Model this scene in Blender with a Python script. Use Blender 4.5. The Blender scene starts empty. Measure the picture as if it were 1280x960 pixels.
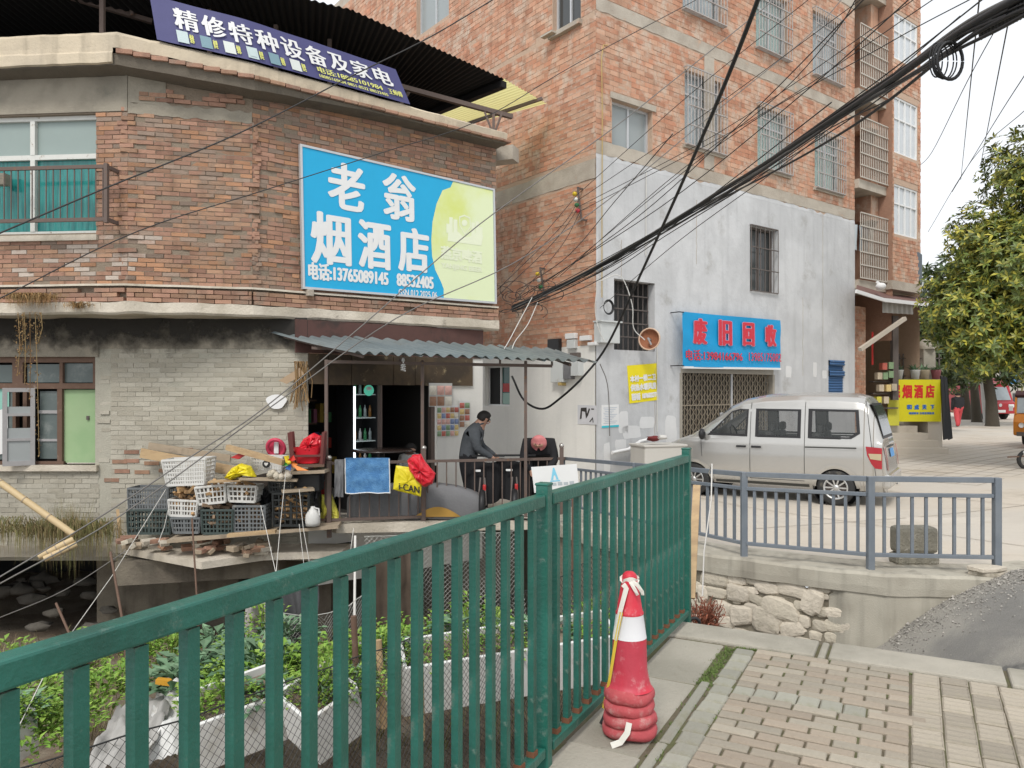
import bpy, bmesh, math, random
from mathutils import Vector, Matrix, noise
random.seed(7)
V = Vector
R = math.radians
scene = bpy.context.scene
C = scene.collection
# ------------------------------------------------------------------ camera
H, HZ, F = 1.55, 490.0, 960.0            # eye height, horizon row, focal length in pixels of the 1280 px photograph
cam_d = bpy.data.cameras.new('camera'); cam = bpy.data.objects.new('camera', cam_d); C.objects.link(cam)
cam.location = (0, 0, H); cam.rotation_euler = (R(90), 0, 0)
cam_d.sensor_width = 36; cam_d.lens = 36 * F / 1280; cam_d.shift_y = 10 / 1280
cam_d.clip_start = 0.05; cam_d.clip_end = 2000
scene.camera = cam
# ------------------------------------------------------------------ overcast sky and soft sun
world = bpy.data.worlds.new('World'); scene.world = world; world.use_nodes = True
wn, wl = world.node_tree.nodes, world.node_tree.links
bg = wn['Background']
sky = wn.new('ShaderNodeTexSky'); sky.sky_type = 'NISHITA'; sky.sun_disc = False
SUN_EL, SUN_AZ = R(50), R(196)           # azimuth measured clockwise from +Y
sky.sun_elevation = SUN_EL; sky.sun_rotation = SUN_AZ; sky.air_density = 1.2; sky.dust_density = 3.0
hsv = wn.new('ShaderNodeHueSaturation'); hsv.inputs['Saturation'].default_value = 0.25
mixw = wn.new('ShaderNodeMix'); mixw.data_type = 'RGBA'; mixw.inputs[0].default_value = 0.72
mixw.inputs[7].default_value = (9.3, 9.6, 10.0, 1)
wl.new(sky.outputs[0], hsv.inputs['Color']); wl.new(hsv.outputs[0], mixw.inputs[6]); wl.new(mixw.outputs[2], bg.inputs['Color'])
bg.inputs['Strength'].default_value = 0.105
sd = bpy.data.lights.new('sun', 'SUN'); sd.energy = 1.5; sd.angle = R(14); sd.color = (1, .96, .9)
sun = bpy.data.objects.new('sun', sd); C.objects.link(sun)
sdir = V((math.sin(SUN_AZ) * math.cos(SUN_EL), math.cos(SUN_AZ) * math.cos(SUN_EL), math.sin(SUN_EL)))
sun.rotation_euler = sdir.to_track_quat('Z', 'Y').to_euler(); sun.location = sdir * 60
vs = scene.view_settings; vs.view_transform = 'Standard'; vs.look = 'None'; vs.exposure = 0.36; vs.gamma = 1; vs.use_curve_mapping = False
scene.cycles.max_bounces = 6; scene.cycles.transparent_max_bounces = 12

# ------------------------------------------------------------------ geometry helpers
def P(u, v, Y): return V(((u - 640) / F * Y, Y, H - (v - HZ) / F * Y))
def G(u, v, z=0.0):
    Y = F * (H - z) / (v - HZ); return V(((u - 640) / F * Y, Y, z))
Z = V((0, 0, 1)); X = V((1, 0, 0)); YA = V((0, 1, 0))
def frame(d, up=Z):
    d = d.normalized(); s = d.cross(up)
    if s.length < 1e-4: s = d.cross(X)
    s.normalize(); return d, s, s.cross(d).normalized()
class MB:
    def __init__(s): s.v, s.f, s.sm = [], [], []
    def add(s, vs, fs, sm=False):
        n = len(s.v); s.v += [tuple(p) for p in vs]; s.f += [[i + n for i in f] for f in fs]; s.sm += [sm] * len(fs); return s
    def quad(s, a, b, c, d): return s.add([a, b, c, d], [[0, 1, 2, 3]])
    def hexa(s, p):      # 4 bottom, 4 top
        return s.add(p, [[3, 2, 1, 0], [4, 5, 6, 7], [0, 1, 5, 4], [1, 2, 6, 5], [2, 3, 7, 6], [3, 0, 4, 7]])
    def box(s, c, d, rz=0.0, M=None):
        c = V(c); x, y, z = d[0] / 2, d[1] / 2, d[2] / 2
        p = [V(q) for q in ((-x, -y, -z), (x, -y, -z), (x, y, -z), (-x, y, -z), (-x, -y, z), (x, -y, z), (x, y, z), (-x, y, z))]
        m = M if M is not None else Matrix.Rotation(rz, 3, 'Z')
        return s.hexa([c + m @ q for q in p])
    def bar(s, p, q, w, h=None, up=Z):
        p, q = V(p), V(q); h = w if h is None else h
        d, a, b = frame(q - p, up); a = a * w / 2; b = b * h / 2
        return s.hexa([p - a - b, p + a - b, q + a - b, q - a - b, p - a + b, p + a + b, q + a + b, q - a + b])
    def tube(s, pts, r, n=6, cap=True, sm=True):
        pts = [V(p) for p in pts]; m = len(pts); rr = r if isinstance(r, (list, tuple)) else [r] * m
        vs, fs = [], []; ref = None
        for i, p in enumerate(pts):
            d = (pts[min(i + 1, m - 1)] - pts[max(i - 1, 0)])
            if d.length < 1e-9: d = Z.copy()
            d.normalize()
            a = ref if ref is not None else (X if abs(d.z) > .9 else Z)
            a = a - d * a.dot(d)
            if a.length < 1e-5: a = d.orthogonal()
            a.normalize(); ref = a; b = d.cross(a)
            for k in range(n):
                t = 2 * math.pi * k / n; vs.append(p + (a * math.cos(t) + b * math.sin(t)) * rr[i])
        for i in range(m - 1):
            for k in range(n): fs.append([i * n + k, i * n + (k + 1) % n, (i + 1) * n + (k + 1) % n, (i + 1) * n + k])
        s.add(vs, fs, sm)
        if cap: s.add(vs[:n], [list(range(n))[::-1]]); s.add(vs[-n:], [list(range(n))])
        return s
    def prism(s, poly, vec):
        poly = [V(p) for p in poly]; n = len(poly); vec = V(vec)
        fs = [list(range(n))[::-1], [n + i for i in range(n)]] + [[i, (i + 1) % n, n + (i + 1) % n, n + i] for i in range(n)]
        return s.add(poly + [p + vec for p in poly], fs)
    def lathe(s, prof, c=(0, 0, 0), n=20, M=None, sm=True):
        c = V(c); m = M if M is not None else Matrix.Identity(3); vs, fs = [], []
        for r, z in prof:
            for k in range(n):
                t = 2 * math.pi * k / n; vs.append(c + m @ V((r * math.cos(t), r * math.sin(t), z)))
        for i in range(len(prof) - 1):
            for k in range(n): fs.append([i * n + k, i * n + (k + 1) % n, (i + 1) * n + (k + 1) % n, (i + 1) * n + k])
        return s.add(vs, fs, sm)
    def grid(s, fn, nu, nv, sm=True):
        vs = [fn(i / nu, j / nv) for j in range(nv + 1) for i in range(nu + 1)]; w = nu + 1
        return s.add(vs, [[j * w + i, j * w + i + 1, (j + 1) * w + i + 1, (j + 1) * w + i] for j in range(nv) for i in range(nu)], sm)
    def ball(s, c, r, nu=10, nv=6, jit=0.0, seed=0):
        c = V(c); r = V((r, r, r)) if not hasattr(r, '__len__') else V(r)
        def fn(a, b):
            t, p = 2 * math.pi * (a % 1.0), math.pi * (b - .5)
            d = V((math.cos(p) * math.cos(t), math.cos(p) * math.sin(t), math.sin(p)))
            k = 1 + jit * noise.noise(d * 1.7 + V((seed, seed * .7, 0)))
            return c + V((d.x * r.x, d.y * r.y, d.z * r.z)) * k
        return s.grid(fn, nu, nv)
    def mesh(s, name, m):
        me = bpy.data.meshes.new(name); me.from_pydata(s.v, [], s.f)
        if any(s.sm): me.polygons.foreach_set('use_smooth', s.sm)
        if m is not None: me.materials.append(m)
        me.update(); return me
    def build(s, name, m, parent=None, bev=0, kind=None, label=None):
        o = bpy.data.objects.new(name, s.mesh(name, m)); C.objects.link(o); attach(o, parent)
        if bev: b = o.modifiers.new('bevel', 'BEVEL'); b.width = bev; b.segments = 2; b.limit_method = 'ANGLE'; b.angle_limit = R(40)
        if kind: o['kind'] = kind
        if label: o['label'] = label
        return o
WT = {}                                   # translation of a parent, for children given in world coordinates
def attach(o, parent):
    if parent is not None:
        o.parent = parent; o.location = -WT.get(parent.name, V((0, 0, 0)))
def inst(name, me, M, parent=None):        # an object of its own that shares a mesh; M is its world matrix
    o = bpy.data.objects.new(name, me); C.objects.link(o); o.parent = parent
    if parent is not None: M = Matrix.Translation(-WT.get(parent.name, V((0, 0, 0)))) @ M
    o.matrix_local = M; return o
def tag(o, label=None, cat=None, group=None, kind=None):
    if label: o['label'] = label
    if cat: o['category'] = cat
    if group: o['group'] = group
    if kind: o['kind'] = kind
    return o
def thing(name, label, cat, loc=(0, 0, 0), group=None):
    o = bpy.data.objects.new(name, None); C.objects.link(o); o.location = loc; o.empty_display_size = .1
    WT[o.name] = V(loc); return tag(o, label, cat, group)
def struct(name, mb, m): return tag(mb.build(name, m), kind='structure')
def copy_tree(o, parent=None):
    c = o.copy(); C.objects.link(c); c.parent = parent
    for ch in list(o.children): copy_tree(ch, c)
    return c
class Wall:                                # a vertical plane, left end A, right end B as seen from the camera
    def __init__(s, A, B):
        s.A = V((A[0], A[1], 0)); d = V((B[0], B[1], 0)) - s.A; s.L = d.length; s.t = d / s.L; s.n = V((s.t.y, -s.t.x, 0))
    def pt(s, a, z, o=0.0): return s.A + s.t * a + s.n * o + Z * z
    def pix(s, u, v, o=0.0):
        k = (u - 640) / F; b = s.A + s.n * o
        a = (k * b.y - b.x) / (s.t.x - k * s.t.y); y = b.y + s.t.y * a
        return a, H - (v - HZ) / F * y
    def rect(s, u0, v0, v1, u1, o=0.0):    # left edge u0 from v0 to v1, right edge at u1
        a0, z1 = s.pix(u0, v0, o); _, z0 = s.pix(u0, v1, o); a1, _ = s.pix(u1, v0, o); return a0, a1, z0, z1
    def box(s, mb, a0, a1, z0, z1, o0, o1):
        return mb.hexa([s.pt(a0, z0, o1), s.pt(a1, z0, o1), s.pt(a1, z0, o0), s.pt(a0, z0, o0), s.pt(a0, z1, o1), s.pt(a1, z1, o1), s.pt(a1, z1, o0), s.pt(a0, z1, o0)])
    def M(s, a, z, o=0.0):                 # local x along the wall, y out of it, z up
        m = Matrix((s.t, s.n, Z)).transposed().to_4x4(); m.translation = s.pt(a, z, o); return m
    def panel(s, mb, a0, a1, z0, z1, holes=(), o=0.0, depth=0.0, step=None):
        As = sorted({a0, a1} | {min(max(h[i], a0), a1) for h in holes for i in (0, 1)})
        Zs = sorted({z0, z1} | {min(max(h[i], z0), z1) for h in holes for i in (2, 3)})
        for i in range(len(As) - 1):
            for j in range(len(Zs) - 1):
                ca, cz = (As[i] + As[i + 1]) / 2, (Zs[j] + Zs[j + 1]) / 2
                if As[i + 1] - As[i] < 1e-5 or Zs[j + 1] - Zs[j] < 1e-5: continue
                if any(h[0] < ca < h[1] and h[2] < cz < h[3] for h in holes): continue
                mb.quad(s.pt(As[i], Zs[j], o), s.pt(As[i + 1], Zs[j], o), s.pt(As[i + 1], Zs[j + 1], o), s.pt(As[i], Zs[j + 1], o))
        if depth:
            for h in holes:
                x0, x1, y0, y1 = h[:4]; q = [(x0, y0), (x1, y0), (x1, y1), (x0, y1)]
                for k in range(4):
                    (p, r), (p2, r2) = q[k], q[(k + 1) % 4]
                    mb.quad(s.pt(p, r, o), s.pt(p2, r2, o), s.pt(p2, r2, o - depth), s.pt(p, r, o - depth))
        return mb

def offs(pts, d):                            # polyline pushed outwards, mitred
    out = []
    for i, p in enumerate(pts):
        ns = [Wall(pts[j], pts[j + 1]).n for j in (i - 1, i) if 0 <= j < len(pts) - 1]
        n = sum(ns, V((0, 0, 0))); n = n / n.length; k = d / n.dot(ns[0]); out.append((p[0] + n.x * k, p[1] + n.y * k))
    return out
def band(mb, pts, prof, step=.15, jit=0.0, sc=4, end=True, zmap=None):
    """sweep a (offset, z) section along the polyline"""
    rows = []
    for i in range(len(pts) - 1):
        L = Wall(pts[i], pts[i + 1]).L; n = max(1, int(L / step))
        rows += [(i, k / n) for k in range(n + (1 if i == len(pts) - 2 else 0))]
    offp = [offs(pts, o) for o, _ in prof]; vs = []
    for i, t in rows:
        for k, (o, z) in enumerate(prof):
            p, q = V((*offp[k][i], z)), V((*offp[k][i + 1], z)); c = p.lerp(q, t)
            if zmap: c.z = zmap(i, t, c.z)
            j = noise.noise_vector(c * sc) * jit; vs.append(c + j)
    m = len(prof); mb.add(vs, [[a * m + k, (a + 1) * m + k, (a + 1) * m + k + 1, a * m + k + 1] for a in range(len(rows) - 1) for k in range(m - 1)])
    if end: mb.add(vs[-m:], [list(range(m))])
# ------------------------------------------------------------------ materials
MATS = {}
def lin(c): return tuple((x / 255 / 12.92) if x / 255 <= .04045 else ((x / 255 + .055) / 1.055) ** 2.4 for x in c)
def mat(name, col, rough=.8, var=.12, scale=6.0, col2=None, c2=.5, c2scale=2.0, bump=0.0, bscale=40.0, spec=.4, metal=0.0, islands=0.0,
        streak=0.0, emit=0.0, alpha=1.0, trans=0.0, dirt=None, dscale=1.5, dlo=.5, dhi=.7, hue=0.0, stretch=(1, 1, 1)):
    """colour with two noise layers, optional second colour in patches, per-piece variation, vertical streaks and fine relief"""
    m = bpy.data.materials.new(name); m.use_nodes = True; nt = m.node_tree; N, L = nt.nodes, nt.links
    b = N['Principled BSDF']; b.inputs['Roughness'].default_value = rough; b.inputs['Metallic'].default_value = metal
    b.inputs['Specular IOR Level'].default_value = spec
    tc = N.new('ShaderNodeTexCoord')
    mp = N.new('ShaderNodeMapping'); mp.inputs['Scale'].default_value = stretch; L.new(tc.outputs['Object'], mp.inputs[0])
    def nz(sc, det=4, r=.6):
        n = N.new('ShaderNodeTexNoise'); n.inputs['Scale'].default_value = sc; n.inputs['Detail'].default_value = det; n.inputs['Roughness'].default_value = r
        L.new(mp.outputs[0], n.inputs['Vector']); return n.outputs['Fac']
    def ramp(x, lo, hi):
        r = N.new('ShaderNodeMapRange'); r.inputs[1].default_value = lo; r.inputs[2].default_value = hi; r.interpolation_type = 'SMOOTHSTEP'; L.new(x, r.inputs[0]); return r.outputs[0]
    def mix(f, a, bb, bl='MIX'):
        x = N.new('ShaderNodeMix'); x.data_type = 'RGBA'; x.blend_type = bl
        for sock, val in ((x.inputs[0], f), (x.inputs[6], a), (x.inputs[7], bb)):
            if isinstance(val, (int, float)): sock.default_value = val
            elif isinstance(val, tuple): sock.default_value = (*val, 1)
            else: L.new(val, sock)
        return x.outputs[2]
    def math_(op, a, c):
        x = N.new('ShaderNodeMath'); x.operation = op
        for sock, val in zip(x.inputs, (a, c)):
            if isinstance(val, (int, float)): sock.default_value = val
            else: L.new(val, sock)
        return x.outputs[0]
    out = tuple(col)
    rnd = None
    if islands:
        ge = N.new('ShaderNodeNewGeometry'); oi = N.new('ShaderNodeObjectInfo')
        rnd = math_('FRACT', math_('ADD', ge.outputs['Random Per Island'], oi.outputs['Random']), 0.0)
    if col2 is not None:
        f = ramp(nz(c2scale, 5), c2 - .12, c2 + .12)
        if rnd is not None: f = ramp(math_('ADD', math_('MULTIPLY', nz(c2scale, 3), .5), math_('MULTIPLY', rnd, .5)), c2 - .15, c2 + .15)
        out = mix(f, out, tuple(col2))
    v = math_('ADD', 1 - var, math_('MULTIPLY', nz(scale, 6, .65), 2 * var))
    if rnd is not None:
        r2 = math_('FRACT', math_('MULTIPLY', rnd, 17.31), 0.0)
        v = math_('MULTIPLY', v, math_('ADD', 1 - islands, math_('MULTIPLY', r2, 2 * islands)))
    if streak:
        mp2 = N.new('ShaderNodeMapping'); mp2.inputs['Scale'].default_value = (5, 5, .35); L.new(tc.outputs['Object'], mp2.inputs[0])
        n2 = N.new('ShaderNodeTexNoise'); n2.inputs['Scale'].default_value = 1.2; n2.inputs['Detail'].default_value = 6; L.new(mp2.outputs[0], n2.inputs['Vector'])
        v = math_('MULTIPLY', v, math_('SUBTRACT', 1.0, math_('MULTIPLY', ramp(n2.outputs['Fac'], .48, .72), streak)))
    sc_ = N.new('ShaderNodeVectorMath'); sc_.operation = 'SCALE'
    if isinstance(out, tuple): sc_.inputs[0].default_value = out
    else: L.new(out, sc_.inputs[0])
    L.new(v, sc_.inputs['Scale']); out = sc_.outputs[0]
    if dirt is not None: out = mix(ramp(nz(dscale, 7, .68), dlo, dhi), out, tuple(dirt))
    L.new(out, b.inputs['Base Color'])
    if bump:
        bp = N.new('ShaderNodeBump'); bp.inputs['Strength'].default_value = bump; bp.inputs['Distance'].default_value = .02
        L.new(nz(bscale, 6, .6), bp.inputs['Height']); L.new(bp.outputs[0], b.inputs['Normal'])
    if emit: L.new(out, b.inputs['Emission Color']); b.inputs['Emission Strength'].default_value = emit
    if trans: b.inputs['Transmission Weight'].default_value = trans
    if alpha < 1: b.inputs['Alpha'].default_value = alpha
    MATS[name] = m; return m
def flat(name, rgb, rough=.6, var=.06, **k): return mat(name, lin(rgb), rough, var, **k)
def K(name, col, rough=.5, **k): return MATS.get(name) or mat(name, col, rough, **k)

# ------------------------------------------------------------------ lettering
GLY = {}
def glyphs(s, size=1.0):
    if s in GLY: return GLY[s]
    c = bpy.data.curves.new('lettering', 'FONT'); c.body = s; c.size = 1.0; c.resolution_u = 3
    o = bpy.data.objects.new('lettering', c); C.objects.link(o); bpy.context.view_layer.update()
    dg = bpy.context.evaluated_depsgraph_get(); me = bpy.data.meshes.new_from_object(o.evaluated_get(dg))
    vs = [v.co.copy() for v in me.vertices]; fs = [list(p.vertices) for p in me.polygons]
    bpy.data.objects.remove(o); bpy.data.meshes.remove(me)
    x0, x1 = min(v.x for v in vs), max(v.x for v in vs); y0, y1 = min(v.y for v in vs), max(v.y for v in vs)
    GLY[s] = ([((v.x - x0) / (x1 - x0), (v.y - y0) / (y1 - y0)) for v in vs], fs); return GLY[s]
def letters(mb, s, fn, x0, x1, y0, y1, bold=0.0, lift=0.004):
    """text s filling the box x0..x1, y0..y1 of a sign; fn(x, y, lift) gives the place in the world; bold thickens strokes"""
    vs, fs = glyphs(s); offs = [(0, 0)]
    if bold: offs += [(math.cos(k * math.pi / 4) * bold, math.sin(k * math.pi / 4) * bold) for k in range(8)]
    x0, x1, y0, y1 = x0 + bold, x1 - bold, y0 + bold, y1 - bold
    for k, (ox, oy) in enumerate(offs):
        mb.add([fn(x0 + a * (x1 - x0) + ox, y0 + b * (y1 - y0) + oy, lift + k * .0003) for a, b in vs], fs)
    return mb
# ================================================================== MATERIALS OF THE SETTING
M_conc = mat('concrete', (.40, .37, .31), .9, .16, 5, col2=(.30, .28, .23), c2=.5, c2scale=1.3, bump=.5, bscale=60, dirt=(.20, .18, .13), dscale=1.8, dlo=.6, dhi=.78)
M_lot = mat('pale_concrete', (.53, .485, .42), .9, .08, 3, col2=(.54, .48, .40), c2=.5, c2scale=.35, bump=.3, bscale=45, dirt=(.40, .35, .28), dscale=.7, dlo=.52, dhi=.74)
M_asph = mat('asphalt', (.28, .27, .25), .95, .5, 140, col2=(.42, .395, .35), c2=.50, c2scale=1.1, bump=1.0, bscale=160, dirt=(.17, .168, .16), dscale=.9, dlo=.56, dhi=.66)
M_soil = mat('soil', (.16, .12, .085), .95, .3, 9, col2=(.24, .20, .15), c2=.5, c2scale=2, bump=1, bscale=25)
M_pave = mat('paver_pink', (.36, .30, .235), .88, .16, 14, col2=(.37, .33, .265), c2=.5, c2scale=1.2, bump=.5, bscale=110, islands=.14, dirt=(.27, .235, .18), dscale=2.0, dlo=.50, dhi=.76)
M_paveg = mat('paver_grey', (.34, .33, .275), .88, .12, 14, bump=.5, bscale=110, islands=.14, dirt=(.26, .25, .17), dscale=2.6, dlo=.52, dhi=.72)
M_paver = mat('paver_ribbed', (.37, .325, .26), .88, .14, 16, bump=.5, bscale=90, islands=.2, dirt=(.30, .27, .19), dscale=2.2, dlo=.54, dhi=.74)
M_joint = mat('joint_soil', (.15, .125, .085), .95, .25, 30, col2=(.13, .14, .06), c2=.54, c2scale=5, bump=.8, bscale=80)
M_green = mat('green_paint', (.010, .108, .078), .36, .20, 9, col2=(.018, .145, .110), c2=.55, c2scale=2.2, spec=.55, dirt=(.12, .19, .155), dscale=16, dlo=.57, dhi=.72, bump=.2, bscale=70, streak=.28)
M_rust = mat('rust', (.17, .07, .035), .9, .3, 30)
M_fence = mat('grey_blue_paint', (.155, .178, .205), .5, .16, 8, col2=(.19, .21, .23), c2=.55, c2scale=2.5, dirt=(.22, .20, .18), dscale=9, dlo=.66, dhi=.8)
M_stone = mat('field_stone', (.56, .50, .41), .9, .16, 8, col2=(.50, .45, .36), c2=.52, c2scale=6, bump=.8, bscale=28, islands=.16, dirt=(.25, .22, .16), dscale=5, dlo=.58, dhi=.74)
M_mort = mat('wall_mortar', (.21, .185, .14), .95, .25, 12, bump=.9, bscale=30)
M_grassm = mat('grass_blades', (.13, .19, .05), .8, .3, 20, islands=.3)
# ================================================================== GROUND
def hz(x, y):
    if y < 13: z = -.13 - .27 * min(max((y - 7.2) / 5.8, 0), 1)
    elif y < 16: z = -.40
    else: z = -.40 + .30 * min((y - 16) / 12, 1)
    k = min(max((x - 6.5) / 6, 0), 1)          # rises a little to the right, towards the street
    return z * (1 - .55 * k * (1 if y < 28 else 0))
LX = [(6.95, 4.62), (7.09, 3.46), (7.52, 2.84), (8.31, 2.01), (9.7, 1.23), (11.4, .45), (11.45, -3.2), (13.6, -4), (17, -6), (24, -20), (80, -160), (900, -700)]
def lx(y):
    for (y0, x0), (y1, x1) in zip(LX, LX[1:]):
        if y0 <= y <= y1: return x0 + (x1 - x0) * (y - y0) / max(y1 - y0, 1e-6)
    return LX[-1][1]
ys = [6.95, 7.09, 7.52, 8.31, 9, 9.7, 10.5, 11.4, 11.45, 12.2, 13, 13.6, 15, 17, 20, 24, 28, 34, 44, 80, 160, 400, 900]
lot = MB(); nx = 26; xmax = 40
for y in ys:
    a = lx(y); b = 40 if y < 44 else 40 + y
    for i in range(nx + 1):
        t = i / nx; x = a + (b - a) * (t ** 1.6); lot.v.append((x, y, hz(x, y)))
for j in range(len(ys) - 1):
    for i in range(nx):
        q = j * (nx + 1) + i; lot.f.append([q, q + 1, q + nx + 2, q + nx + 1]); lot.sm.append(True)
struct('lot_ground', lot, M_lot)
# joints of the tiled walk in front of the steps and along the street, filled with dark sand
jt = MB(); ja, jb = V((.793, .609, 0)), V((-.609, .793, 0)); jo = V((9.2, 15.2, 0))
def jline(p, q, w):
    n = max(1, int((q - p).length / 1.5)); s = (q - p).normalized().cross(Z) * w / 2
    for k in range(n):
        a_, b_ = p.lerp(q, k / n), p.lerp(q, (k + 1) / n); jt.add([V((c.x, c.y, hz(c.x, c.y) + .006)) for c in (a_ - s, a_ + s, b_ + s, b_ - s)], [[0, 1, 2, 3]])
for k in range(26): jline(jo + ja * (k * .55), jo + ja * (k * .55) + jb * 5.2, .022)
for k in range(14): jline(jo + jb * (k * .4), jo + jb * (k * .4) + ja * 14, .022)
jline(V((3.2, 10.2, 0)), V((11, 13.8, 0)), .02); jline(V((6.2, 7.8, 0)), V((3.4, 14.2, 0)), .02); jline(V((10.5, 8.5, 0)), V((7.2, 15, 0)), .02)
struct('pavement_joints', jt, mat('sand_joint', (.36, .31, .25), .95, .2, 9))
def dz(x, y): return .012 * noise.noise(V((x * .8, y * .8, 0)))
# asphalt lane running down to the ditch between the pavement and the lot
def asz(x, y):
    k = max(0, 4.62 - x - .15 * (6.9 - y))
    return -.05 - .62 * k * min(1, .35 + k * .5) + .025 * noise.noise(V((x * 1.5, y * 1.5, 3))) * min(1, k + .2)
a = MB(); a.grid(lambda u, v: V((1.2 + u ** 1.5 * 38, 2.2 + v * 5.3, asz(1.2 + u ** 1.5 * 38, 2.2 + v * 5.3) - (.0 if u < .9 else 0))), 120, 40)
a.v = [(x, y, z - (.5 if y > 7.02 and x > 4.4 else 0)) for x, y, z in a.v]
struct('asphalt_lane', a, M_asph)
g = MB()
for k in range(2600):                        # loose chippings along the foot of the wall
    t = random.random(); x = 2.9 + 1.9 * t + random.gauss(0, .12); y = 7.25 - .22 * t * 1.5 - abs(random.gauss(0, .30))
    if x > 4.95: continue
    r = random.uniform(.004, .013) * (2.2 if k % 40 == 0 else 1); c = V((x, y, asz(x, y) + r * .3)); d = [V((random.uniform(.6, 1), 0, 0)), V((0, random.uniform(.6, 1), 0)), V((0, 0, random.uniform(.5, .9)))]
    g.add([c + d[0] * r, c - d[0] * r, c + d[1] * r, c - d[1] * r, c + d[2] * r, c - d[2] * r], [[0, 2, 4], [2, 1, 4], [1, 3, 4], [3, 0, 4], [2, 0, 5], [1, 2, 5], [3, 1, 5], [0, 3, 5]])
tag(g.build('gravel', mat('gravel', (.32, .30, .27), .95, .2, 10, islands=.5)), 'dark loose gravel strewn along the foot of the concrete wall', 'gravel', kind='stuff')
# bed of the ditch
d = MB(); d.grid(lambda u, v: V((-16 + 21 * u, -2 + 26 * v, -2.35 + .22 * noise.noise(V((u * 9, v * 9, 1))) + .06 * noise.noise(V((u * 60, v * 60, 1))) + .35 * max(0, v - .55))), 90, 90)
struct('ditch_ground', d, M_soil)
# ================================================================== PAVEMENT beside the railing (axes: r along, p across)
E0 = V((1.174, 5.17, 0)); rv = V((.4667, .8844, 0)); pv = V((.8844, -.4667, 0))
def S(p, r, z=0.0): return E0 + pv * p + rv * r + Z * z
b = MB(); b.prism([S(-.06, -.04), S(40, -.04), S(40, -14), S(-.06, -7.5)], (0, 0, -.35)); b.v = [(x, y, z - .007) for x, y, z in b.v]
PAVE = struct('pavement', b, M_joint)
sl = MB(); sl.prism([S(-.08, -.5), S(-.0, -.5), S(-.0, -7.5), S(-.08, -7.5)], (0, 0, -2.6)); sl.prism([S(-.08, -.5), S(-.06, -.05), S(3.4, -.05), S(3.4, -.3), S(-.0, -.5)], (0, 0, -2.6))
sl.v = [(x, y, z - .02) for x, y, z in sl.v]; struct('pavement_edge_wall', sl, M_conc)
def paver_mesh(name, l, w, m, top=.004, ch=.006, dep=.05, ribs=0):
    mb = MB(); x, y = l / 2, w / 2
    vs = [(-x, -y, -dep), (x, -y, -dep), (x, y, -dep), (-x, y, -dep), (-x, -y, top - ch), (x, -y, top - ch), (x, y, top - ch), (-x, y, top - ch),
          (-x + ch, -y + ch, top), (x - ch, -y + ch, top), (x - ch, y - ch, top), (-x + ch, y - ch, top)]
    fs = [[i, (i + 1) % 4, 4 + (i + 1) % 4, 4 + i] for i in range(4)] + [[4 + i, 4 + (i + 1) % 4, 8 + (i + 1) % 4, 8 + i] for i in range(4)]
    if ribs:
        n0 = 8; vs = vs[:8]; fs = fs[:4]; pts = []
        for k in range(2 * ribs + 1):
            t = -y + ch + (w - 2 * ch) * k / (2 * ribs); zz = top - (.004 if k % 2 else 0)
            vs += [(-x + ch, t, zz), (x - ch, t, zz)]
        for k in range(2 * ribs): fs.append([8 + 2 * k, 9 + 2 * k, 11 + 2 * k, 10 + 2 * k])
        last = 8 + 4 * ribs
        fs += [[4, 5, 9, 8], [6, 7, last, last + 1], [5, 6, last + 1, 9], [7, 4, 8, last]]
    else: fs.append([8, 9, 10, 11])
    mb.add(vs, fs); return mb.mesh(name, m)
FR = Matrix((pv, rv, Z)).transposed().to_4x4()
def lay(name, me, p, r, rot=0.0, z=0.0):
    M = Matrix.Translation(S(p, r, z + .010 * noise.noise(V((p * 2.3, r * 2.3, 0))) + random.uniform(-.003, .003))) @ FR @ Matrix.Rotation(rot + random.gauss(0, .012), 4, 'Z') @ Matrix.Rotation(random.gauss(0, .008), 4, 'X')
    return inst(name, me, M, PAVE)
def kerb_r(p): return -.335          # near side of the edging slabs
big = [paver_mesh('slab', .335, .92, M_conc, .004, .008), paver_mesh('slab', .335, .70, M_conc, .004, .008)]
r = -.36
for k in range(7): h = .40 if False else (.92 if k % 2 else .70); lay('slab', big[0 if k % 2 else 1], .163, r - h / 2, 0); r -= h + .010
esm = paver_mesh('edge_strip', .048, .78, M_paveg, .006, .008)
for k in range(5): lay('edge_strip', esm, .378 + .006 * (k % 2), -1.40 - .8 * k, .01)
sq = paver_mesh('paver', .108, .118, M_paveg, .004, .010)
for k in range(26): lay('paver', sq, .459 + .018 * min(1, k / 12) + .006 * math.sin(k * 1.3), -.44 - k * .1265, random.gauss(0, .03))
bl = [paver_mesh('brick', .195, .065, M_pave, .005, .006), paver_mesh('brick', .092, .065, M_pave, .005, .006)]
gsq = paver_mesh('paver', .100, .118, M_paveg, .004, .008)
row = 0; r = -.375
while r > -3.3:
    x = .520 + .012 * min(1, row / 20); hi = 1.345
    if row == 8:                               # one course of square grey blocks
        for k in range(6): lay('paver', gsq, x + .052 + k * .1055, r - .021)
        for q in (0, 1): lay('brick', bl[q], x + .635 + (.102 if q == 0 else .048), r + (.0 if q else -.041)); lay('brick', bl[1 - q], x + .635 + (.155 if q else .048 + .0), r + (.0 if q else -.041)) if q else lay('brick', bl[1], x + .76, r)
        r -= .122; row += 1; continue
    if row % 2: lay('brick', bl[1], x + .049, r); x += .1025
    while x + .09 < hi:
        if x + .200 <= hi + .02: lay('brick', bl[0], x + .100, r); x += .2055
        else: lay('brick', bl[1], x + .049, r); x += .1025
    r -= .0802; row += 1
rb = [paver_mesh('paving_block', .128, .180, M_paver, .004, .007, ribs=3), paver_mesh('paving_block', .128, .092, M_paver, .004, .007, ribs=2)]
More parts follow.
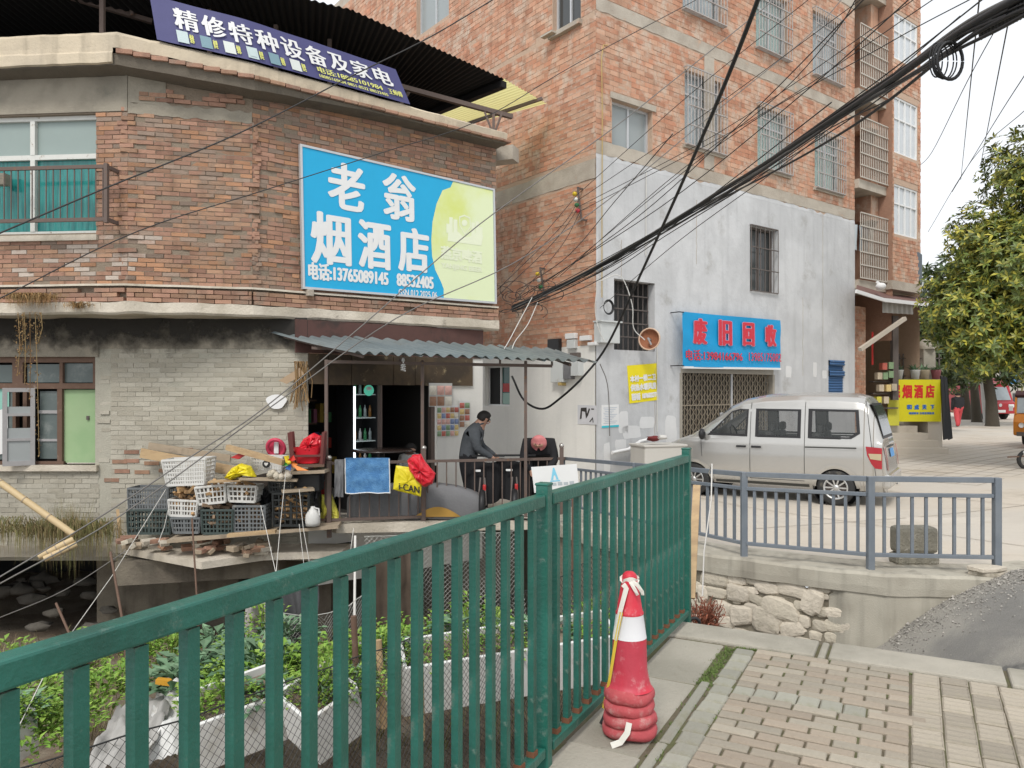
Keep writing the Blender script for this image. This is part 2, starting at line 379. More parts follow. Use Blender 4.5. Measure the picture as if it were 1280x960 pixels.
for c in range(9):
    p = 1.415 + c * .134; r = kerb_r(p) - .01
    k = 0
    while r > -2.75:
        h = .092 if (k == 0 and c % 2) else .180; lay('paving_block', rb[1] if h < .15 else rb[0], p, r - h / 2); r -= h + .013; k += 1
rest = MB()
for c in range(40):
    for k in range(26):
        p = 1.415 + c * .134; r = kerb_r(p) - .01 - .09 * (c % 2) - k * .193
        if c < 9 and r > -2.9: continue
        if r - .172 < -7: continue
        q = [S(p + dx * .064, r - .086 + dy * .086, .004 + .004 * random.random()) for dx, dy in ((-1, -1), (1, -1), (1, 1), (-1, 1))]
        rest.prism([x - Z * .03 for x in q], (0, 0, .03))
for k in range(38):
    for i in range(4):
        p = .63 + .2055 * i - (.1 if k % 2 else 0); r = -3.4 - k * .0985
        rest.prism([S(p + dx * .1, r + dy * .045, -.026 + .004 * random.random()) for dx, dy in ((-1, -1), (1, -1), (1, 1), (-1, 1))], (0, 0, .03))
o = rest.build('paving_blocks', M_paver, PAVE, kind='stuff')
# edging slabs
ker = tag(thing('kerb', None, None, tuple(S(1, -.3))), kind='structure')
pp = [(-.06, .845), (.853, .905), (.912, 1.80), (1.81, 2.7), (2.71, 3.6), (3.61, 4.5)]
for p0, p1 in pp:
    b = MB(); q0, q1 = kerb_r(p0) + .004, kerb_r(p1) + .004; w0 = .30
    dz0 = random.uniform(-.006, .002); b.prism([S(p0 + .005, q0), S(p1 - .005, q1), S(p1 - .005, q1 + .30), S(p0 + .005, q0 + w0)], (0, 0, .30)); b.v = [(x, y, z - .285 + dz0) for x, y, z in b.v]
    b.build('kerb_stone', M_conc, ker, bev=.012)
# grass in the joints
gr = MB()
def tuft(mb, c, n, h, sp, w=.004):
    for k in range(n):
        a = random.uniform(0, 6.28); q = c + V((math.cos(a), math.sin(a), 0)) * random.uniform(0, sp); l = h * random.uniform(.5, 1.2)
        t = V((math.cos(a), math.sin(a), 0)) * l * random.uniform(.2, .9); s_ = V((-math.sin(a), math.cos(a), 0)) * w
        mb.add([q - s_, q + s_, q + t * .5 + Z * l * .7 + s_ * .6, q + t * .5 + Z * l * .7 - s_ * .6, q + t + Z * l * .8], [[0, 1, 2, 3], [3, 2, 4]])
for k in range(420):
    r = random.uniform(-1.05, -.38) if k < 330 else random.uniform(-3, -1.0); p = random.gauss(.368, .022) if k < 330 else random.choice((.350, .408, .522)) + random.gauss(0, .005); tuft(gr, S(p, r, -.008), 4, .014, .016, .0025)
for k in range(140): p = random.uniform(.4, 1.5); tuft(gr, S(p, kerb_r(p) - .016, -.008), 4, .014, .01, .003)
tag(gr.build('grass', M_grassm), 'short green grass growing in the gap between slabs and pavers', 'grass', kind='stuff')
# ================================================================== GREEN RAILING
M0 = V((.1325, 3.18, 0)); dl = V((.434, .901, 0)).normalized(); dr = (E0 - M0).normalized(); L1 = (E0 - M0).length; TOP = 1.13
rail = thing('green_railing', 'teal green painted steel railing with square balusters along the near pavement', 'railing', tuple(M0))
def post(c, h=1.165):
    b = MB(); ang = math.atan2(dl.y, dl.x); b.box(c + Z * (h / 2 - .01), (.054, .054, h + .02), ang); b.box(c + Z * (h + .004), (.060, .060, .012), ang); b.build('post', M_green, rail, bev=.005)
A0 = M0 - dl * 3.6
for c in (M0 - dl * 2.55 * 1.18, M0, E0): post(c)
for nm, z, hh in (('top_rail', TOP - .025, .050), ('bottom_rail', .075, .04)):
    b = MB(); b.bar(A0 + Z * z, M0 - dl * .038 + Z * z, .050, hh); b.build(nm, M_green, rail, bev=.006)
    b = MB(); b.bar(M0 + dr * .038 + Z * z, E0 - dr * .038 + Z * z, .056, hh); b.build(nm, M_green, rail, bev=.006)
bm = MB(); bm.box((0, 0, 0), (.030, .026, TOP - .056 - .095)); ang = math.atan2(dl.y, dl.x); bme = bm.mesh('baluster', M_green)
rm = MB(); rm.box((0, 0, 0), (.038, .034, .022)); rme = rm.mesh('rusty_foot', M_rust)
zc = (.095 + TOP - .056) / 2
for base, dd, n, step, sgn in ((M0, dl, 29, .1205, -1), (M0, dr, 18, (L1) / 19, 1)):
    for k in range(1, n + 1):
        c = base + dd * (sgn * step * k); an = math.atan2(dd.y, dd.x)
        o = inst('baluster', bme, Matrix.Translation(c + Z * zc) @ Matrix.Rotation(an, 4, 'Z'), rail)
        f = bpy.data.objects.new('rusty_foot', rme); C.objects.link(f); f.parent = o; f.location = (0, 0, -zc + .106)
# ================================================================== GREY FENCE on the wall
fe = thing('grey_fence', 'blue grey painted steel fence with balusters on top of the stone wall', 'fence', (2.4, 7.98, hz(2.4, 7.98)))
def fp(u, d): x = (u - 640) / F * d; return V((x, d, hz(x, d)))
FP = [fp(704, 12.1), fp(800, 10.0), fp(930, 7.98), fp(1088, 7.26), fp(1246, 7.13)]; NB = (13, 13, 10, 8)
FP = [FP[0], (FP[0] + FP[2]) / 2] + FP[2:]
for p in FP: b = MB(); b.bar(p - Z * .02, p + Z * .885, .062, .062, up=X); b.build('post', M_fence, fe, bev=.004)
bb = MB(); bb.box((0, 0, 0), (.026, .026, .555)); bbm = bb.mesh('baluster', M_fence)
for i, n in enumerate(NB):
    p, q = FP[i], FP[i + 1]; dd = (q - p).normalized() * .031
    for nm, z, h in (('top_rail', .862, .05), ('middle_rail', .715, .035), ('bottom_rail', .145, .035)):
        b = MB(); b.bar(p + dd + Z * z, q - dd + Z * z, .045, h); b.build(nm, M_fence, fe, bev=.004)
    for k in range(1, n + 1):
        c = p.lerp(q, k / (n + 1)); inst('baluster', bbm, Matrix.Translation(c + Z * .43) @ Matrix.Rotation(math.atan2(dd.y, dd.x), 4, 'Z'), fe)
# ================================================================== RETAINING WALL of the lot
sw = thing('stone_wall', 'low retaining wall of pale rubble stone with concrete coping below the grey fence', 'wall', (2.4, 7.8, -2))
pts = [(.35, 11.6), (1.2, 9.66), (1.99, 8.28), (2.82, 7.49), (3.44, 7.06), (4.6, 6.92), (5.2, 7.1)]
M_wallc = mat('cast_concrete', (.44, .41, .34), .9, .12, 4, col2=(.36, .33, .27), c2=.5, c2scale=1.6, bump=.3, bscale=90, streak=.35, dirt=(.19, .17, .13), dscale=2.4, dlo=.60, dhi=.74)
core = MB(); cop = MB()
for (x0, y0), (x1, y1) in zip(pts, pts[1:]):
    w = Wall((x0, y0), (x1, y1)); n = max(1, int(w.L / .12))
    bot = -2.6
    core.grid(lambda u, v: w.pt(w.L * u, bot + (-.36 - bot) * v, -.035 + .028 * noise.noise(w.pt(w.L * u, v * 2) * 3)), n, 16)
zcop = lambda i, t, z: z + hz(pts[i][0], pts[i][1]) * (1 - t) + hz(pts[i + 1][0], pts[i + 1][1]) * t
band(cop, pts, [(-.55, .006), (.010, .006), (.03, -.02), (.03, -.12), (.022, -.19), (-.08, -.22)], .08, .012, 4, zmap=zcop)
core.build('core', M_mort, sw); cop.build('coping', M_wallc, sw)
def wallat(u):                              # wall segment seen at column u
    for (x0, y0), (x1, y1) in zip(pts, pts[1:]):
        w = Wall((x0, y0), (x1, y1)); a, z = w.pix(u, 700)
        if -.001 <= a <= w.L + .001: return w
    return Wall(pts[3], pts[4])
fc = MB()                                   # concrete facing with a ragged left edge
def cface(u, v):
    uu = 1035 + (1262 - 1035) * u; w = wallat(uu); a, _ = w.pix(uu, 700)
    zt = hz(w.pt(a, 0).x, w.pt(a, 0).y) - .12; return w.pt(a, zt - 2.1 * v, .0 + .018 * noise.noise(V((u * 9, v * 9, 2))) - (.05 * max(0, .10 - u) * 10 * (0.6 + .8 * noise.noise(V((v * 14, 0, 5))))))
fc.grid(cface, 40, 30); fc.build('concrete_facing', M_wallc, sw)
st = [(155, 478, 88, 58, 0), (228, 483, 62, 30, 0), (295, 488, 52, 24, 0), (235, 530, 74, 64, 0), (342, 510, 74, 48, 0), (435, 520, 92, 48, .1), (150, 525, 78, 40, 0), (305, 555, 48, 36, .3), (285, 587, 42, 42, 0), (390, 588, 104, 76, .15),
      (510, 558, 62, 98, .35), (250, 608, 78, 76, -.2), (180, 585, 64, 52, 0), (340, 628, 88, 94, 0), (430, 660, 72, 60, -.4), (185, 630, 62, 44, 0), (470, 632, 42, 46, 0), (540, 520, 54, 20, 0), (545, 543, 38, 24, 0), (520, 685, 40, 34, 0),
      (585, 605, 54, 42, 0), (535, 650, 46, 42, 0), (590, 650, 58, 46, 0), (578, 692, 44, 40, 0), (640, 662, 62, 50, 0), (690, 692, 70, 42, 0), (108, 530, 34, 62, 0), (290, 521, 32, 26, 0), (110, 585, 46, 40, 0), (545, 600, 34, 36, 0), (400, 700, 70, 40, 0),
      (250, 680, 70, 40, 0), (330, 705, 60, 36, 0), (470, 705, 50, 30, 0), (100, 640, 60, 60, 0), (60, 500, 60, 50, 0), (50, 560, 60, 60, 0), (230, 560, 24, 20, 0), (455, 575, 30, 34, 0), (640, 610, 40, 34, 0), (380, 550, 40, 18, 0), (120, 470, 30, 30, 0)]
for i, (cx, cy, w_, h_, rt) in enumerate(st):
    u, v = 840 + cx / 2.909, 560 + cy / 2.909; w = wallat(u); a, z = w.pix(u, v); dep = w.pt(a, z).y; sc = dep / F / 2.909
    mb = MB(); hw, hh = w_ * sc * .50 / max(.55, abs(w.t.x)), h_ * sc * .51
    def fn(s_, t_):
        th, ph = 2 * math.pi * (s_ % 1.0), math.pi * (t_ - .5); dx, dy, dz_ = math.cos(ph) * math.cos(th), math.sin(ph), math.cos(ph) * math.sin(th)
        k = 1 + .24 * noise.noise(V((dx * 1.4 + i * 3.1, dy * 1.4, dz_ * 1.4))); e = .62
        sg = lambda q: math.copysign(abs(q) ** e, q)
        x_, y_ = sg(dx) * hw * k, sg(dy) * hh * k; x_, y_ = x_ * math.cos(rt) + y_ * math.sin(rt), -x_ * math.sin(rt) + y_ * math.cos(rt)
        return w.pt(a + x_, z + y_, -.035 + sg(dz_) * min(.055, .5 * min(hw, hh)) * k)
    mb.grid(fn, 12, 8, sm=False); mb.build('stone', M_stone, sw)
# things lying on the coping
blk = MB(); c = fp(1142, 7.55); blk.box(c + Z * .06, (.42, .22, .12), .02); blk.box(c + Z * .25, (.40, .20, .26), .02)
tag(blk.build('concrete_block', mat('old_concrete', (.27, .25, .20), .95, .25, 9, bump=1, bscale=40, dirt=(.42, .39, .33), dscale=5, dlo=.55, dhi=.7), bev=.04), 'weathered concrete block standing behind the grey fence', 'concrete block')
fs = thing('flat_stones', 'two flat broken slabs stacked on the wall top beside the last fence post', 'stone slabs', tuple(fp(1237, 7.05)))
for k in range(2):
    mb = MB(); c = fp(1237 - 4 * k, 7.03) + Z * (.025 + .04 * k); mb.prism([c + V((math.cos(t) * .17, math.sin(t) * .10, -.018)) * (1 + .15 * math.sin(3 * t + k)) for t in [i * .7 for i in range(9)]], (0, 0, .036)); mb.build('slab', M_stone, fs, bev=.006)
# ================================================================== BRICKWORK
M_brickT = mat('orange_brick', (.49, .235, .145), .9, .14, 9, col2=(.54, .32, .215), c2=.5, c2scale=1.5, bump=.5, bscale=70, islands=.17, streak=.22, dirt=(.56, .44, .345), dscale=3.0, dlo=.46, dhi=.68)
M_mortT = mat('pale_mortar', (.50, .36, .265), .95, .14, 12, bump=.7, bscale=50)
M_brickS = mat('old_red_brick', (.36, .205, .145), .92, .2, 9, col2=(.38, .23, .15), c2=.55, c2scale=1.0, bump=.6, bscale=80, islands=.24, streak=.25, dirt=(.28, .205, .155), dscale=2.0, dlo=.50, dhi=.68)
M_mortS = mat('grey_mortar', (.25, .20, .15), .95, .2, 12, bump=.7, bscale=50)
M_brickG = mat('grey_painted_brick', (.45, .42, .35), .9, .10, 8, col2=(.38, .35, .285), c2=.5, c2scale=1.0, bump=.5, bscale=60, islands=.06, dirt=(.25, .23, .185), dscale=.8, dlo=.50, dhi=.76)
M_mortG = mat('grey_painted_mortar', (.40, .38, .315), .95, .15, 12, bump=.5, bscale=50)
def seen_area(p, w):
    d = p - V((0, 0, H))
    if d.y < .5: return 0
    u, v = 640 + F * d.x / d.y, HZ - F * d.z / d.y
    if not (-10 < u < 1290 and -10 < v < 970): return 0
    return abs(d.normalized().dot(w.n)) / d.length_squared
class Bricks:
    """brick courses on several walls of one building: the largest-looking 300 as parts, the rest one joined part"""
    def __init__(s): s.L = []
    def wall(s, w, a0, a1, z0, z1, holes, L, h, j, m, proud=.010, wob=.004, key=1.0, miss=0.0, rough=0.0, header=0):
        n = 0; z = z0
        while z + h * .6 < z1:
            hh = min(h, z1 - z); off = (n % 2) * (L + j) * .5 + random.uniform(-.02, .02); a = a0 - off
            hdr = header and n % header == header - 1; l0 = L if not hdr else (L - j) / 2
            while a < a1:
                b0, b1 = max(a, a0), min(a + l0, a1); a += l0 + j
                segs = [(b0, b1)]
                for q in holes:
                    if q[2] < z + hh * .7 and q[3] > z + hh * .3:
                        new = []
                        for x0, x1 in segs:
                            if x1 <= q[0] or x0 >= q[1]: new.append((x0, x1)); continue
                            if x0 < q[0]: new.append((x0, q[0]))
                            if x1 > q[1]: new.append((q[1], x1))
                        segs = new
                for x0, x1 in segs:
                    if x1 - x0 < .025 or random.random() < miss: continue
                    full = abs(x1 - x0 - l0) < .002 and abs(hh - h) < .001 and not hdr
                    s.L.append((w, (x0 + x1) / 2, z + hh / 2, x1 - x0, hh, proud + random.gauss(0, wob), random.gauss(0, rough), m((x0 + x1) / 2, z) if callable(m) else m, full, key))
            z += h + j; n += 1
    def build(s, parent, keep=300, name='bricks'):
        cand = sorted(((seen_area(w.pt(a, z), w) * k * l * h, i) for i, (w, a, z, l, h, o, r, m, full, k) in enumerate(s.L) if full), reverse=True)
        pick = {i for _, i in cand[:keep]}; meshes = {}; joined = {}
        for i, (w, a, z, l, h, o, r, m, full, k) in enumerate(s.L):
            if i in pick:
                kk = (m.name, round(l, 3), round(h, 3))
                if kk not in meshes:
                    b = MB(); x, y = l / 2, h / 2; c = .004
                    b.add([(-x, -.05, -y), (x, -.05, -y), (x, -.05, y), (-x, -.05, y), (-x, -c, -y), (x, -c, -y), (x, -c, y), (-x, -c, y), (-x + c, 0, -y + c), (x - c, 0, -y + c), (x - c, 0, y - c), (-x + c, 0, y - c)],
                          [[q, (q + 1) % 4, 4 + (q + 1) % 4, 4 + q] for q in range(4)] + [[4 + q, 4 + (q + 1) % 4, 8 + (q + 1) % 4, 8 + q] for q in range(4)] + [[8, 9, 10, 11]])
                    meshes[kk] = b.mesh('brick', m)
                inst('brick', meshes[kk], w.M(a, z, o) @ Matrix.Rotation(r, 4, 'Y'), parent)
            else:
                b = joined.setdefault(m.name, (MB(), m))[0]; x, y = l / 2, h / 2; cr, sr = math.cos(r), math.sin(r)
                q = [(a + cx * x * cr - cy * y * sr, z + cx * x * sr + cy * y * cr) for cx, cy in ((-1, -1), (1, -1), (1, 1), (-1, 1))]
                t = [random.gauss(0, .0015) for _ in range(4)]
                b.add([w.pt(p, r_, -.02) for p, r_ in q] + [w.pt(p, r_, o + t[i_]) for i_, (p, r_) in enumerate(q)], [[4, 5, 6, 7], [0, 1, 5, 4], [1, 2, 6, 5], [2, 3, 7, 6], [3, 0, 4, 7]])
        for b, m in joined.values(): b.build(name, m, parent, kind='stuff')
# ================================================================== TALL BRICK BUILDING
M_plas = mat('white_plaster', (.60, .605, .61), .88, .08, 4, col2=(.51, .515, .52), c2=.5, c2scale=.8, bump=.45, bscale=11, streak=.10, dirt=(.34, .33, .31), dscale=1.1, dlo=.56, dhi=.76)
M_plas2 = mat('cream_plaster', (.78, .765, .72), .88, .05, 3, col2=(.72, .71, .67), c2=.5, c2scale=.6, bump=.25, bscale=14, streak=.06)
M_beam = mat('beam_concrete', (.47, .42, .35), .9, .14, 5, col2=(.38, .33, .27), c2=.5, c2scale=1.5, bump=.5, bscale=40, dirt=(.55, .36, .25), dscale=3, dlo=.6, dhi=.75)
M_dark = mat('dark_interior', (.02, .02, .02), .9)
M_glassF = mat('frosted_glass', (.30, .33, .33), .25, .06, 2, spec=.5)
M_glassD = mat('dark_glass', (.05, .055, .055), .08, .2, 2, spec=.6)
M_glassC = mat('clear_glass', (.5, .55, .55), .05, .02, 2, spec=.6, alpha=.22)
M_alu = mat('aluminium_frame', (.55, .56, .57), .45, .06, 8, metal=.3)
M_white = mat('white_paint', (.74, .74, .73), .6, .06, 6)
M_grille = mat('grille_steel', (.40, .37, .35), .6, .2, 20, dirt=(.22, .13, .09), dscale=9, dlo=.55, dhi=.7)
M_grilleD = mat('dark_grille_steel', (.12, .10, .09), .6, .2, 20)
M_curt = mat('pale_curtain', (.70, .74, .76), .9, .15, 4, col2=(.52, .58, .62), c2=.5, c2scale=3)
M_curtg = mat('green_curtain', (.48, .66, .60), .9, .15, 4)
M_blue = mat('blue_shutter', (.05, .13, .28), .5, .1, 5, dirt=(.15, .2, .28), dscale=4, dlo=.6, dhi=.75)
CX, CY = .109 * 15, 15.0; fd = V((.793, .609)); ld = V((-.609, .793))
Ft = Wall((CX, CY), (CX + fd.x * 14, CY + fd.y * 14)); Lt = Wall((CX + ld.x * 16, CY + ld.y * 16), (CX, CY))
tb = thing('brick_apartment_building', 'tall orange brick apartment building with white plastered ground floors and barred windows', 'building', (CX, CY, -.4))
FE = 9.69; ZT = 13.6; zw = lambda a: 6.16
def grille(w, a0, a1, z0, z1, parent, m, dep=.10, n=None, rails=4, base=True):
    g = MB(); n = n or max(5, int((a1 - a0) / .105)); r = .009
    for k in range(n + 1): a = a0 + (a1 - a0) * k / n; g.bar(w.pt(a, z0, dep), w.pt(a, z1, dep), .016, .016, up=X)
    for k in range(rails + 1):
        z = z0 + (z1 - z0) * k / rails; q = [(a0, 0), (a0, dep), (a1, dep), (a1, 0)] if k in (0, rails) else [(a0, dep + .012), (a1, dep + .012)]
        for (p, o), (p2, o2) in zip(q, q[1:]): g.bar(w.pt(p, z, o), w.pt(p2, z, o2), .022, .022)
    if base:
        for k in range(5): o = dep * (k + .5) / 5; g.bar(w.pt(a0, z0, o), w.pt(a1, z0, o), .012, .012)
    return g.build('grille', m, parent, kind='stuff')
def window(w, r, parent, fm, pm, dep=.14, mull=1, trans=None, cur=None, bars=None, fw=.05, name='window', sill=True):
    a0, a1, z0, z1 = r; f = MB(); o0, o1 = -dep - .03, -dep + .03
    w.box(f, a0, a1, z0, z0 + fw, o0, o1); w.box(f, a0, a1, z1 - fw, z1, o0, o1)
    w.box(f, a0, a0 + fw, z0 + fw, z1 - fw, o0, o1); w.box(f, a1 - fw, a1, z0 + fw, z1 - fw, o0, o1)
    xs = [a0 + fw] + [a0 + (a1 - a0) * (k + 1) / (mull + 1) for k in range(mull)] + [a1 - fw]
    for x in xs[1:-1]: w.box(f, x - fw * .45, x + fw * .45, z0 + fw, z1 - fw, o0 + .004, o1 - .004)
    zs = [z0 + fw, z1 - fw] if not trans else [z0 + fw, z0 + (z1 - z0) * trans, z1 - fw]
    if trans: w.box(f, a0 + fw, a1 - fw, zs[1] - fw * .4, zs[1] + fw * .4, o0 + .002, o1 - .002)
    fr = f.build(name, fm, parent)
    for i in range(len(xs) - 1):
        for j in range(len(zs) - 1):
            b = MB(); w.box(b, xs[i] - .01, xs[i + 1] + .01, zs[j] - .01, zs[j + 1] + .01, -dep - .008 - .012 * (i % 2), -dep - .002 - .012 * (i % 2)); b.build('pane', pm[(i + j) % len(pm)] if isinstance(pm, list) else pm, fr)
    if cur:
        c = MB(); x0, x1 = a0 + .02, a1 - .02
        c.grid(lambda u, v: w.pt(x0 + (x1 - x0) * u, z0 + (z1 - z0) * v, -dep - .12 + .025 * math.sin(u * (x1 - x0) * 46 + 2 * math.sin(u * 9))), int((x1 - x0) / .02), 2); c.build('curtain', cur, fr)
    b = MB(); q = dep + .45
    for p in ([(a0, z0), (a1, z0)], [(a1, z0), (a1, z1)], [(a1, z1), (a0, z1)], [(a0, z1), (a0, z0)]): b.quad(w.pt(*p[0], -dep), w.pt(*p[1], -dep), w.pt(*p[1], -q), w.pt(*p[0], -q))
    b.quad(w.pt(a0, z0, -q), w.pt(a1, z0, -q), w.pt(a1, z1, -q), w.pt(a0, z1, -q)); b.build('room', M_dark, fr)
    if bars: grille(w, a0 - .04, a1 + .04, z0 - .06, z1 + .03, fr, bars, .12)
    return fr
WR = {k: Ft.rect(*v) for k, v in dict(a=(765, 123, 190, 815), b=(856, 86, 178, 902), c=(947, 131, 206, 985), d=(1018.5, 163, 232, 1051)).items()}
e = Ft.rect(853.5, -70, 9, 902); f_ = Ft.rect(945, -18, 57, 984); g_ = Ft.rect(1016, 12, 91, 1050)
WR['e'], WR['f'], WR['g'] = e, f_, g_
h2 = 2.92
for k, q in (('h', 'a'), ('i', 'f'), ('j', 'g')): r = WR[q]; WR[k] = (r[0], r[1], r[2] + (2 if k == 'h' else 1) * h2, r[3] + (2 if k == 'h' else 1) * h2)
lowS = Ft.rect(937, 281, 363, 970.5); lowB = Ft.rect(767, 348, 437, 818); gate = Ft.rect(851, 459, 603, 965); roll = Ft.rect(1035, 450, 503, 1054)
LW1 = Lt.rect(691, -24, 45, 726); LW2 = Lt.rect(521, -22, 47, 561); LW3 = Lt.rect(606, 458, 507, 637.5)
LW4 = (LW1[0], LW1[1], LW1[2] + h2, LW1[3] + h2)
allF = list(WR.values()); zB = 6.16
p = MB(); Ft.panel(p, 0, FE, zB - .02, ZT, [(q[0], q[1], q[2], q[3]) for q in allF], 0, .16); Lt.panel(p, 0, 16, 2.45, ZT, [LW1, LW2, LW4], 0, .16)
p.build('mortar_wall', M_mortT, tb)
p = MB(); Ft.panel(p, 0, FE, -.7, zB - .02, [lowS, lowB, gate, roll], .012, .2); p.build('white_plaster_wall', M_plas, tb)
# ragged top edge of the plaster coat
p = MB()
p.grid(lambda u, v: Ft.pt(FE * u, zB - .04 + v * (.10 + .10 * noise.noise(V((u * 14, 0, 3))) + .05 * noise.noise(V((u * 60, 0, 3)))), .014 - .010 * v), 120, 1); p.build('plaster_edge', M_plas, tb)
zc0 = Lt.pix(740, 470)[1]
cw = MB(); Lt.panel(cw, 0, 16, -.9, 2.47, [LW3], .010, .15); cw.build('cream_plaster_wall', M_plas2, tb)
bt = Bricks()
bt.wall(Ft, 0, FE, zB + .34, ZT, [(q[0] - .02, q[1] + .02, q[2] - .04, q[3] + .12) for q in allF] + [(0, FE, 9.02, 9.30), (0, FE, 11.95, 12.22)], .24, .093, .011, M_brickT, .006, .0025, .8)
bt.wall(Lt, 0, 16, 2.47, ZT, [(q[0] - .02, q[1] + .02, q[2] - .05, q[3] + .05) for q in (LW1, LW2, LW4)] + [(0, 16, 5.72, 6.14), (0, 16, 8.98, 9.0)], .24, .093, .011, M_brickT, .006, .0025, 1.3)
bt.build(tb)
for w, a0, a1, zz in ((Ft, 0, FE, (zB + .06, 9.03, 11.96)), (Lt, 0, 16, (5.74,))):
    for z in zz:
        b = MB(); hh = .26 if w is Ft else .38
        b.grid(lambda u, v: w.pt(a0 + (a1 - a0) * u, z + hh * v + .02 * noise.noise(V((u * 40, v * 2, z))), .010 + .012 * noise.noise(V((u * 60, v * 5, z)))), 120, 4); b.build('concrete_beam', M_beam, tb)
# columns that show between the bricks
for a in (3.3,): b = MB(); Ft.box(b, a, a + .34, zB + .34, 9.02, -.01, .016); b.build('concrete_column', M_beam, tb)
# windows
window(Ft, WR['a'], tb, M_alu, M_glassF, .15)
for k, c in (('b', M_curt), ('c', M_curtg), ('d', M_curtg), ('e', M_curt), ('f', M_curtg), ('g', M_curt), ('i', M_curt), ('j', M_curt)): window(Ft, WR[k], tb, M_alu, M_glassC, .12, 1, .7, c, M_grille)
window(Ft, WR['h'], tb, M_alu, M_glassF, .15)
for q in (WR['b'], WR['c'], WR['d']): b = MB(); Ft.box(b, q[0] - .08, q[1] + .08, q[2] - .12, q[2] - .05, 0, .05); b.build('sill', M_beam, tb)
b = MB(); q = WR['a']; Ft.box(b, q[0] - .06, q[1] + .1, q[3], q[3] + .12, 0, .03); b.build('lintel', M_beam, tb)
window(Ft, lowS, tb, M_grilleD, M_glassD, .16, 1, None, None, None); grille(Ft, lowS[0], lowS[1], lowS[2], lowS[3], tb, M_grilleD, .05, 6, 3, False)
b = MB(); q = lowB
b.quad(Ft.pt(q[0], q[2], -.6), Ft.pt(q[1], q[2], -.6), Ft.pt(q[1], q[3], -.6), Ft.pt(q[0], q[3], -.6))
for (a_, z_), (a2, z2) in (((q[0], q[2]), (q[1], q[2])), ((q[1], q[2]), (q[1], q[3])), ((q[1], q[3]), (q[0], q[3])), ((q[0], q[3]), (q[0], q[2]))): b.quad(Ft.pt(a_, z_, -.18), Ft.pt(a2, z2, -.18), Ft.pt(a2, z2, -.6), Ft.pt(a_, z_, -.6))
b.build('window_recess', mat('dark_recess', (.09, .09, .09), .9, .2), tb); grille(Ft, q[0], q[1] - .02, q[2], q[3], tb, M_grilleD, -.17, 8, 5, False)  # recess box in one even dark grey
window(Lt, LW1, tb, M_alu, M_glassD, .14, 1); window(Lt, LW4, tb, M_alu, M_glassD, .14, 1); window(Lt, LW2, tb, M_alu, M_glassF, .14, 1)
window(Lt, LW3, tb, M_white, [M_dark, mat('green_tint_glass', (.05, .12, .11), .12, .2)], .13, 1, fw=.035)
for q in (LW1, LW4): b = MB(); Lt.box(b, q[0] - .05, q[1] + .05, q[2] - .09, q[2], 0, .10); Lt.box(b, q[0] - .14, q[0] + .22, q[2] - .05, q[2] - .01, .1, .22); b.build('sill', M_beam, tb)
for q, rgb in (((.35, .35, .56), (170, 60, 60)), ((.30, .05, .32), (150, 180, 170))):
    b = MB(); a0 = LW3[0] + (LW3[1] - LW3[0]) * .56; zz = LW3[3] - LW3[2]; Lt.box(b, a0, a0 + .30, LW3[2] + zz * q[1], LW3[2] + zz * q[2], -.125, -.12); b.build('window_notice', flat('notice%d' % rgb[0], rgb), tb)
# folding gate of the scrap shop
gt = MB(); a0, a1, z0, z1 = gate
Ft.box(gt, a0 - .02, a1 + .02, z1 - .12, z1, -.10, .03); Ft.box(gt, a0 - .05, a0 + .02, z0, z1 - .12, -.1, .03); Ft.box(gt, a1 - .04, a1 + .04, z0, z1 - .12, -.1, .05); gf = gt.build('gate_frame', mat('gate_frame_steel', (.34, .31, .26), .6, .15, 8), tb)
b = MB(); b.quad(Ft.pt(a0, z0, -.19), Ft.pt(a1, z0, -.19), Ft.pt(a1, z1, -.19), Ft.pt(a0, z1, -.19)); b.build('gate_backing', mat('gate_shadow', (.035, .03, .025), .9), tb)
M_gate = mat('gate_slats', (.34, .29, .22), .55, .2, 12, metal=.4, dirt=(.14, .09, .06), dscale=6, dlo=.55, dhi=.7)
b = MB(); n = 34
for k in range(n + 1):
    a = a0 + (a1 - a0) * k / n; b.bar(Ft.pt(a, z0, -.07), Ft.pt(a, z1 - .12, -.07), .014, .018, up=Ft.n)
    if k < n:
        nz_ = 22; hz_ = (z1 - .12 - z0) / nz_; aw = (a1 - a0) / n
        for j in range(nz_):
            zz = z0 + j * hz_; s_ = 1 if (j + k) % 2 else -1
            b.bar(Ft.pt(a + aw * (.5 - s_ * .5), zz, -.055), Ft.pt(a + aw * (.5 + s_ * .5), zz + hz_, -.055), .012, .006, up=Ft.n)
for j in (1, 2): z = z0 + (z1 - z0) * j / 3; b.bar(Ft.pt(a0, z, -.05), Ft.pt(a1, z, -.05), .02, .008, up=Ft.n)
b.build('folding_gate', M_gate, gf, kind='stuff')
b = MB(); am = a0 + (a1 - a0) * .545; b.bar(Ft.pt(am, z0, -.045), Ft.pt(am, z1 - .12, -.045), .045, .03, up=Ft.n); Ft.box(b, am - .42, am - .30, z0 + 1.25, z0 + 1.48, -.055, -.03); b.build('gate_lock_post', M_alu, gf)
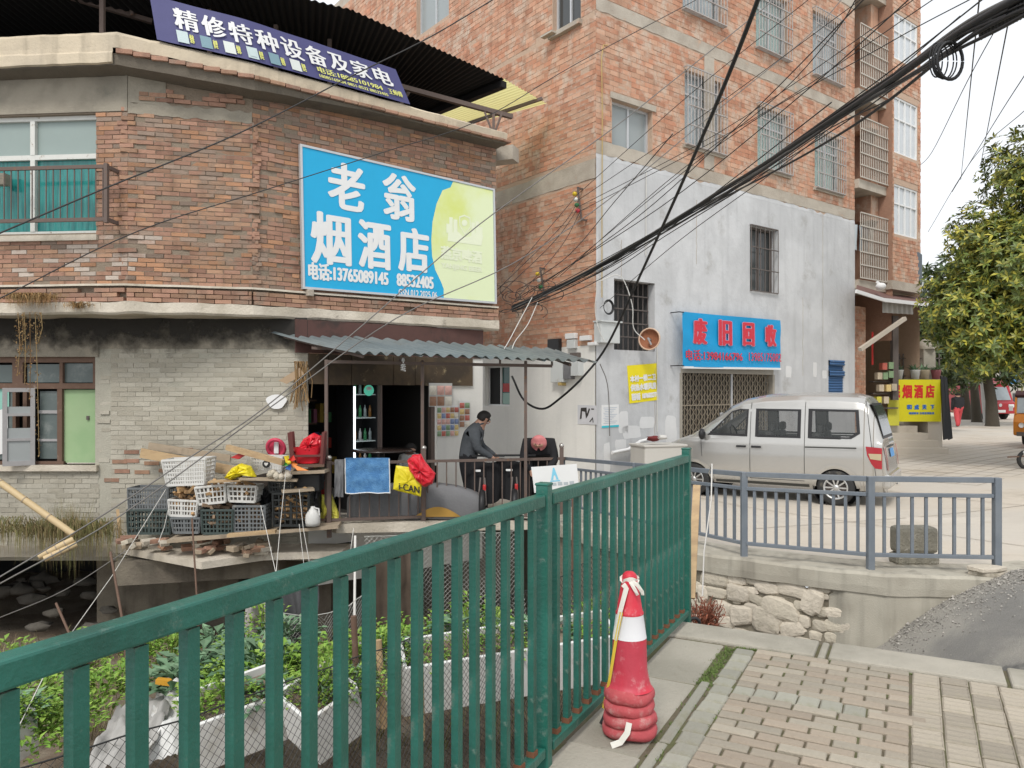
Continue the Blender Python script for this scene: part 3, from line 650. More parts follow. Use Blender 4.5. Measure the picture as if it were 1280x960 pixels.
# blue roller shutter
a0, a1, z0, z1 = roll; rs = MB(); n = 16
for k in range(n):
    z = z0 + (z1 - z0) * k / n; o = .02 + (.06 if k in (10, 11, 14, 15) else 0); h_ = (z1 - z0) / n
    rs.add([Ft.pt(a0, z, -.05 + o), Ft.pt(a1, z, -.05 + o), Ft.pt(a1, z + h_ * .5, -.02 + o), Ft.pt(a0, z + h_ * .5, -.02 + o), Ft.pt(a1, z + h_, -.05 + o), Ft.pt(a0, z + h_, -.05 + o)], [[0, 1, 2, 3], [3, 2, 4, 5]])
rs.build('roller_shutter', M_blue, tb)
M_patch = mat('fresh_white_wash', (.68, .68, .675), .85, .08, 6)
for u, v0, v1 in ((1028, 268, 440), (1003, 372, 470), (870, 250, 330), (818, 452, 560), (776, 300, 346)): a, z0 = Ft.pix(u, v1); z1 = Ft.pix(u, v0)[1]; b = MB(); b.tube([Ft.pt(a + .03 * noise.noise(V((k * .9, u, 0))), z0 + (z1 - z0) * k / 14, .013) for k in range(15)], .006, 4); b.build('wall_crack', M_beam, tb)
for i, (u, v, w_, h_) in enumerate(((779, 528, 14, 26), (789, 540, 26, 16), (838, 540, 16, 40), (758, 572, 9, 40), (808, 528, 20, 15), (775, 556, 16, 14), (985, 465, 10, 14), (1018, 462, 7, 18), (1030, 468, 8, 10))):
    a, z = Ft.pix(u, v); dep = Ft.pt(a, z).y; q = MB(); ww, hh = w_ * dep / F / .793 / 2, h_ * dep / F / 2; N_ = 18
    rr = [1 + .16 * noise.noise(V((math.cos(t) * 1.6 + i * 5, math.sin(t) * 1.6, i))) + .1 * noise.noise(V((math.cos(t) * 6 + i * 5, math.sin(t) * 6, i))) for t in [k * 6.283 / N_ for k in range(N_)]]
    sq_ = lambda c: math.copysign(abs(c) ** .38, c)
    q.prism([Ft.pt(a + ww * sq_(math.cos(k * 6.283 / N_)) * rr[k], z + hh * sq_(math.sin(k * 6.283 / N_)) * rr[k], .013) for k in range(N_)], Ft.n * .002); q.build('paint_patch', M_patch, tb)
M_yel = mat('yellow_pipe', (.46, .33, .12), .5, .1)
b = MB(); b.tube([Ft.pt(.12, 3.4, .05), Ft.pt(.12, 5.2, .05), Ft.pt(.13, 7.0, .05), Ft.pt(.11, 8.1, .05), Ft.pt(.16, 8.35, .05), Ft.pt(.30, 8.4, .03)], .010); b.build('yellow_gas_pipe', M_yel, tb)
M_pipe = mat('white_pipe', (.58, .57, .54), .6, .1)
for u, v0, v1 in ((806, 215, 320), (820, 430, 540)): a, z0 = Ft.pix(u, v1); z1 = Ft.pix(u, v0)[1]; b = MB(); b.tube([Ft.pt(a, z0, .03), Ft.pt(a + .01, z1, .03)], .012); b.build('conduit', M_pipe, tb)
# roof slab and the hidden back of the building
b = MB(); q = [Ft.pt(0, 0), Ft.pt(13.47, 0), Ft.pt(13.47, 0, -9), Lt.pt(0, 0) + Ft.t * 9, Lt.pt(0, 0)]
b.prism([x + Z * ZT for x in q], (0, 0, .3)); b.build('roof', M_beam, tb)
b = MB(); q = [x * 1 for x in q]
for i in (1, 2, 3): b.quad(q[i] - Z * .6, q[(i + 1) % 5] - Z * .6, q[(i + 1) % 5] + Z * ZT, q[i] + Z * ZT)
b.build('rear_wall', M_mortT, tb)
# ------------------------------------------------ balcony bay at the far end
BA, BB = FE, 11.19; BE = Wall(Ft.pt(0, 0, .30).xy, Ft.pt(14, 0, .30).xy).pix(1150.5, 480)[0]
bb2 = Bricks()
bm_ = MB()
fl = [3.5 + 2.93 * k for k in range(4)]
def zat(u, v): return Ft.pix(u, v)[1]
cages = [(zat(1069, 348), zat(1069, 267)), (zat(1067, 222), zat(1067, 147)), (zat(1065, 108), zat(1065, 30))]
cages += [(cages[2][0] + 2.93, cages[2][1] + 2.93)]
# recess back and sides
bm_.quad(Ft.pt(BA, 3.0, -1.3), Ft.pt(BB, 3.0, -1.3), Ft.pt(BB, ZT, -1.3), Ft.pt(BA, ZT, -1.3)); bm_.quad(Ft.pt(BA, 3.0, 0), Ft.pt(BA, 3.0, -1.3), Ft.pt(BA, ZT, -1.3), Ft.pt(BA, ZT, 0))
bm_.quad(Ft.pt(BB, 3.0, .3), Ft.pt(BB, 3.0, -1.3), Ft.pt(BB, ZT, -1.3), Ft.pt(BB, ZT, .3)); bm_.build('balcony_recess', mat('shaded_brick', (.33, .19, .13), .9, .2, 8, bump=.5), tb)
Fb = Wall(Ft.pt(0, 0, .30).xy, Ft.pt(14, 0, .30).xy)
wins = [(Fb.rect(1117.5, y0, y1, 1147)) for y0, y1 in ((229, 292), (119, 190), (14, 72))]
wins.append((wins[2][0], wins[2][1], wins[2][2] + 2.95, wins[2][3] + 2.95))
pb = MB(); z0b = zat(1104, 352); Fb.panel(pb, BB, BE, z0b, ZT, wins, 0, .15); pb.quad(Fb.pt(BE, z0b), Fb.pt(BE, z0b, -3), Fb.pt(BE, ZT, -3), Fb.pt(BE, ZT)); pb.build('mortar_wall', M_mortT, tb)
bb2.wall(Fb, BB, BE, z0b, ZT, [(q[0] - .02, q[1] + .02, q[2] - .03, q[3] + .12) for q in wins], .24, .092, .012, M_brickT, .01, .003)
bb2.build(tb, 0, 'bay_bricks')
b = MB(); Fb.box(b, BB - .05, BE, z0b - .25, z0b, -2, .02); b.build('bay_floor', M_beam, tb)
for q in wins: window(Fb, q, tb, M_white, [mat('pale_sheet_glass', (.55, .58, .60), .2, .08, 3, spec=.5)] if 'pale_sheet_glass' not in MATS else [MATS['pale_sheet_glass']], .05, 3, .62, fw=.05)
for i, (z0, z1) in enumerate(cages):
    b = MB(); Ft.box(b, BA, BB, z0 - .28, z0 - .04, -1.3, .12); b.build('balcony_floor', M_beam, tb)
    cg = MB(); n = 15; rails = 5
    for k in range(n + 1): a = BA + .02 + (BB - BA - .04) * k / n; cg.bar(Ft.pt(a, z0, .16), Ft.pt(a, z1, .16), .018, .018, up=X)
    for k in range(rails + 1): z = z0 + (z1 - z0) * k / rails; cg.bar(Ft.pt(BA, z, .175), Ft.pt(BB, z, .175), .03, .03)
    cg.build('balcony_cage', mat('pale_cage_steel', (.50, .46, .40), .6, .15, 9) if i == 0 else MATS['pale_cage_steel'], tb, kind='stuff')
    b = MB(); w_ = Wall(Ft.pt(BB - .45, 0, -.35).xy, Ft.pt(BB - .1, 0, -.35).xy); Ft.box(b, BB - .42, BB - .02, z1, z1 + 1.25, -.75, -.1); b.build('balcony_pier', M_brickT, tb)
    if i == 0:
        for k in range(4): c = MB(); a = BA + .12 + .3 * k; c.grid(lambda u, v: Ft.pt(a + .22 * u, z1 - .25 - .7 * v, -.1 + .02 * math.sin(u * 9 + v * 3)), 6, 6); c.build('washing', flat('cloth%d' % k, ((190, 200, 205), (120, 130, 140), (90, 80, 85), (170, 160, 150))[k]), tb)
# ground floor of the bay: pier, dark shop front
b = MB(); zt = zat(1072, 392); Ft.panel(b, FE + .0, FE + .62, -.5, zt + .2, (), -.02); b.quad(Ft.pt(FE + .62, -.5, -.02), Ft.pt(FE + .62, -.5, -1.5), Ft.pt(FE + .62, zt + .2, -1.5), Ft.pt(FE + .62, zt + .2, -.02)); b.build('pier', M_mortT, tb)
b3 = Bricks(); b3.wall(Ft, FE + .01, FE + .61, .55, zt + .2, (), .24, .06, .01, M_brickT, -.008, .002); b3.build(tb, 0, 'pier_bricks')
b = MB(); b.quad(Ft.pt(FE + .6, -.5, -1.6), Ft.pt(BE, -.5, -1.6), Ft.pt(BE, 3.6, -1.6), Ft.pt(FE + .6, 3.6, -1.6)); b.build('shop_back', M_dark, tb)
# ================================================================== OLD BRICK SHOP BUILDING
sb = thing('brick_shop_building', 'old two storey brick shop house with grey painted ground floor and ragged roof edge', 'building', (-4, 11.6, -.7))
K0, K1, K2, K3 = (-12, 11.45), (-5.45, 10.9), (-3.825, 11.3), (-.29, 13.8)
W1, W2, W3 = Wall(K0, K1), Wall(K1, K2), Wall(K2, K3); ZS, ZC = 2.66, 6.03
LW = Wall((-12, 11.65), (-3.08, 11.6)); SF = Wall((-3.08, 11.6), (-.52, 13.62))
KS = [K0, K1, K2, K3]
M_crm = mat('cream_render', (.60, .51, .38), .9, .10, 5, col2=(.50, .43, .33), c2=.55, c2scale=1.2, bump=.4, bscale=30, streak=.25, dirt=(.30, .26, .2), dscale=1.6, dlo=.62, dhi=.76)
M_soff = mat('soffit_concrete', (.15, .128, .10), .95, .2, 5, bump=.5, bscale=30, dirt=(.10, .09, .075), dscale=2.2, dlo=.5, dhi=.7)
M_ledge = mat('ledge_concrete', (.60, .54, .45), .9, .12, 6, col2=(.45, .40, .32), c2=.52, c2scale=1.4, bump=.6, bscale=30, dirt=(.22, .19, .15), dscale=2.5, dlo=.60, dhi=.74)
M_rend = mat('grey_render', (.33, .295, .235), .92, .12, 5, col2=(.25, .225, .18), c2=.5, c2scale=1.5, bump=.5, bscale=35, dirt=(.15, .145, .115), dscale=1.4, dlo=.55, dhi=.75)
M_soot_shade = mat('soot_and_shade', (.035, .032, .028), .95, .3, 6, dirt=(.12, .11, .09), dscale=4, dlo=.62, dhi=.72)
M_paintw = mat('flaking_white_paint', (.62, .62, .58), .6, .12, 10, dirt=(.32, .27, .21), dscale=9, dlo=.58, dhi=.7)
w1 = W1.rect(-60, 151, 293, 120.5); w1 = (w1[0], w1[1], W1.pix(120, 291)[1], W1.pix(120, 142)[1])
p = MB(); W1.panel(p, 0, W1.L, ZS, ZC, [w1], 0, .2); W2.panel(p, 0, W2.L, ZS, ZC); W3.panel(p, 0, W3.L, ZS, ZC)
e = Wall(K3, (-1.9, 16.4)); e.panel(p, 0, e.L, ZS, ZC - .15); p.build('mortar_wall', M_mortS, sb)
bs = Bricks(); zt1 = w1[3] + .02
M_brickO = mat('orange_old_brick', (.40, .215, .125), .92, .2, 9, bump=.6, bscale=80, islands=.25, dirt=(.30, .20, .13), dscale=3, dlo=.52, dhi=.68)
M_brickW = mat('whitened_brick', (.47, .40, .34), .92, .2, 14, col2=(.34, .20, .14), c2=.5, c2scale=5, bump=.6, bscale=80, islands=.2)
M_brickK = mat('grey_old_brick', (.27, .20, .155), .92, .2, 9, bump=.6, bscale=80, islands=.3)
def old(w):
    def pick(a, z):
        p = w.pt(a, z); wh = (1 if p.x < -5.0 and 3.1 < z < 3.75 else 0) * (.5 + .9 * noise.noise(p * 2.2)); g = .06 + .35 * max(0, noise.noise(p * 1.1 + V((4, 0, 0)))) + (.12 if z > 5.3 else 0); q = random.random()
        return M_brickW if q < wh else M_brickO if random.random() < .12 + .25 * max(0, noise.noise(p * .8)) else M_brickK if random.random() < g else M_brickS
    return pick
bs.wall(W1, 0, W1.L, ZS + .42, zt1, [(w1[0], w1[1], w1[2], w1[3] + .1)], .225, .054, .0105, old(W1), .009, .004, 1, .01, .008)
bs.wall(W2, .0, W2.L, ZS + .42, 5.52, [], .225, .054, .0105, old(W2), .009, .006, 1, .022, .016)
bs.wall(W2, .15, W2.L - .1, 5.70, 5.93, [], .225, .056, .012, M_brickS, .02, .016, .9, .06, .03)
sgA = (W3.pix(376, 181)[0], W3.pix(618, 237)[0]); hole = (sgA[0] + .05, sgA[1] - .05, W3.pix(378, 350)[1] + .1, W3.pix(380, 185)[1] - .35)
bs.wall(W3, 0, W3.L, ZS + .42, ZC + .02, [hole], .225, .058, .010, old(W3), .009, .006, 1, .016, .014, 4)
for w, a0, a1, zz in ((W1, 0, W1.L, 0), (W2, 0, W2.L, 0), (W3, 0, W3.L, 0)): bs.wall(w, a0, a1, ZS + .17, ZS + .38, [], .225, .056, .010, M_brickS, .085, .006, .9, .02, .01)
for K_, w in ((K1, W2), (K2, W3)):           # toothed bricks where the facets meet
    z = ZS + .45; k = 0
    while z < 5.6: bs.L.append((Wall((K_[0] - .15, K_[1] + .01), (K_[0] + .15, K_[1] + .07)), .15 + random.gauss(0, .02), z, (.16, .22)[k % 2] + random.uniform(-.03, .03), .054, .03 + random.gauss(0, .016), random.gauss(0, .03), M_brickS, False, 1)); z += .0645; k += 1
nsb = len(bs.L)
# lower wall, grey paint over brick
wl_ = LW.rect(-70, 449, 583, 119); wl_ = (wl_[0], wl_[1], LW.pix(119, 581)[1], LW.pix(119, 446)[1])
p = MB(); LW.panel(p, 0, LW.L, -1.0, ZS, [wl_], 0, .2); p.build('grey_mortar_wall', M_mortG, sb)
zr = LW.pix(200, 436)[1]; az = LW.pix(124, 500)[0]
bs.wall(LW, az + .18, LW.L, -.78, zr, [], .235, .064, .009, M_brickG, .006, .0025, 1.1, .004, .006)
bs.wall(LW, 0, az, -.78, wl_[2] - .09, [], .235, .064, .009, M_brickG, .006, .003, 1.1, .01, .006)
k = 0; z = wl_[2]
while z < zr - .1: bs.L.append((LW, az + .09 + random.gauss(0, .012), z, .17 + random.uniform(-.04, .03), .054, -.02 + random.gauss(0, .02), random.gauss(0, .03), M_brickG, False, 1)); z += .066
# bricks where the paint has come off
for u, v in ((150, 577), (165, 576), (153, 589), (178, 590), (140, 600), (165, 565), (190, 579), (208, 588), (235, 575), (232, 562)):
    a, z = LW.pix(u, v); bs.L.append((LW, a, z, .225, .056, .014, 0, M_brickS, False, 1))
bs.build(sb)
p = MB()
LW.panel(p, az + .0, LW.L, zr, ZS, (), .012); LW.panel(p, 0, az, wl_[3] + .0, ZS, (), .02); p.build('render_band', M_rend, sb)
_n = M_soot_shade.node_tree; _N, _L = _n.nodes, _n.links; _tc = _N.new('ShaderNodeTexCoord'); _sp = _N.new('ShaderNodeSeparateXYZ'); _nz = _N.new('ShaderNodeTexNoise'); _nz.inputs['Scale'].default_value = 2.4; _nz.inputs['Detail'].default_value = 8; _nz.inputs['Roughness'].default_value = .65
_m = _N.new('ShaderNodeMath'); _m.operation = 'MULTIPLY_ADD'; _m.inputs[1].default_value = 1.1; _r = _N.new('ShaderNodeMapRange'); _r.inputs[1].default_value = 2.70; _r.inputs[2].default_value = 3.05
_L.new(_tc.outputs['Object'], _sp.inputs[0]); _L.new(_tc.outputs['Object'], _nz.inputs['Vector']); _L.new(_nz.outputs['Fac'], _m.inputs[0]); _L.new(_sp.outputs['Z'], _m.inputs[2]); _L.new(_m.outputs[0], _r.inputs[0]); _L.new(_r.outputs[0], _N['Principled BSDF'].inputs['Alpha'])   # soot stain merged with painted slab shadow, fading out at a ragged lower edge
b = MB(); b.grid(lambda u, v: LW.pt(LW.L * u, 1.75 + .92 * v, .030), 80, 4); b.build('soot_shade_sheet', M_soot_shade, sb)
p = MB(); W1.panel(p, 0, W1.L, zt1 + .0, ZC + .05, (), .02); p.grid(lambda u, v: W2.pt(W2.L * u, 5.50 + v * (.17 + .07 * noise.noise(V((u * 9, 0, 7)))) - .03 * noise.noise(V((u * 12, 0, 1))), .015 + .012 * noise.noise(V((u * 9, v * 4, 0)))), 40, 4)
W2.panel(p, 0, .5, 5.66, ZC, (), .016); p.build('render_band', M_rend, sb)
# floor ledge and roof edge
b = MB(); band(b, KS, [(-.2, ZS + .43), (.085, ZS + .42), (.09, ZS + .39)], .2, .006); b.build('ledge_cap', M_ledge, sb)
b = MB(); band(b, KS, [(-.2, ZS + .165), (.115, ZS + .16), (.125, ZS + .02), (.10, ZS - .01), (-.75, ZS + .0)], .1, .022, 3); b.build('floor_slab', M_ledge, sb)
CB, CS = (0, 0, -.17, -.20), (1, 1, .83, .60)      # the roof edge drops and thins towards the right
def zmp(i, t, z): return ZC + (z - ZC) * (CS[i] + (CS[i + 1] - CS[i]) * t) + CB[i] + (CB[i + 1] - CB[i]) * t
def zms(i, t, z):
    w = min(1, t * 2.2) if i == 2 else 0; return zmp(i, t, z) * (1 - w) + (zmp(i, t, ZC + .165) - (ZC + .17 - z) * .12) * w
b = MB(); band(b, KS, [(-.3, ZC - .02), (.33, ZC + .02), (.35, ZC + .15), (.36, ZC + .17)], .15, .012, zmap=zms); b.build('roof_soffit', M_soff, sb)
b = MB(); band(b, KS, [(.36, ZC + .25), (.375, ZC + .42), (.33, ZC + .47), (-.1, ZC + .48)], .12, .014, zmap=zmp); b.build('roof_edge', M_crm, sb)
b = MB(); band([None] and b, [K0, K1], [(.345, ZC + .03), (.385, ZC + .04), (.39, ZC + .17), (.37, ZC + .20), (.372, ZC + .26)], .12, .012); b.build('roof_edge_render', M_crm, sb)
ob = offs(KS, .395); bd = Bricks(); bw_ = []
for i, (p0, p1) in enumerate(zip(ob[1:], ob[2:])):
    w = Wall(p0, p1); bw_.append(w); bd.wall(w, 0, w.L + .06, ZC + .172, ZC + .245, [], .215, .066, .012, M_brickS, .0, .008, 1, .0, .012)
eb = MB()
for q in bd.L:
    w, a, z, l, h, o, r = q[:7]; m_ = MB(); ii = 1 if w is bw_[0] else 2; tt = a / w.L; w.box(m_, a - l / 2, a + l / 2, zmp(ii, tt, z - h / 2), zmp(ii, tt, z + h / 2), -.25, o + .012); m_.build('edge_brick', M_brickS, sb, bev=.006)
b = MB(); c = V((K3[0], K3[1], ZC - .20)); b.bar(c + V((-.5, .55, .06)), c + V((.36, .20, .06)), .30, .26); b.build('beam_end', M_beam, sb)
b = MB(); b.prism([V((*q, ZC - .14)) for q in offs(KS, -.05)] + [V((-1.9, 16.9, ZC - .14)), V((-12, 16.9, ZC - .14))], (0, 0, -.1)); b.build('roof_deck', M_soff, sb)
# upper window with railing
M_teal = mat('teal_glass', (.02, .16, .155), .12, .25, 3, col2=(.03, .24, .22), c2=.5, c2scale=2.5, spec=.6, stretch=(9, 9, .8))
M_frosty = mat('frosted_pane', (.27, .33, .31), .35, .10, 1.5, spec=.5)
f = MB(); a0, a1, z0, z1 = w1; am = W1.pix(37.5, 200)[0]; zt = W1.pix(60, 195)[1]
W1.box(f, a0, a1, z0 - .03, z0 + .045, -.16, -.06); W1.box(f, a0, a1, z1 - .06, z1, -.16, -.06); W1.box(f, a1 - .04, a1, z0 + .045, z1 - .06, -.16, -.06); W1.box(f, a0, a1 - .04, zt - .035, zt + .035, -.158, -.055); W1.box(f, am - .035, am + .035, z0 + .045, zt - .035, -.156, -.05); W1.box(f, am - .035, am + .035, zt + .035, z1 - .06, -.156, -.05)
fr = f.build('window', M_paintw, sb)
for x0, x1 in ((a0, am), (am, a1)):
    for y0, y1, m in ((z0, zt, M_teal), (zt, z1, M_frosty)): b = MB(); W1.box(b, x0 + .02, x1 - .02, y0 + .02, y1 - .02, -.12, -.11); b.build('pane', m, fr)
b = MB(); b.quad(W1.pt(a0, z0, -.3), W1.pt(a1, z0, -.3), W1.pt(a1, z1, -.3), W1.pt(a0, z1, -.3)); b.build('room', M_dark, fr)
b = MB(); W1.box(b, a0, a1 + .03, z0 - .11, z0 - .03, -.16, .05); b.build('sill', M_ledge, sb)
M_brn = mat('rusty_brown_steel', (.13, .095, .08), .7, .2, 20, dirt=(.2, .1, .05), dscale=12, dlo=.58, dhi=.7)
b = MB(); e1 = W1.pix(133, 240, .28)[0]; zt, zb_ = W1.pix(133, 208, .28)[1], W1.pix(133, 274, .28)[1]
for z in (zt, zb_):
    b.bar(W1.pt(-.0, z, .28), W1.pt(e1, z, .28), .035, .05)
    b.bar(W1.pt(e1, z, 0), W1.pt(e1, z, .28), .035, .05)
b.bar(W1.pt(e1, zb_ - .05, .28), W1.pt(e1, zt + .04, .28), .06, .05, up=X)
b.build('window_railing', M_brn, sb); b = MB(); n = 62
for k in range(n): a = e1 * (k + .5) / n; b.bar(W1.pt(a, zb_, .28), W1.pt(a, zt, .28), .012, .012, up=X)
b.build('railing_bars', M_brn, sb, kind='stuff')
b = MB(); b.box(W1.pt(W1.pix(6, 220)[0], W1.pix(6, 226)[1], .05), (.16, .12, .16)); b.build('meter', M_rend, sb)
# lower window with wooden frame, one leaf open, one pane gone green
M_wood = mat('old_brown_wood', (.14, .085, .06), .8, .2, 12, dirt=(.30, .24, .19), dscale=6, dlo=.6, dhi=.75, stretch=(1, 1, 1))
M_woodg = mat('weathered_grey_wood', (.34, .33, .33), .85, .15, 12, dirt=(.5, .48, .45), dscale=8, dlo=.6, dhi=.72)
M_gdoor = mat('pale_green_board', (.34, .47, .26), .7, .08, 3, col2=(.28, .42, .22), c2=.5, c2scale=1.5, dirt=(.42, .46, .30), dscale=2.5, dlo=.62, dhi=.74)
M_gl = mat('dusty_glass', (.10, .125, .12), .3, .2, 3, spec=.5, dirt=(.2, .22, .21), dscale=3, dlo=.5, dhi=.75)
A = lambda u: LW.pix(u, 500)[0]
Zz = lambda v: LW.pix(60, v)[1]
f = MB(); a0, a1, z0, z1 = wl_
for u0, u1, v0, v1 in ((-70, 119, 445, 453), (115, 120, 453, 484), (14, 27, 453, 484), (73, 77, 453, 479), (-70, 120, 479, 486), (70, 76, 486, 579), (27, 32, 486, 579), (-70, -62, 453, 579), (-70, 78, 577, 583), (14, 18, 486, 579)):
    LW.box(f, A(u0), A(u1), Zz(v1), Zz(v0), -.12 - .001 * (u0 % 7), -.03 + .002 * (v0 % 5))
fr = f.build('wooden_window', M_wood, sb)
for u0, u1, v0, v1 in ((30, 73, 455, 478), (77, 113, 454, 478), (46, 70, 489, 513), (46, 70, 517, 549), (46, 70, 552, 574), (-55, 12, 456, 478), (-55, 13, 488, 575)):
    b = MB(); LW.box(b, A(u0), A(u1), Zz(v1), Zz(v0), -.09, -.08); b.build('pane', M_gl, fr)
f = MB()
for v0, v1 in ((513, 517), (549, 552)): f = MB(); LW.box(f, A(44), A(71), Zz(v1), Zz(v0), -.10, -.06); f.build('glazing_bar', M_woodg, fr)
0
b = MB(); LW.box(b, A(76), A(120), Zz(579), Zz(487), -.11, -.085); b.build('green_board', M_gdoor, fr)
b = MB(); LW.box(b, A(105), A(108), Zz(525), Zz(520), -.085, -.06); b.build('latch', M_grilleD, fr)
b = MB(); b.quad(LW.pt(a0, z0, -.5), LW.pt(a1, z0, -.5), LW.pt(a1, z1, -.5), LW.pt(a0, z1, -.5)); b.build('room', M_dark, fr)
b = MB(); LW.box(b, a0, A(124), z0 - .09, z0, -.15, .08); b.build('window_sill', M_ledge, sb)
# open casement leaf swung out
hA = LW.pt(A(45), 0, .02); lf = Wall(V((hA.x - .36, hA.y - .20)), V((hA.x, hA.y)))
f = MB(); zb_, zt = Zz(581), Zz(485)
for a_, b_, c_, d_ in ((0, .06, zb_, zt), (lf.L - .06, lf.L, zb_, zt), (.06, lf.L - .06, zt - .06, zt), (.06, lf.L - .06, zb_, zb_ + .07), (.06, lf.L - .06, zb_ + .37, zb_ + .41), (.06, lf.L - .06, zt - .42, zt - .38)): lf.box(f, a_, b_, c_, d_, 0, .04)
leaf = f.build('window_leaf', M_woodg, sb)
for c_, d_ in ((zb_ + .07, zb_ + .37), (zb_ + .41, zt - .60), (zt - .38, zt - .28)): b = MB(); lf.box(b, .05, lf.L - .05, c_, d_, .015, .02); b.build('pane', mat('whitened_glass', (.32, .34, .34), .4, .1, 3) if 'whitened_glass' not in MATS else MATS['whitened_glass'], leaf)
b = MB(); b.prism([LW.pt(A(x), Zz(y), -.07) for x, y in ((-10, 486), (8, 486), (8, 508), (4, 512), (-10, 512))], LW.n * .01); b.build('teal_pane', mat('pale_teal', (.25, .5, .42), .5), fr)
b = MB(); b.prism([LW.pt(A(x), Zz(y), -.07) for x, y in ((-10, 514), (6, 510), (7, 566), (-10, 570))], LW.n * .01); b.build('paper', M_white, fr)
# ------------------------------------------------ shop front under the awning
M_brown = mat('stained_boards', (.11, .078, .048), .85, .25, 5, col2=(.06, .045, .032), c2=.5, c2scale=2.5, dirt=(.33, .26, .15), dscale=4, dlo=.58, dhi=.72)
M_maro = mat('maroon_sheet', (.10, .05, .042), .8, .2, 4, dirt=(.05, .035, .03), dscale=2.5, dlo=.5, dhi=.7)
sA = lambda u: SF.pix(u, 500)[0]
zh = SF.pix(460, 481)[1]; zf = -.36
door = (.03, sA(537), zf, zh)
p = MB(); SF.panel(p, sA(546), SF.L, -.9, ZS, (), .0, .0); SF.panel(p, 0, SF.L, -1.4, zf, (), -.01); e = Wall((-.52, 13.62), (-.9, 15.4)); e.panel(p, 0, e.L, -.9, ZS); p.build('white_shop_wall', M_plas2, sb)
n = 7; xs = [0, .32, .70, 1.02, 1.45, 1.85, 2.05, sA(590)]
for i in range(n):                             # header boards
    b = MB(); SF.box(b, xs[i] + .004, xs[i + 1] - .004, zh + .0 + random.uniform(-.01, .01), zh + .47, .0, .03 + .008 * (i % 3)); b.build('board', M_brown, sb)
b = MB(); SF.box(b, -.2, SF.L, zh + .475, ZS - .02, -.02, .02); b.build('fascia_sheet', M_maro, sb)
for u, v0, wd in ((540.5, 481, .07), (476, 481, .03)): a = sA(u); b = MB(); SF.box(b, a - wd / 2, a + wd / 2, zf, zh, -.08, .02); b.build('door_post', M_brn, sb)
iw = 3.2; q0, q1 = 0.0, sA(545)
b = MB(); c = [SF.pt(q0, zf, -.05), SF.pt(q1, zf, -.05), SF.pt(q1, zf, -iw), SF.pt(q0, zf, -iw)]
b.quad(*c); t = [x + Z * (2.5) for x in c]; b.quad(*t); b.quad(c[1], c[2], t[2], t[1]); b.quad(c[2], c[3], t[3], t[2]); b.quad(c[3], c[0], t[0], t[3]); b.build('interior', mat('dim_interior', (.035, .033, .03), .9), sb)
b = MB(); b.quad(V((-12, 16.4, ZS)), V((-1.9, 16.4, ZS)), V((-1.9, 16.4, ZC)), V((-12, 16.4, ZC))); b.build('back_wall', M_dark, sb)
# shelf of goods inside, barely lit
shelf = thing('goods_shelf', 'dim shelf of packets and bottles inside the dark shop left of the drinks fridge', 'shelf', tuple(SF.pt(.5, zf, -1.6)))
b = MB()
for z in (0, .45, .9, 1.35, 1.75): b = MB(); SF.box(b, .15, sA(446), zf + z, zf + z + .03, -1.9, -1.5); b.build('board', M_wood, shelf)
for i in range(34):
    z = (0, .45, .9, 1.35)[i % 4] + .03; a = .2 + (i // 4) * .115; m = MB(); h_ = random.uniform(.15, .34); SF.box(m, a, a + random.uniform(.06, .1), zf + z, zf + z + h_, -1.75, -1.55)
    m.build('packet', flat('pk%d' % (i % 6), ((170, 50, 40), (60, 120, 70), (190, 190, 180), (180, 150, 60), (70, 80, 130), (150, 90, 110))[i % 6]) if 'pk%d' % (i % 6) not in MATS else MATS['pk%d' % (i % 6)], shelf)
# ------------------------------------------------ platform, ledge and basement
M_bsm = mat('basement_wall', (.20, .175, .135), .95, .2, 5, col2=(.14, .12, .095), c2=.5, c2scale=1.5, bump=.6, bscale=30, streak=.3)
b = MB(); q = [V((-2.55, 11.15, zf)), V((.75, 11.5, zf)), V((.6, 12.0, zf)), V((-.52, 13.6, zf)), V((-3.05, 11.62, zf))]; b.prism([x - Z * .001 for x in q], (0, 0, -.14)); b.build('terrace_slab', M_ledge, sb)
zl = -.74; le = [V((P(128, 0, 11.6).x, 11.6, zl)), V((P(252, 0, 10.35).x, 10.35, zl)), V((P(330, 0, 10.9).x, 10.9, zl)), V((-2.45, 11.05, zl)), V((-2.45, 11.6, zl))]
b = MB(); b.prism(le, (0, 0, -.10)); b.build('ledge_slab', M_ledge, sb)
b = MB(); b.bar(V((-5.7, 11.25, zl - .32)), V((-3.4, 11.4, zl - .22)), .5, .34); b.build('ledge_beam', M_bsm, sb)
b = MB(); b.grid(lambda u, v: V((-12 + 8.9 * u, 11.55 - .25 * v - .1 * noise.noise(V((u * 14, v, 0))), zl - .02 - .12 * v)), 60, 2); b.build('ground_ledge', M_rend, sb)
b = MB()
def bw(x0, x1, y0, y1, z0, z1): b.quad(V((x0, y0, z0)), V((x1, y1, z0)), V((x1, y1, z1)), V((x0, y0, z1)))
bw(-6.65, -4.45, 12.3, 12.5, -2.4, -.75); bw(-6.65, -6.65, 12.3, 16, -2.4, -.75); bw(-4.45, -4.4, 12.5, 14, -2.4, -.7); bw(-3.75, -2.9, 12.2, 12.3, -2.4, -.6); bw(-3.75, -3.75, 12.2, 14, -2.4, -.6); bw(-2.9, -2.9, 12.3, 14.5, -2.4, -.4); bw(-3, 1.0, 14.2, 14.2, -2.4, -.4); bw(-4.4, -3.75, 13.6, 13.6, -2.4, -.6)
b.build('basement_wall', M_bsm, sb)
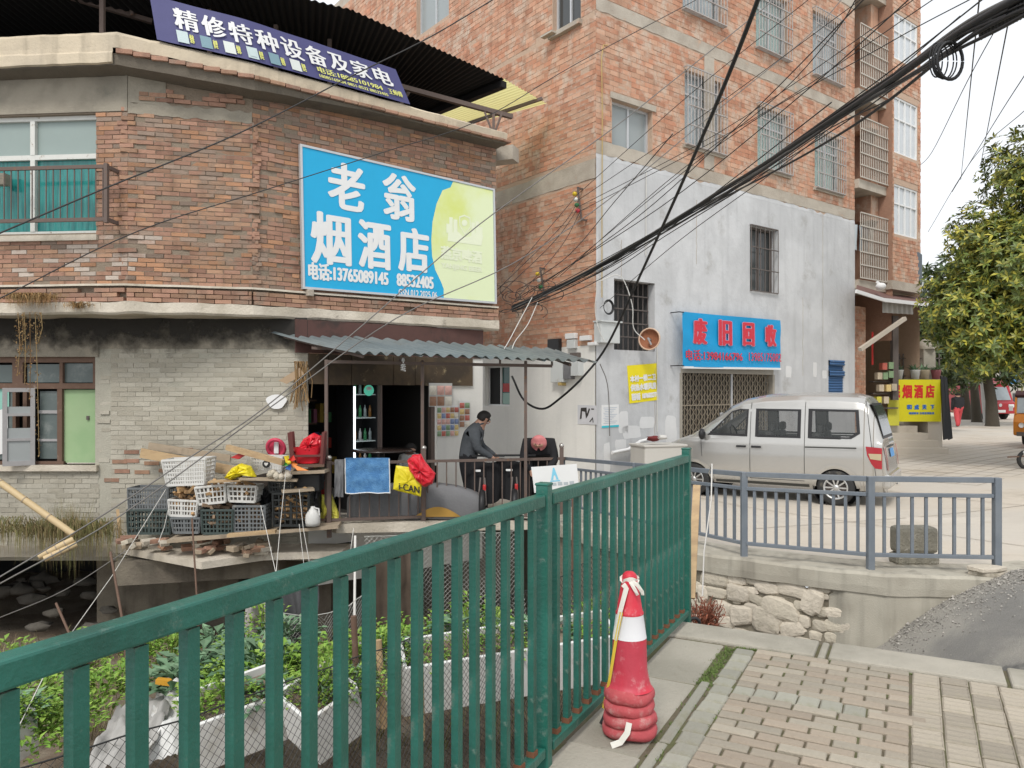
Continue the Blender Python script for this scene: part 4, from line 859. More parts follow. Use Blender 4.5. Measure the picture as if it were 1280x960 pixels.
b = MB(); bw(-14, 1, 16.2, 16.2, -2.6, 0); b.quad(V((-14, 11.6, -.8)), V((-2.5, 11.6, -.8)), V((-2.5, 16.3, -.8)), V((-14, 16.3, -.8))); b.quad(V((-14, 6, -2.6)), V((-14, 16.3, -2.6)), V((-14, 16.3, .2)), V((-14, 6, .2))); b.build('basement_back', M_dark, sb)
for i, (x, tl) in enumerate(((-4.36, .1), (-4.16, -.05), (-3.98, .06))): b = MB(); b.bar(V((x, 12.6, -2.3)), V((x + tl, 12.9, -.8)), .12, .03); b.build('basement_plank', M_wood, sb)
# ------------------------------------------------ rooftop shelter with banner
rs_ = thing('rooftop_shelter', 'dark steel roof shelter with a translucent yellow end over the old shop house', 'roof shelter', (-4, 13, ZC + .45))
M_roof = mat('dark_roof_sheet', (.010, .009, .009), .8, .2, 8); M_yelr = mat('yellow_fibreglass', (.62, .62, .22), .5, .08, 6, dirt=(.40, .38, .2), dscale=2, dlo=.58, dhi=.74)
_n = M_yelr.node_tree; _t = _n.nodes.new('ShaderNodeBsdfTranslucent'); _t.inputs['Color'].default_value = (.86, .84, .42, 1); _x = _n.nodes.new('ShaderNodeMixShader'); _x.inputs[0].default_value = .72
_n.links.new(_n.nodes['Principled BSDF'].outputs[0], _x.inputs[1]); _n.links.new(_t.outputs[0], _x.inputs[2]); _n.links.new(_x.outputs[0], _n.nodes['Material Output'].inputs['Surface'])
zr_ = 7.5
def corr(mb, a, b_, c, d, n, amp=.014, m=1, th=0):
    n *= 1.6  # corrugated sheet a-b near edge, d-c far edge
    mb.grid(lambda u, v: a.lerp(b_, u).lerp(d.lerp(c, u), v) + Z * amp * math.sin(u * n * 2 * math.pi), int(n * 6), m)
rp = [V((-12, 10.2, zr_)), V((-5.6, 10.25, zr_)), V((-2.5, 11.95, zr_)), V((-.15, 14.6, zr_)), V((.72, 15.85, zr_))]
b = MB(); corr(b, rp[0], rp[1], V((-5.6, 16.4, zr_)), V((-12, 16.4, zr_)), 34); corr(b, rp[1], rp[2], V((-4.0, 16.4, zr_)), V((-5.6, 16.4, zr_)), 18); corr(b, rp[2], rp[3], V((-1.95, 16.4, zr_)), V((-4.0, 16.4, zr_)), 18); b.build('roof_sheet', M_roof, rs_)
b = MB(); corr(b, rp[3], rp[4], V((-.80, 17.0, zr_)), V((-1.95, 16.4, zr_)), 9, .014); b.build('yellow_sheet', M_yelr, rs_)
b = MB(); b.quad(V((-12, 16.45, ZC)), V((-1.95, 16.45, ZC)), V((-1.95, 16.45, zr_ - .04)), V((-12, 16.45, zr_ - .04))); b.quad(V((-12, 10, ZC)), V((-12, 16.45, ZC)), V((-12, 16.45, zr_)), V((-12, 10, zr_))); b.build('blackout_sheet', M_roof, rs_)  # rear and left sheets added to block light under the roof
b = MB(); b.bar(rp[3] - Z * .1, V((-1.95, 16.4, zr_ - .1)), .13, .12); b.build('gutter', M_roof, rs_)
for u, d in ((128, 11.0), (412, 12.9), (262, 11.9), (345, 12.4)):
    c = P(u, 60, d); b = MB(); b.bar(V((c.x, c.y, ZC + .4)), V((c.x, c.y, zr_ - .03)), .06, .06, up=X); b.build('post', M_brn, rs_)
for p0, p1, w_ in ((P(60, -12, 11.5), P(190, 27, 12.2), .07), (P(165, 20, 12), P(165, -30, 12), .05), (P(470, 100, 13.2), P(640, 146, 14.6), .08), (P(560, 163, 15.6), P(678, 123, 15.6), .06), (P(497, 136, 13.6), P(512, 113, 13.8), .05)):
    b = MB(); b.bar(p0, p1, w_, w_); b.build('beam', M_brn, rs_)
c = P(617, 178, 13.9); b = MB(); b.bar(c, c + Z * .52, .05, .05, up=X); b.build('post', M_brn, rs_)
for s in (-1, 1): b = MB(); b.bar(c + Z * .12, c + V((s * .16, 0, .55)), .035, .035); b.build('brace', M_brn, rs_)
class Quad:                                    # a flat sign with four given corners
    def __init__(s, bl, br, tr, tl): s.c = (bl, br, tr, tl); s.n = (br - bl).cross(tl - bl).normalized(); s.n = s.n if s.n.y < 0 else -s.n
    def fn(s, x, y, l=0.0): bl, br, tr, tl = s.c; return bl.lerp(br, x).lerp(tl.lerp(tr, x), y) + s.n * l
    def uv(s, u, v):                           # sign coordinates of a pixel
        x = y = .5
        def pr(x, y):
            q = s.fn(x, y); return 640 + F * q.x / q.y, HZ - F * (q.z - H) / q.y
        for _ in range(12):
            a, b_ = pr(x, y); ax, bx = pr(x + 1e-3, y); ay, by = pr(x, y + 1e-3)
            J = ((ax - a) / 1e-3, (ay - a) / 1e-3, (bx - b_) / 1e-3, (by - b_) / 1e-3); D = J[0] * J[3] - J[1] * J[2]; du, dv = u - a, v - b_
            x += (du * J[3] - J[1] * dv) / D; y += (J[0] * dv - J[2] * du) / D
        return x, y
    def board(s, th=.03): mb = MB(); b_ = [p - s.n * th for p in s.c]; mb.hexa(b_ + list(s.c)); return mb
    def text(s, mb, t, x0, x1, y0, y1, bold=0.0, lift=.004): return letters(mb, t, s.fn, x0, x1, y0, y1, bold, lift)
    def rect(s, mb, x0, x1, y0, y1, lift=.003): return mb.add([s.fn(x0, y0, lift), s.fn(x1, y0, lift), s.fn(x1, y1, lift), s.fn(x0, y1, lift)], [[0, 1, 2, 3]])
    def poly(s, mb, pts, lift=.003): return mb.add([s.fn(x, y, lift) for x, y in pts], [list(range(len(pts)))])
M_wl = mat('sign_white', (.76, .76, .75), .5, .05, 4); M_cy = flat('sign_cyan', (28, 166, 214), .45, .05, dirt=lin((70, 185, 222)), dscale=1.4, dlo=.62, dhi=.8); M_lime = mat('sign_lime', lin((212, 222, 128)), .5, .06, .5, col2=lin((222, 232, 190)), c2=.5, c2scale=.55)
sq_ = Quad(W3.pt(*W3.pix(379, 360, .1), .1), W3.pt(*W3.pix(620, 379, .1), .1), W3.pt(*W3.pix(617.5, 237, .1), .1), W3.pt(*W3.pix(375.5, 181, .1), .1))
sg = thing('shop_sign', 'large blue and lime shop signboard with white characters on the old brick wall', 'sign', tuple(sq_.fn(.5, 0)))
sq_.board(.06).build('board', M_cy, sg)
b = MB(); crv = [(985, 262), (972, 297), (932, 312), (902, 380), (882, 470), (876, 560), (880, 640), (896, 710), (925, 770), (938, 805), (938, 868)]
pl = [sq_.uv(320 + x / 4, 160 + y / 4) for x, y in crv]; pl[0] = (pl[0][0], 1 - .012); pl[-1] = (pl[-1][0], .012)
sq_.poly(b, pl + [(.992, .012), (.992, .988)], .003); b.build('lime_panel', M_lime, sg)
b = MB(); t = .010
for x0, x1, y0, y1 in ((-.003, 1.003, -.006, t), (-.003, 1.003, 1 - t, 1.006), (-.003, .007, t, 1 - t), (.993, 1.003, t, 1 - t)):
    b.hexa([sq_.fn(x, y, l) for l in (-.06, .015) for x, y in ((x0, y0), (x1, y0), (x1, y1), (x0, y1))])
b.build('frame', M_alu, sg)
def ptext(mb, q, s, l, t, r, b_, ox, oy, k, bold, lift=.005):
    """characters filling a box that was read off an enlarged view of the sign"""
    def g(x, y): return q.uv(ox + x / k, oy + y / k)
    um = (l + r) / 2; x0 = g(l, (t + b_) / 2)[0]; x1 = g(r, (t + b_) / 2)[0]; y1 = g(um, t)[1]; y0 = g(um, b_)[1]; q.text(mb, s, x0, x1, y0, y1, bold, lift)
for s, l, t_, r, b_, bo in (('老', 357, 178, 545, 412, .0075), ('翁', 632, 232, 800, 462, .0075), ('烟', 272, 425, 476, 685, .008), ('酒', 508, 465, 676, 706, .008), ('店', 708, 500, 866, 722, .008), ('电话:13765089145', 260, 690, 662, 775, .0035), ('88532405', 702, 735, 888, 798, .0035), ('GSN 012 2025 06', 712, 812, 905, 844, .0008)):
    b = MB(); ptext(b, sq_, s, l, t_, r, b_, 320, 160, 4, bo); b.build('lettering', M_wl, sg)
M_pale = mat('sign_pale_print', lin((228, 234, 205)), .5, .03)
b = MB(); ptext(b, sq_, '燕京啤酒', 922, 600, 1130, 668, 320, 160, 4, .004, .006); ptext(b, sq_, 'YANJING BEER', 925, 684, 1130, 718, 320, 160, 4, .002, .006); b.build('pale_lettering', M_pale, sg)
def ep(x, y): return sq_.uv(530 + x / 6.857, 240 + y / 6.857)
b = MB(); sq_.poly(b, [ep(*c) for c in ((205, 350), (200, 420), (490, 460), (505, 380), (470, 330), (400, 380), (340, 390), (290, 340))], .006)
for c in ((190, 270, 215, 350), (215, 215, 245, 350), (250, 235, 285, 345), (405, 260, 435, 375), (440, 250, 470, 360), (470, 300, 500, 380)): sq_.poly(b, [ep(c[0], c[1]), ep(c[2], c[1] + 4), ep(c[2], c[3]), ep(c[0], c[3])], .0062)
sh = [(300, 210), (345, 195), (395, 220), (402, 300), (350, 370), (302, 290)]; 
for i in range(6):
    p0, p1 = sh[i], sh[(i + 1) % 6]; m0, m1 = [((x - 350) * .84 + 350, (y - 280) * .84 + 280) for x, y in (p0, p1)]; sq_.poly(b, [ep(*p0), ep(*p1), ep(*m1), ep(*m0)], .0064)
sq_.poly(b, [ep(345 + 26 * math.cos(k * .7), 265 + 28 * math.sin(k * .7)) for k in range(9)], .0066); b.build('emblem', M_pale, sg)
# banner
bq = Quad(P(197, 58, 10.75), P(487, 131.5, 12.9), P(471, 99.5, 13.05), P(186.5, 5, 10.9))
_o = offs(KS, .41); _a = V((*_o[1], 6.49)).lerp(V((*_o[2], 6.255)), .29); _b = V((*_o[2], 6.255)); _c = V((*_o[2], 6.255)).lerp(V((*_o[3], 6.11)), .56); _l1, _l2 = (_b - _a).length, (_c - _b).length
class Bent(Quad):                              # cloth laid round the corner of the roof edge
    def fn(s, x, y, l=0.0):
        k = x * (_l1 + _l2); w = .5 + .5 * math.tanh((k - _l1) / .7); p = (_a.lerp(_b, k / _l1) if k < _l1 else _b.lerp(_c, (k - _l1) / _l2)); n = (Wall(_a, _b).n * (1 - w) + Wall(_b, _c).n * w).normalized()
        t = (_b - _a).normalized() * (1 - w) + (_c - _b).normalized() * w
        return p + Z * (.62 - .10 * x) * y - t * (.11 + .12 * x) * y - n * .06 * y + n * l
bq = Bent(*bq.c)
bn = thing('banner', 'long dark blue repair shop banner hung along the roof edge', 'banner', tuple(bq.fn(.5, 0)))
M_navy = flat('banner_navy', (74, 74, 118), .6, .12, dirt=lin((100, 98, 135)), dscale=1.2, dlo=.6, dhi=.8)
b = MB(); b.grid(lambda u, v: bq.fn(u, v, -.015 * noise.noise(V((u * 9, v * 2, 0)))), 60, 3); bo_ = b.build('cloth', M_navy, bn)
b = MB()
for i, ch in enumerate('精修特种设备及家电'):
    x0 = .075 + i * .099; bq.text(b, ch, x0, x0 + .088 - .004 * (i > 6), .36 + .03 * (i > 5), .84, .0032, .020)
b.build('lettering', M_wl, bn)
b = MB(); bq.text(b, '电话:18885101984', .60, .885, .17, .33, .0012, .020); bq.text(b, '王师傅', .91, .975, .14, .30, .001, .020); bq.text(b, '18085169684 0851-8532 88532405', .60, .90, .045, .125, .0006, .020); b.build('yellow_lettering', flat('banner_yellow', (215, 215, 120)), bn)
M_ph = [flat('print%d' % i, c) for i, c in enumerate(((190, 205, 205), (120, 150, 160), (210, 215, 210)))]
for i in range(6):
    x0 = .075 + i * .083; b = MB(); bq.rect(b, x0, x0 + .040, .05, .32, .018); bq.rect(b, x0 + .008, x0 + .032, .10, .26, .0185); b.build('picture', M_ph[i % 3], bn)
    b = MB(); bq.text(b, '修理' if i % 2 else '维修', x0 + .044, x0 + .060, .08, .28, .0006, .018); b.build('caption', MATS['banner_yellow'], bn)
b = MB(); W3.box(b, W3.pix(384, 368)[0] - .05, W3.pix(384, 368)[0] + .05, W3.pix(384, 368)[1] - .04, W3.pix(384, 368)[1] + .06, 0, .16); tag(b.build('security_camera', M_beam, bev=.01), 'small pale floodlight box on the brick ledge under the blue sign', 'lamp')
# ------------------------------------------------ awning
M_awn = mat('galvanised_sheet', (.19, .215, .215), .5, .12, 3, col2=(.14, .165, .17), c2=.5, c2scale=1.5, metal=.2, dirt=(.13, .12, .10), dscale=2.0, dlo=.58, dhi=.74)
aw = thing('awning', 'grey corrugated sheet awning on thin posts over the shop terrace', 'awning', (-1, 11.3, -.36))
BL, FL, FR_, BR = V((-3.62, 11.55, 2.44)), V((-2.2, 10.75, 2.10)), V((1.28, 11.5, 2.00)), V((.75, 13.2, 2.28))
cuts = [0, .27, .52, .78, 1]
for i in range(4):
    t0, t1 = cuts[i] - (.01 if i else 0), cuts[i + 1]; a_, b_, c_, d_ = FL.lerp(FR_, t0), FL.lerp(FR_, t1), BL.lerp(BR, t1), BL.lerp(BR, t0); mb = MB(); k = max(2, round(21 * (t1 - t0)))
    mb.grid(lambda u, v: a_.lerp(b_, u).lerp(d_.lerp(c_, u), v) + Z * (.026 * math.sin(u * k * 6.2832) + .006 * (i % 2) - .03 * math.sin(v * 3.14) * .6), k * 8, 6); mb.build('corrugated_sheet', M_awn, aw)
for u, d in ((408, 11.15), (528, 11.4), (657, 11.55)):
    c = P(u, 460, d); b = MB(); b.bar(V((c.x, c.y, -.36)), V((c.x, c.y, 2.02)), .045, .045, up=X); b.build('post', M_brn, aw)
for p0, p1, w_ in ((P(408, 452, 11.15), P(690, 457.5, 11.6), .045), (FL.lerp(BL, .5) - Z * .08, FR_.lerp(BR, .5) - Z * .07, .04), (FL + V((.1, .1, -.05)), BL + V((.2, 0, -.06)), .04), (FR_ + V((-.4, .1, -.04)), BR + V((-.3, -.1, -.06)), .04)): b = MB(); b.bar(p0, p1, w_, w_); b.build('beam', M_brn, aw)
for u, d in ((625, 11.5), (500, 11.35), (690, 11.6)): c = P(u, 457, d); b = MB(); b.bar(c, c + Z * .10, .03, .03, up=X); b.build('hanger', M_brn, aw)
# ------------------------------------------------ terrace railing
tr = thing('terrace_railing', 'rusty brown steel railing along the shop terrace above the ditch', 'railing', (-1.3, 11.2, -.36))
T0, T1, T2 = P(330, 577, 11.15), P(412, 577, 11.1), P(706, 573, 11.9); zt, zb_ = .52, -.30
for nm, z in (('top_rail', zt), ('bottom_rail', zb_)): b = MB(); b.bar(V((T1.x, T1.y, z)), V((T2.x, T2.y, z)), .045, .04); b.bar(V((T0.x, T0.y + .25, z)), V((T1.x - .05, T1.y, z)), .04, .035); b.build(nm, M_brn, tr)
bb = MB(); bb.box((0, 0, 0), (.018, .018, zt - zb_ - .04)); me = bb.mesh('baluster', M_brn); n = 25
for k in range(1, n): c = T1.lerp(T2, k / n); inst('baluster', me, Matrix.Translation((c.x, c.y, (zt + zb_) / 2)), tr)
M_knob = mat('steel_knob', (.5, .48, .45), .35, .05, metal=.8)
for k in (0, .385, .985):
    c = T1.lerp(T2, k); b = MB(); b.bar(V((c.x, c.y - .02, -.55)), V((c.x, c.y - .02, .72 if k else .56)), .06, .06, up=X); po = b.build('post', M_brn, tr); b = MB(); b.ball((c.x, c.y - .02, (.72 if k else .60)), .04); b.build('knob', M_knob, po)
# ================================================================== PEOPLE
M_skin = mat('skin', (.42, .24, .17), .6, .05, 8); M_hair = mat('black_hair', (.015, .013, .012), .7, .2, 40)
def person(label, loc, J, bones, mats, hair=None, hood=None, face=1, head='head', fdir=V((0, -1, 0)), hr=.10):
    """J: joint -> (position, radius); bones: (joint, joint, material index); one skinned body in one mesh, face and hair as its children"""
    t = thing('person', label, 'person', loc); loc = V(loc); names = list(J); me = bpy.data.meshes.new('body')
    me.from_pydata([tuple(V(J[n][0])) for n in names], [(names.index(a), names.index(b)) for a, b, _ in bones], [])
    o = bpy.data.objects.new('body', me); C.objects.link(o); md = o.modifiers.new('skin', 'SKIN'); md.use_smooth_shade = True
    if not me.skin_vertices: me.attributes and None
    sk = me.skin_vertices[0].data if me.skin_vertices else None
    if sk is None:
        bm = bmesh.new(); bm.from_mesh(me); ly = bm.verts.layers.skin.verify(); bm.to_mesh(me); bm.free(); sk = me.skin_vertices[0].data
    for i, n in enumerate(names): r = J[n][1]; r = (r, r) if not isinstance(r, tuple) else r; kf = 1.0 if n[1:2] == 'f' or n[1:] in ('th', 'th2') or 'palm' in n else (1.12 if n in ('head', 'crown') else 1.36); sk[i].radius = (r[0] * kf, r[1] * kf); sk[i].use_root = (i == 0)
    sb_ = o.modifiers.new('sub', 'SUBSURF'); sb_.levels = sb_.render_levels = 2
    bpy.context.view_layer.update(); ev = bpy.data.meshes.new_from_object(o.evaluated_get(bpy.context.evaluated_depsgraph_get())); ev.name = 'body'
    o.modifiers.clear(); o.data = ev
    for m in mats: ev.materials.append(m)
    segs = [(V(J[a][0]), V(J[b][0]), mi, (J[a][1] if not isinstance(J[a][1], tuple) else max(J[a][1]))) for a, b, mi in bones]
    for p in ev.polygons:
        best, bi = 9, 0
        for a, b, mi, r in segs:
            d = b - a; k = max(0, min(1, (p.center - a).dot(d) / max(d.length_squared, 1e-9))); q = (p.center - a - d * k).length - r * .5
            if q < best: best, bi = q, mi
        p.material_index = bi; p.use_smooth = True
    o.parent = t; o.location = (0, 0, 0)
    WT[t.name] = V((0, 0, 0))
    hc = V(J[head][0]); f = fdir.normalized(); s = f.cross(Z); s = s.normalized() if s.length > .1 else X; u = s.cross(f)
    B = Matrix((s, f, u)).transposed()
    if face:
        b = MB(); b.ball(hc + f * hr * 1.02 - u * hr * .12, hr * .17, 8, 6); b.build('nose', M_skin, t)
        for k in (-1, 1):
            b = MB(); b.ball(hc + f * hr * .86 + s * k * hr * .36 + u * hr * .12, hr * .10, 6, 5); b.build('eye', M_hair, t)
            b = MB(); b.ball(hc + s * k * hr * .98, (hr * .12, hr * .16, hr * .28), 8, 6); b.build('ear', M_skin, t)
        b = MB(); b.ball(hc + f * hr * .86 - u * hr * .52, (hr * .28, hr * .08, hr * .06), 8, 6); b.build('mouth', mat('lips', (.3, .1, .09), .6) if 'lips' not in MATS else MATS['lips'], t)
    if hair:
        b = MB(); n = 16
        def hf(a, c):
            th, ph = 2 * math.pi * (a % 1), math.pi * .5 - c * math.pi * .62
            d = V((math.cos(ph) * math.cos(th), math.cos(ph) * math.sin(th), math.sin(ph)))
            cut = 1.0 if d.y < .35 or d.z > .45 else .82
            return hc + B @ (d * hr * 1.16 * cut * (1 + .05 * noise.noise(d * 5)) + V((0, -hr * .10, hr * .08)))
        b.grid(hf, 18, 8); b.build('hair', hair, t)
    if hood:
        b = MB()
        def hf(a, c):
            th, ph = 2 * math.pi * (a % 1), math.pi * .5 - c * math.pi * .86
            d = V((math.cos(ph) * math.cos(th), math.cos(ph) * math.sin(th), math.sin(ph)))
            k = .66 if d.y > .38 and d.z < .52 else 1.0
            return hc + B @ (d * hr * 1.34 * k + V((0, -hr * .16, hr * .05)))
        b.grid(hf, 20, 10); b.build('pink_hood', hood, t)
    WT[t.name] = loc; t.location = loc
    return t
def hand(J, bones, wrist, n, d, side, mi, sc=1.0):
    d = V(d).normalized(); side = V(side).normalized(); w = V(J[wrist][0]); J[n + 'palm'] = (w + d * .07 * sc, (.034 * sc, .018 * sc)); bones.append((wrist, n + 'palm', mi))
    cr = d.cross(side)
    for k in range(4):
        a = n + 'f%d' % k; l = (.075, .085, .08, .062)[k] * sc
        J[a] = (w + d * .10 * sc + side * (.030 - .02 * k) * sc, .010 * sc); J[a + 'm'] = (V(J[a][0]) + d * l * .5 + cr * .012 * sc, .009 * sc); J[a + 't'] = (V(J[a][0]) + d * l * .85 + cr * .038 * sc, .008 * sc)
        bones += [(n + 'palm', a, mi), (a, a + 'm', mi), (a + 'm', a + 't', mi)]
    J[n + 'th'] = (w + d * .05 * sc + side * .045 * sc + cr * .012, .011 * sc); J[n + 'th2'] = (w + d * .09 * sc + side * .055 * sc + cr * .025, .009 * sc); bones += [(n + 'palm', n + 'th', mi), (n + 'th', n + 'th2', mi)]
M_jack = mat('dark_grey_jacket', (.065, .072, .08), .85, .3, 9, bump=.8, bscale=25); M_trou = mat('black_trousers', (.012, .012, .014), .9, .2, 12); M_shoe = mat('dark_shoes', (.03, .025, .02), .6)
zf = -.36
x, y = -.70, 11.95
J = dict(pel=((0, 0, .82), (.15, .11)), waist=((.03, 0, 1.0), (.16, .12)), chest=((.10, 0, 1.20), (.18, .14)), uch=((.155, 0, 1.34), (.16, .10)), neck=((.205, 0, 1.42), .055), head=((.27, 0, 1.50), (.098, .088)), crown=((.275, 0, 1.54), (.08, .075)),
         shl=((.13, .17, 1.33), .07), ell=((.20, .20, 1.06), .055), wrl=((.40, .14, .93), .034), shr=((.13, -.17, 1.33), .07), elr=((.16, -.23, 1.05), .055), wrr=((.37, -.16, .92), .034),
         hl=((0, .085, .78), .095), kl=((.03, .09, .42), .07), al=((0, .09, .09), .045), tl=((.16, .10, .04), .04), hr_=((0, -.085, .78), .095), kr=((.05, -.09, .42), .07), ar=((.03, -.09, .09), .045), tr_=((.19, -.10, .04), .04))
bo = [('pel', 'waist', 0), ('waist', 'chest', 0), ('chest', 'uch', 0), ('uch', 'neck', 2), ('neck', 'head', 2), ('head', 'crown', 2), ('uch', 'shl', 0), ('shl', 'ell', 0), ('ell', 'wrl', 0), ('uch', 'shr', 0), ('shr', 'elr', 0), ('elr', 'wrr', 0),
      ('pel', 'hl', 1), ('hl', 'kl', 1), ('kl', 'al', 1), ('al', 'tl', 3), ('pel', 'hr_', 1), ('hr_', 'kr', 1), ('kr', 'ar', 1), ('ar', 'tr_', 3)]
hand(J, bo, 'wrl', 'a', (.8, 0, -.5), (0, -1, 0), 2); hand(J, bo, 'wrr', 'b', (.8, 0, -.5), (0, 1, 0), 2)
man = person('man in a dark grey jacket and black cap standing bent behind the terrace railing', (x, y, zf), J, bo, [M_jack, M_trou, M_skin, M_shoe], M_hair, fdir=V((.9, -.35, -.45)), hr=.098)
b = MB(); b.tube([V((.10, 0, 1.405)) + V((.10 * math.cos(t), .085 * math.sin(t), .035 * math.cos(t))) + V((.09, 0, 0)) for t in [k * .524 for k in range(13)]], .018, 6); c_ = b.build('collar', M_jack, None); c_.parent = man
M_coat = mat('black_coat', (.014, .014, .016), .9, .2, 14, bump=.3, bscale=30); M_pink = mat('pink_wool', (.62, .22, .22), .9, .10, 30, bump=.5, bscale=90)
x, y = .42, 12.25
J = dict(pel=((0, 0, .74), (.17, .13)), waist=((0, -.08, .90), (.17, .13)), chest=((0, -.22, 1.05), (.19, .14)), uch=((0, -.31, 1.13), (.15, .10)), neck=((0, -.38, 1.14), .055), head=((-.01, -.45, 1.12), (.09, .095)), crown=((-.01, -.46, 1.16), .08),
         shl=((-.19, -.26, 1.12), .07), ell=((-.25, -.36, .86), .05), wrl=((-.14, -.52, .72), .032), shr=((.19, -.26, 1.12), .07), elr=((.25, -.36, .86), .05), wrr=((.12, -.52, .72), .032),
         hl=((-.09, 0, .72), .10), kl=((-.10, -.10, .40), .07), al=((-.10, 0, .08), .042), tl=((-.11, -.15, .035), .038), hr_=((.09, 0, .72), .10), kr=((.10, -.10, .40), .07), ar=((.10, 0, .08), .042), tr_=((.11, -.15, .035), .038))
bo = [('pel', 'waist', 0), ('waist', 'chest', 0), ('chest', 'uch', 0), ('uch', 'neck', 2), ('neck', 'head', 2), ('head', 'crown', 2), ('uch', 'shl', 0), ('shl', 'ell', 0), ('ell', 'wrl', 0), ('uch', 'shr', 0), ('shr', 'elr', 0), ('elr', 'wrr', 0),
      ('pel', 'hl', 1), ('hl', 'kl', 1), ('kl', 'al', 1), ('al', 'tl', 3), ('pel', 'hr_', 1), ('hr_', 'kr', 1), ('kr', 'ar', 1), ('ar', 'tr_', 3)]
hand(J, bo, 'wrl', 'a', (.3, -.5, -.6), (1, 0, 0), 2); hand(J, bo, 'wrr', 'b', (-.3, -.5, -.6), (-1, 0, 0), 2)
person('woman in a pink knitted hood and black coat stooping beside the awning post', (x, y, zf), J, bo, [M_coat, M_trou, M_skin, M_shoe], None, M_pink, fdir=V((-.2, -.95, -.22)), hr=.092)
M_shirt = mat('white_shirt', (.66, .66, .64), .85, .06, 10)
x, y = -1.66, 12.55
J = dict(pel=((0, 0, .46), (.13, .10)), waist=((0, .02, .60), (.12, .095)), chest=((0, 0, .76), (.135, .10)), uch=((0, -.02, .85), (.11, .075)), neck=((0, -.03, .90), .04), head=((.01, -.05, .98), (.08, .082)), crown=((.01, -.05, 1.02), .07),
         shl=((-.14, -.01, .84), .05), ell=((-.18, -.10, .66), .04), wrl=((-.10, -.28, .62), .025), shr=((.14, -.01, .84), .05), elr=((.18, -.10, .66), .04), wrr=((.10, -.28, .62), .025),
         hl=((-.08, -.02, .44), .07), kl=((-.09, -.32, .42), .055), al=((-.09, -.30, .08), .035), tl=((-.09, -.42, .03), .03), hr_=((.08, -.02, .44), .07), kr=((.09, -.32, .42), .055), ar=((.09, -.30, .08), .035), tr_=((.09, -.42, .03), .03))
bo = [(a, b_, m) for a, b_, m in bo[:20]]
hand(J, bo, 'wrl', 'a', (.3, -.8, -.1), (1, 0, 0), 2, .8); hand(J, bo, 'wrr', 'b', (-.3, -.8, -.1), (-1, 0, 0), 2, .8)
person('child in a white shirt sitting at the dark table in front of the shop door', (x, y, zf), J, bo, [M_shirt, M_trou, M_skin, M_shoe], M_hair, fdir=V((-.1, -1, -.2)), hr=.082)
b = MB(); b.box((x, y + .02, zf + .33), (.34, .32, .04)); 
stl = thing('stool', 'small low wooden stool under the child at the table', 'stool', (x, y, zf)); b.build('seat', M_wood, stl)
for i in (-1, 1):
    for j in (-1, 1): b = MB(); b.bar((x + i * .13, y + j * .13, zf), (x + i * .12, y + j * .12, zf + .31), .03); b.build('leg', M_wood, stl)
# ================================================================== THINGS ON THE TERRACE
M_blk = mat('black_plastic', (.018, .018, .019), .5, .15, 10); M_gry = mat('grey_cloth', (.17, .17, .175), .9, .12, 6, bump=.3, bscale=30)
tb_ = thing('round_table', 'dark round topped table standing behind the blue towel', 'table', (-2.02, 11.95, zf))
b = MB(); b.lathe([(0, .63 + zf + .36), (.46, .99 + zf), (.47, 1.0 + zf), (.45, 1.02 + zf), (0, 1.03 + zf)], (-2.02, 11.95, 0), 28); b.build('tabletop', mat('dark_lacquer', (.03, .02, .017), .25, .2, 4, spec=.5), tb_)
b = MB(); b.lathe([(.18, zf), (.05, zf + .06), (.04, zf + .96)], (-2.02, 11.95, 0), 14); b.build('pedestal', M_blk, tb_)
so = thing('covered_sofa', 'low sofa under a grey cover with an orange lower edge behind the railing', 'sofa', (-1.5, 11.75, zf))
def sofa(u, v):
    xx = -2.45 + 2.0 * u; pr = [(-.30, .02), (-.33, .35), (-.28, .52), (-.12, .55), (.05, .42), (.18, .40), (.22, .02)]; k = v * 6; i = min(int(k), 5); a, c = pr[i], pr[i + 1]; f = k - i
    sag = 1 - .35 * abs(2 * u - 1) ** 3; return V((xx, 11.72 + a[0] + (c[0] - a[0]) * f, zf + (a[1] + (c[1] - a[1]) * f) * sag + .02 * noise.noise(V((u * 9, v * 6, 0)))))
b = MB(); b.grid(sofa, 40, 14); b.build('cover', M_gry, so)
b = MB(); b.grid(lambda u, v: V((-1.45 + .7 * u, 11.38 - .01 * v, zf + .06 + .15 * v * math.sin(u * 3.14))), 12, 3); b.build('orange_edge', mat('orange_cloth', (.45, .26, .06), .9, .1), so)
b = MB(); b.box((-.9, 11.6, zf + .07), (3.1, .05, .16), .1); tag(b.build('tile_kerb', mat('white_tile', (.60, .58, .55), .4, .06, 5)), 'low white tiled kerb along the foot of the terrace railing', 'kerb')
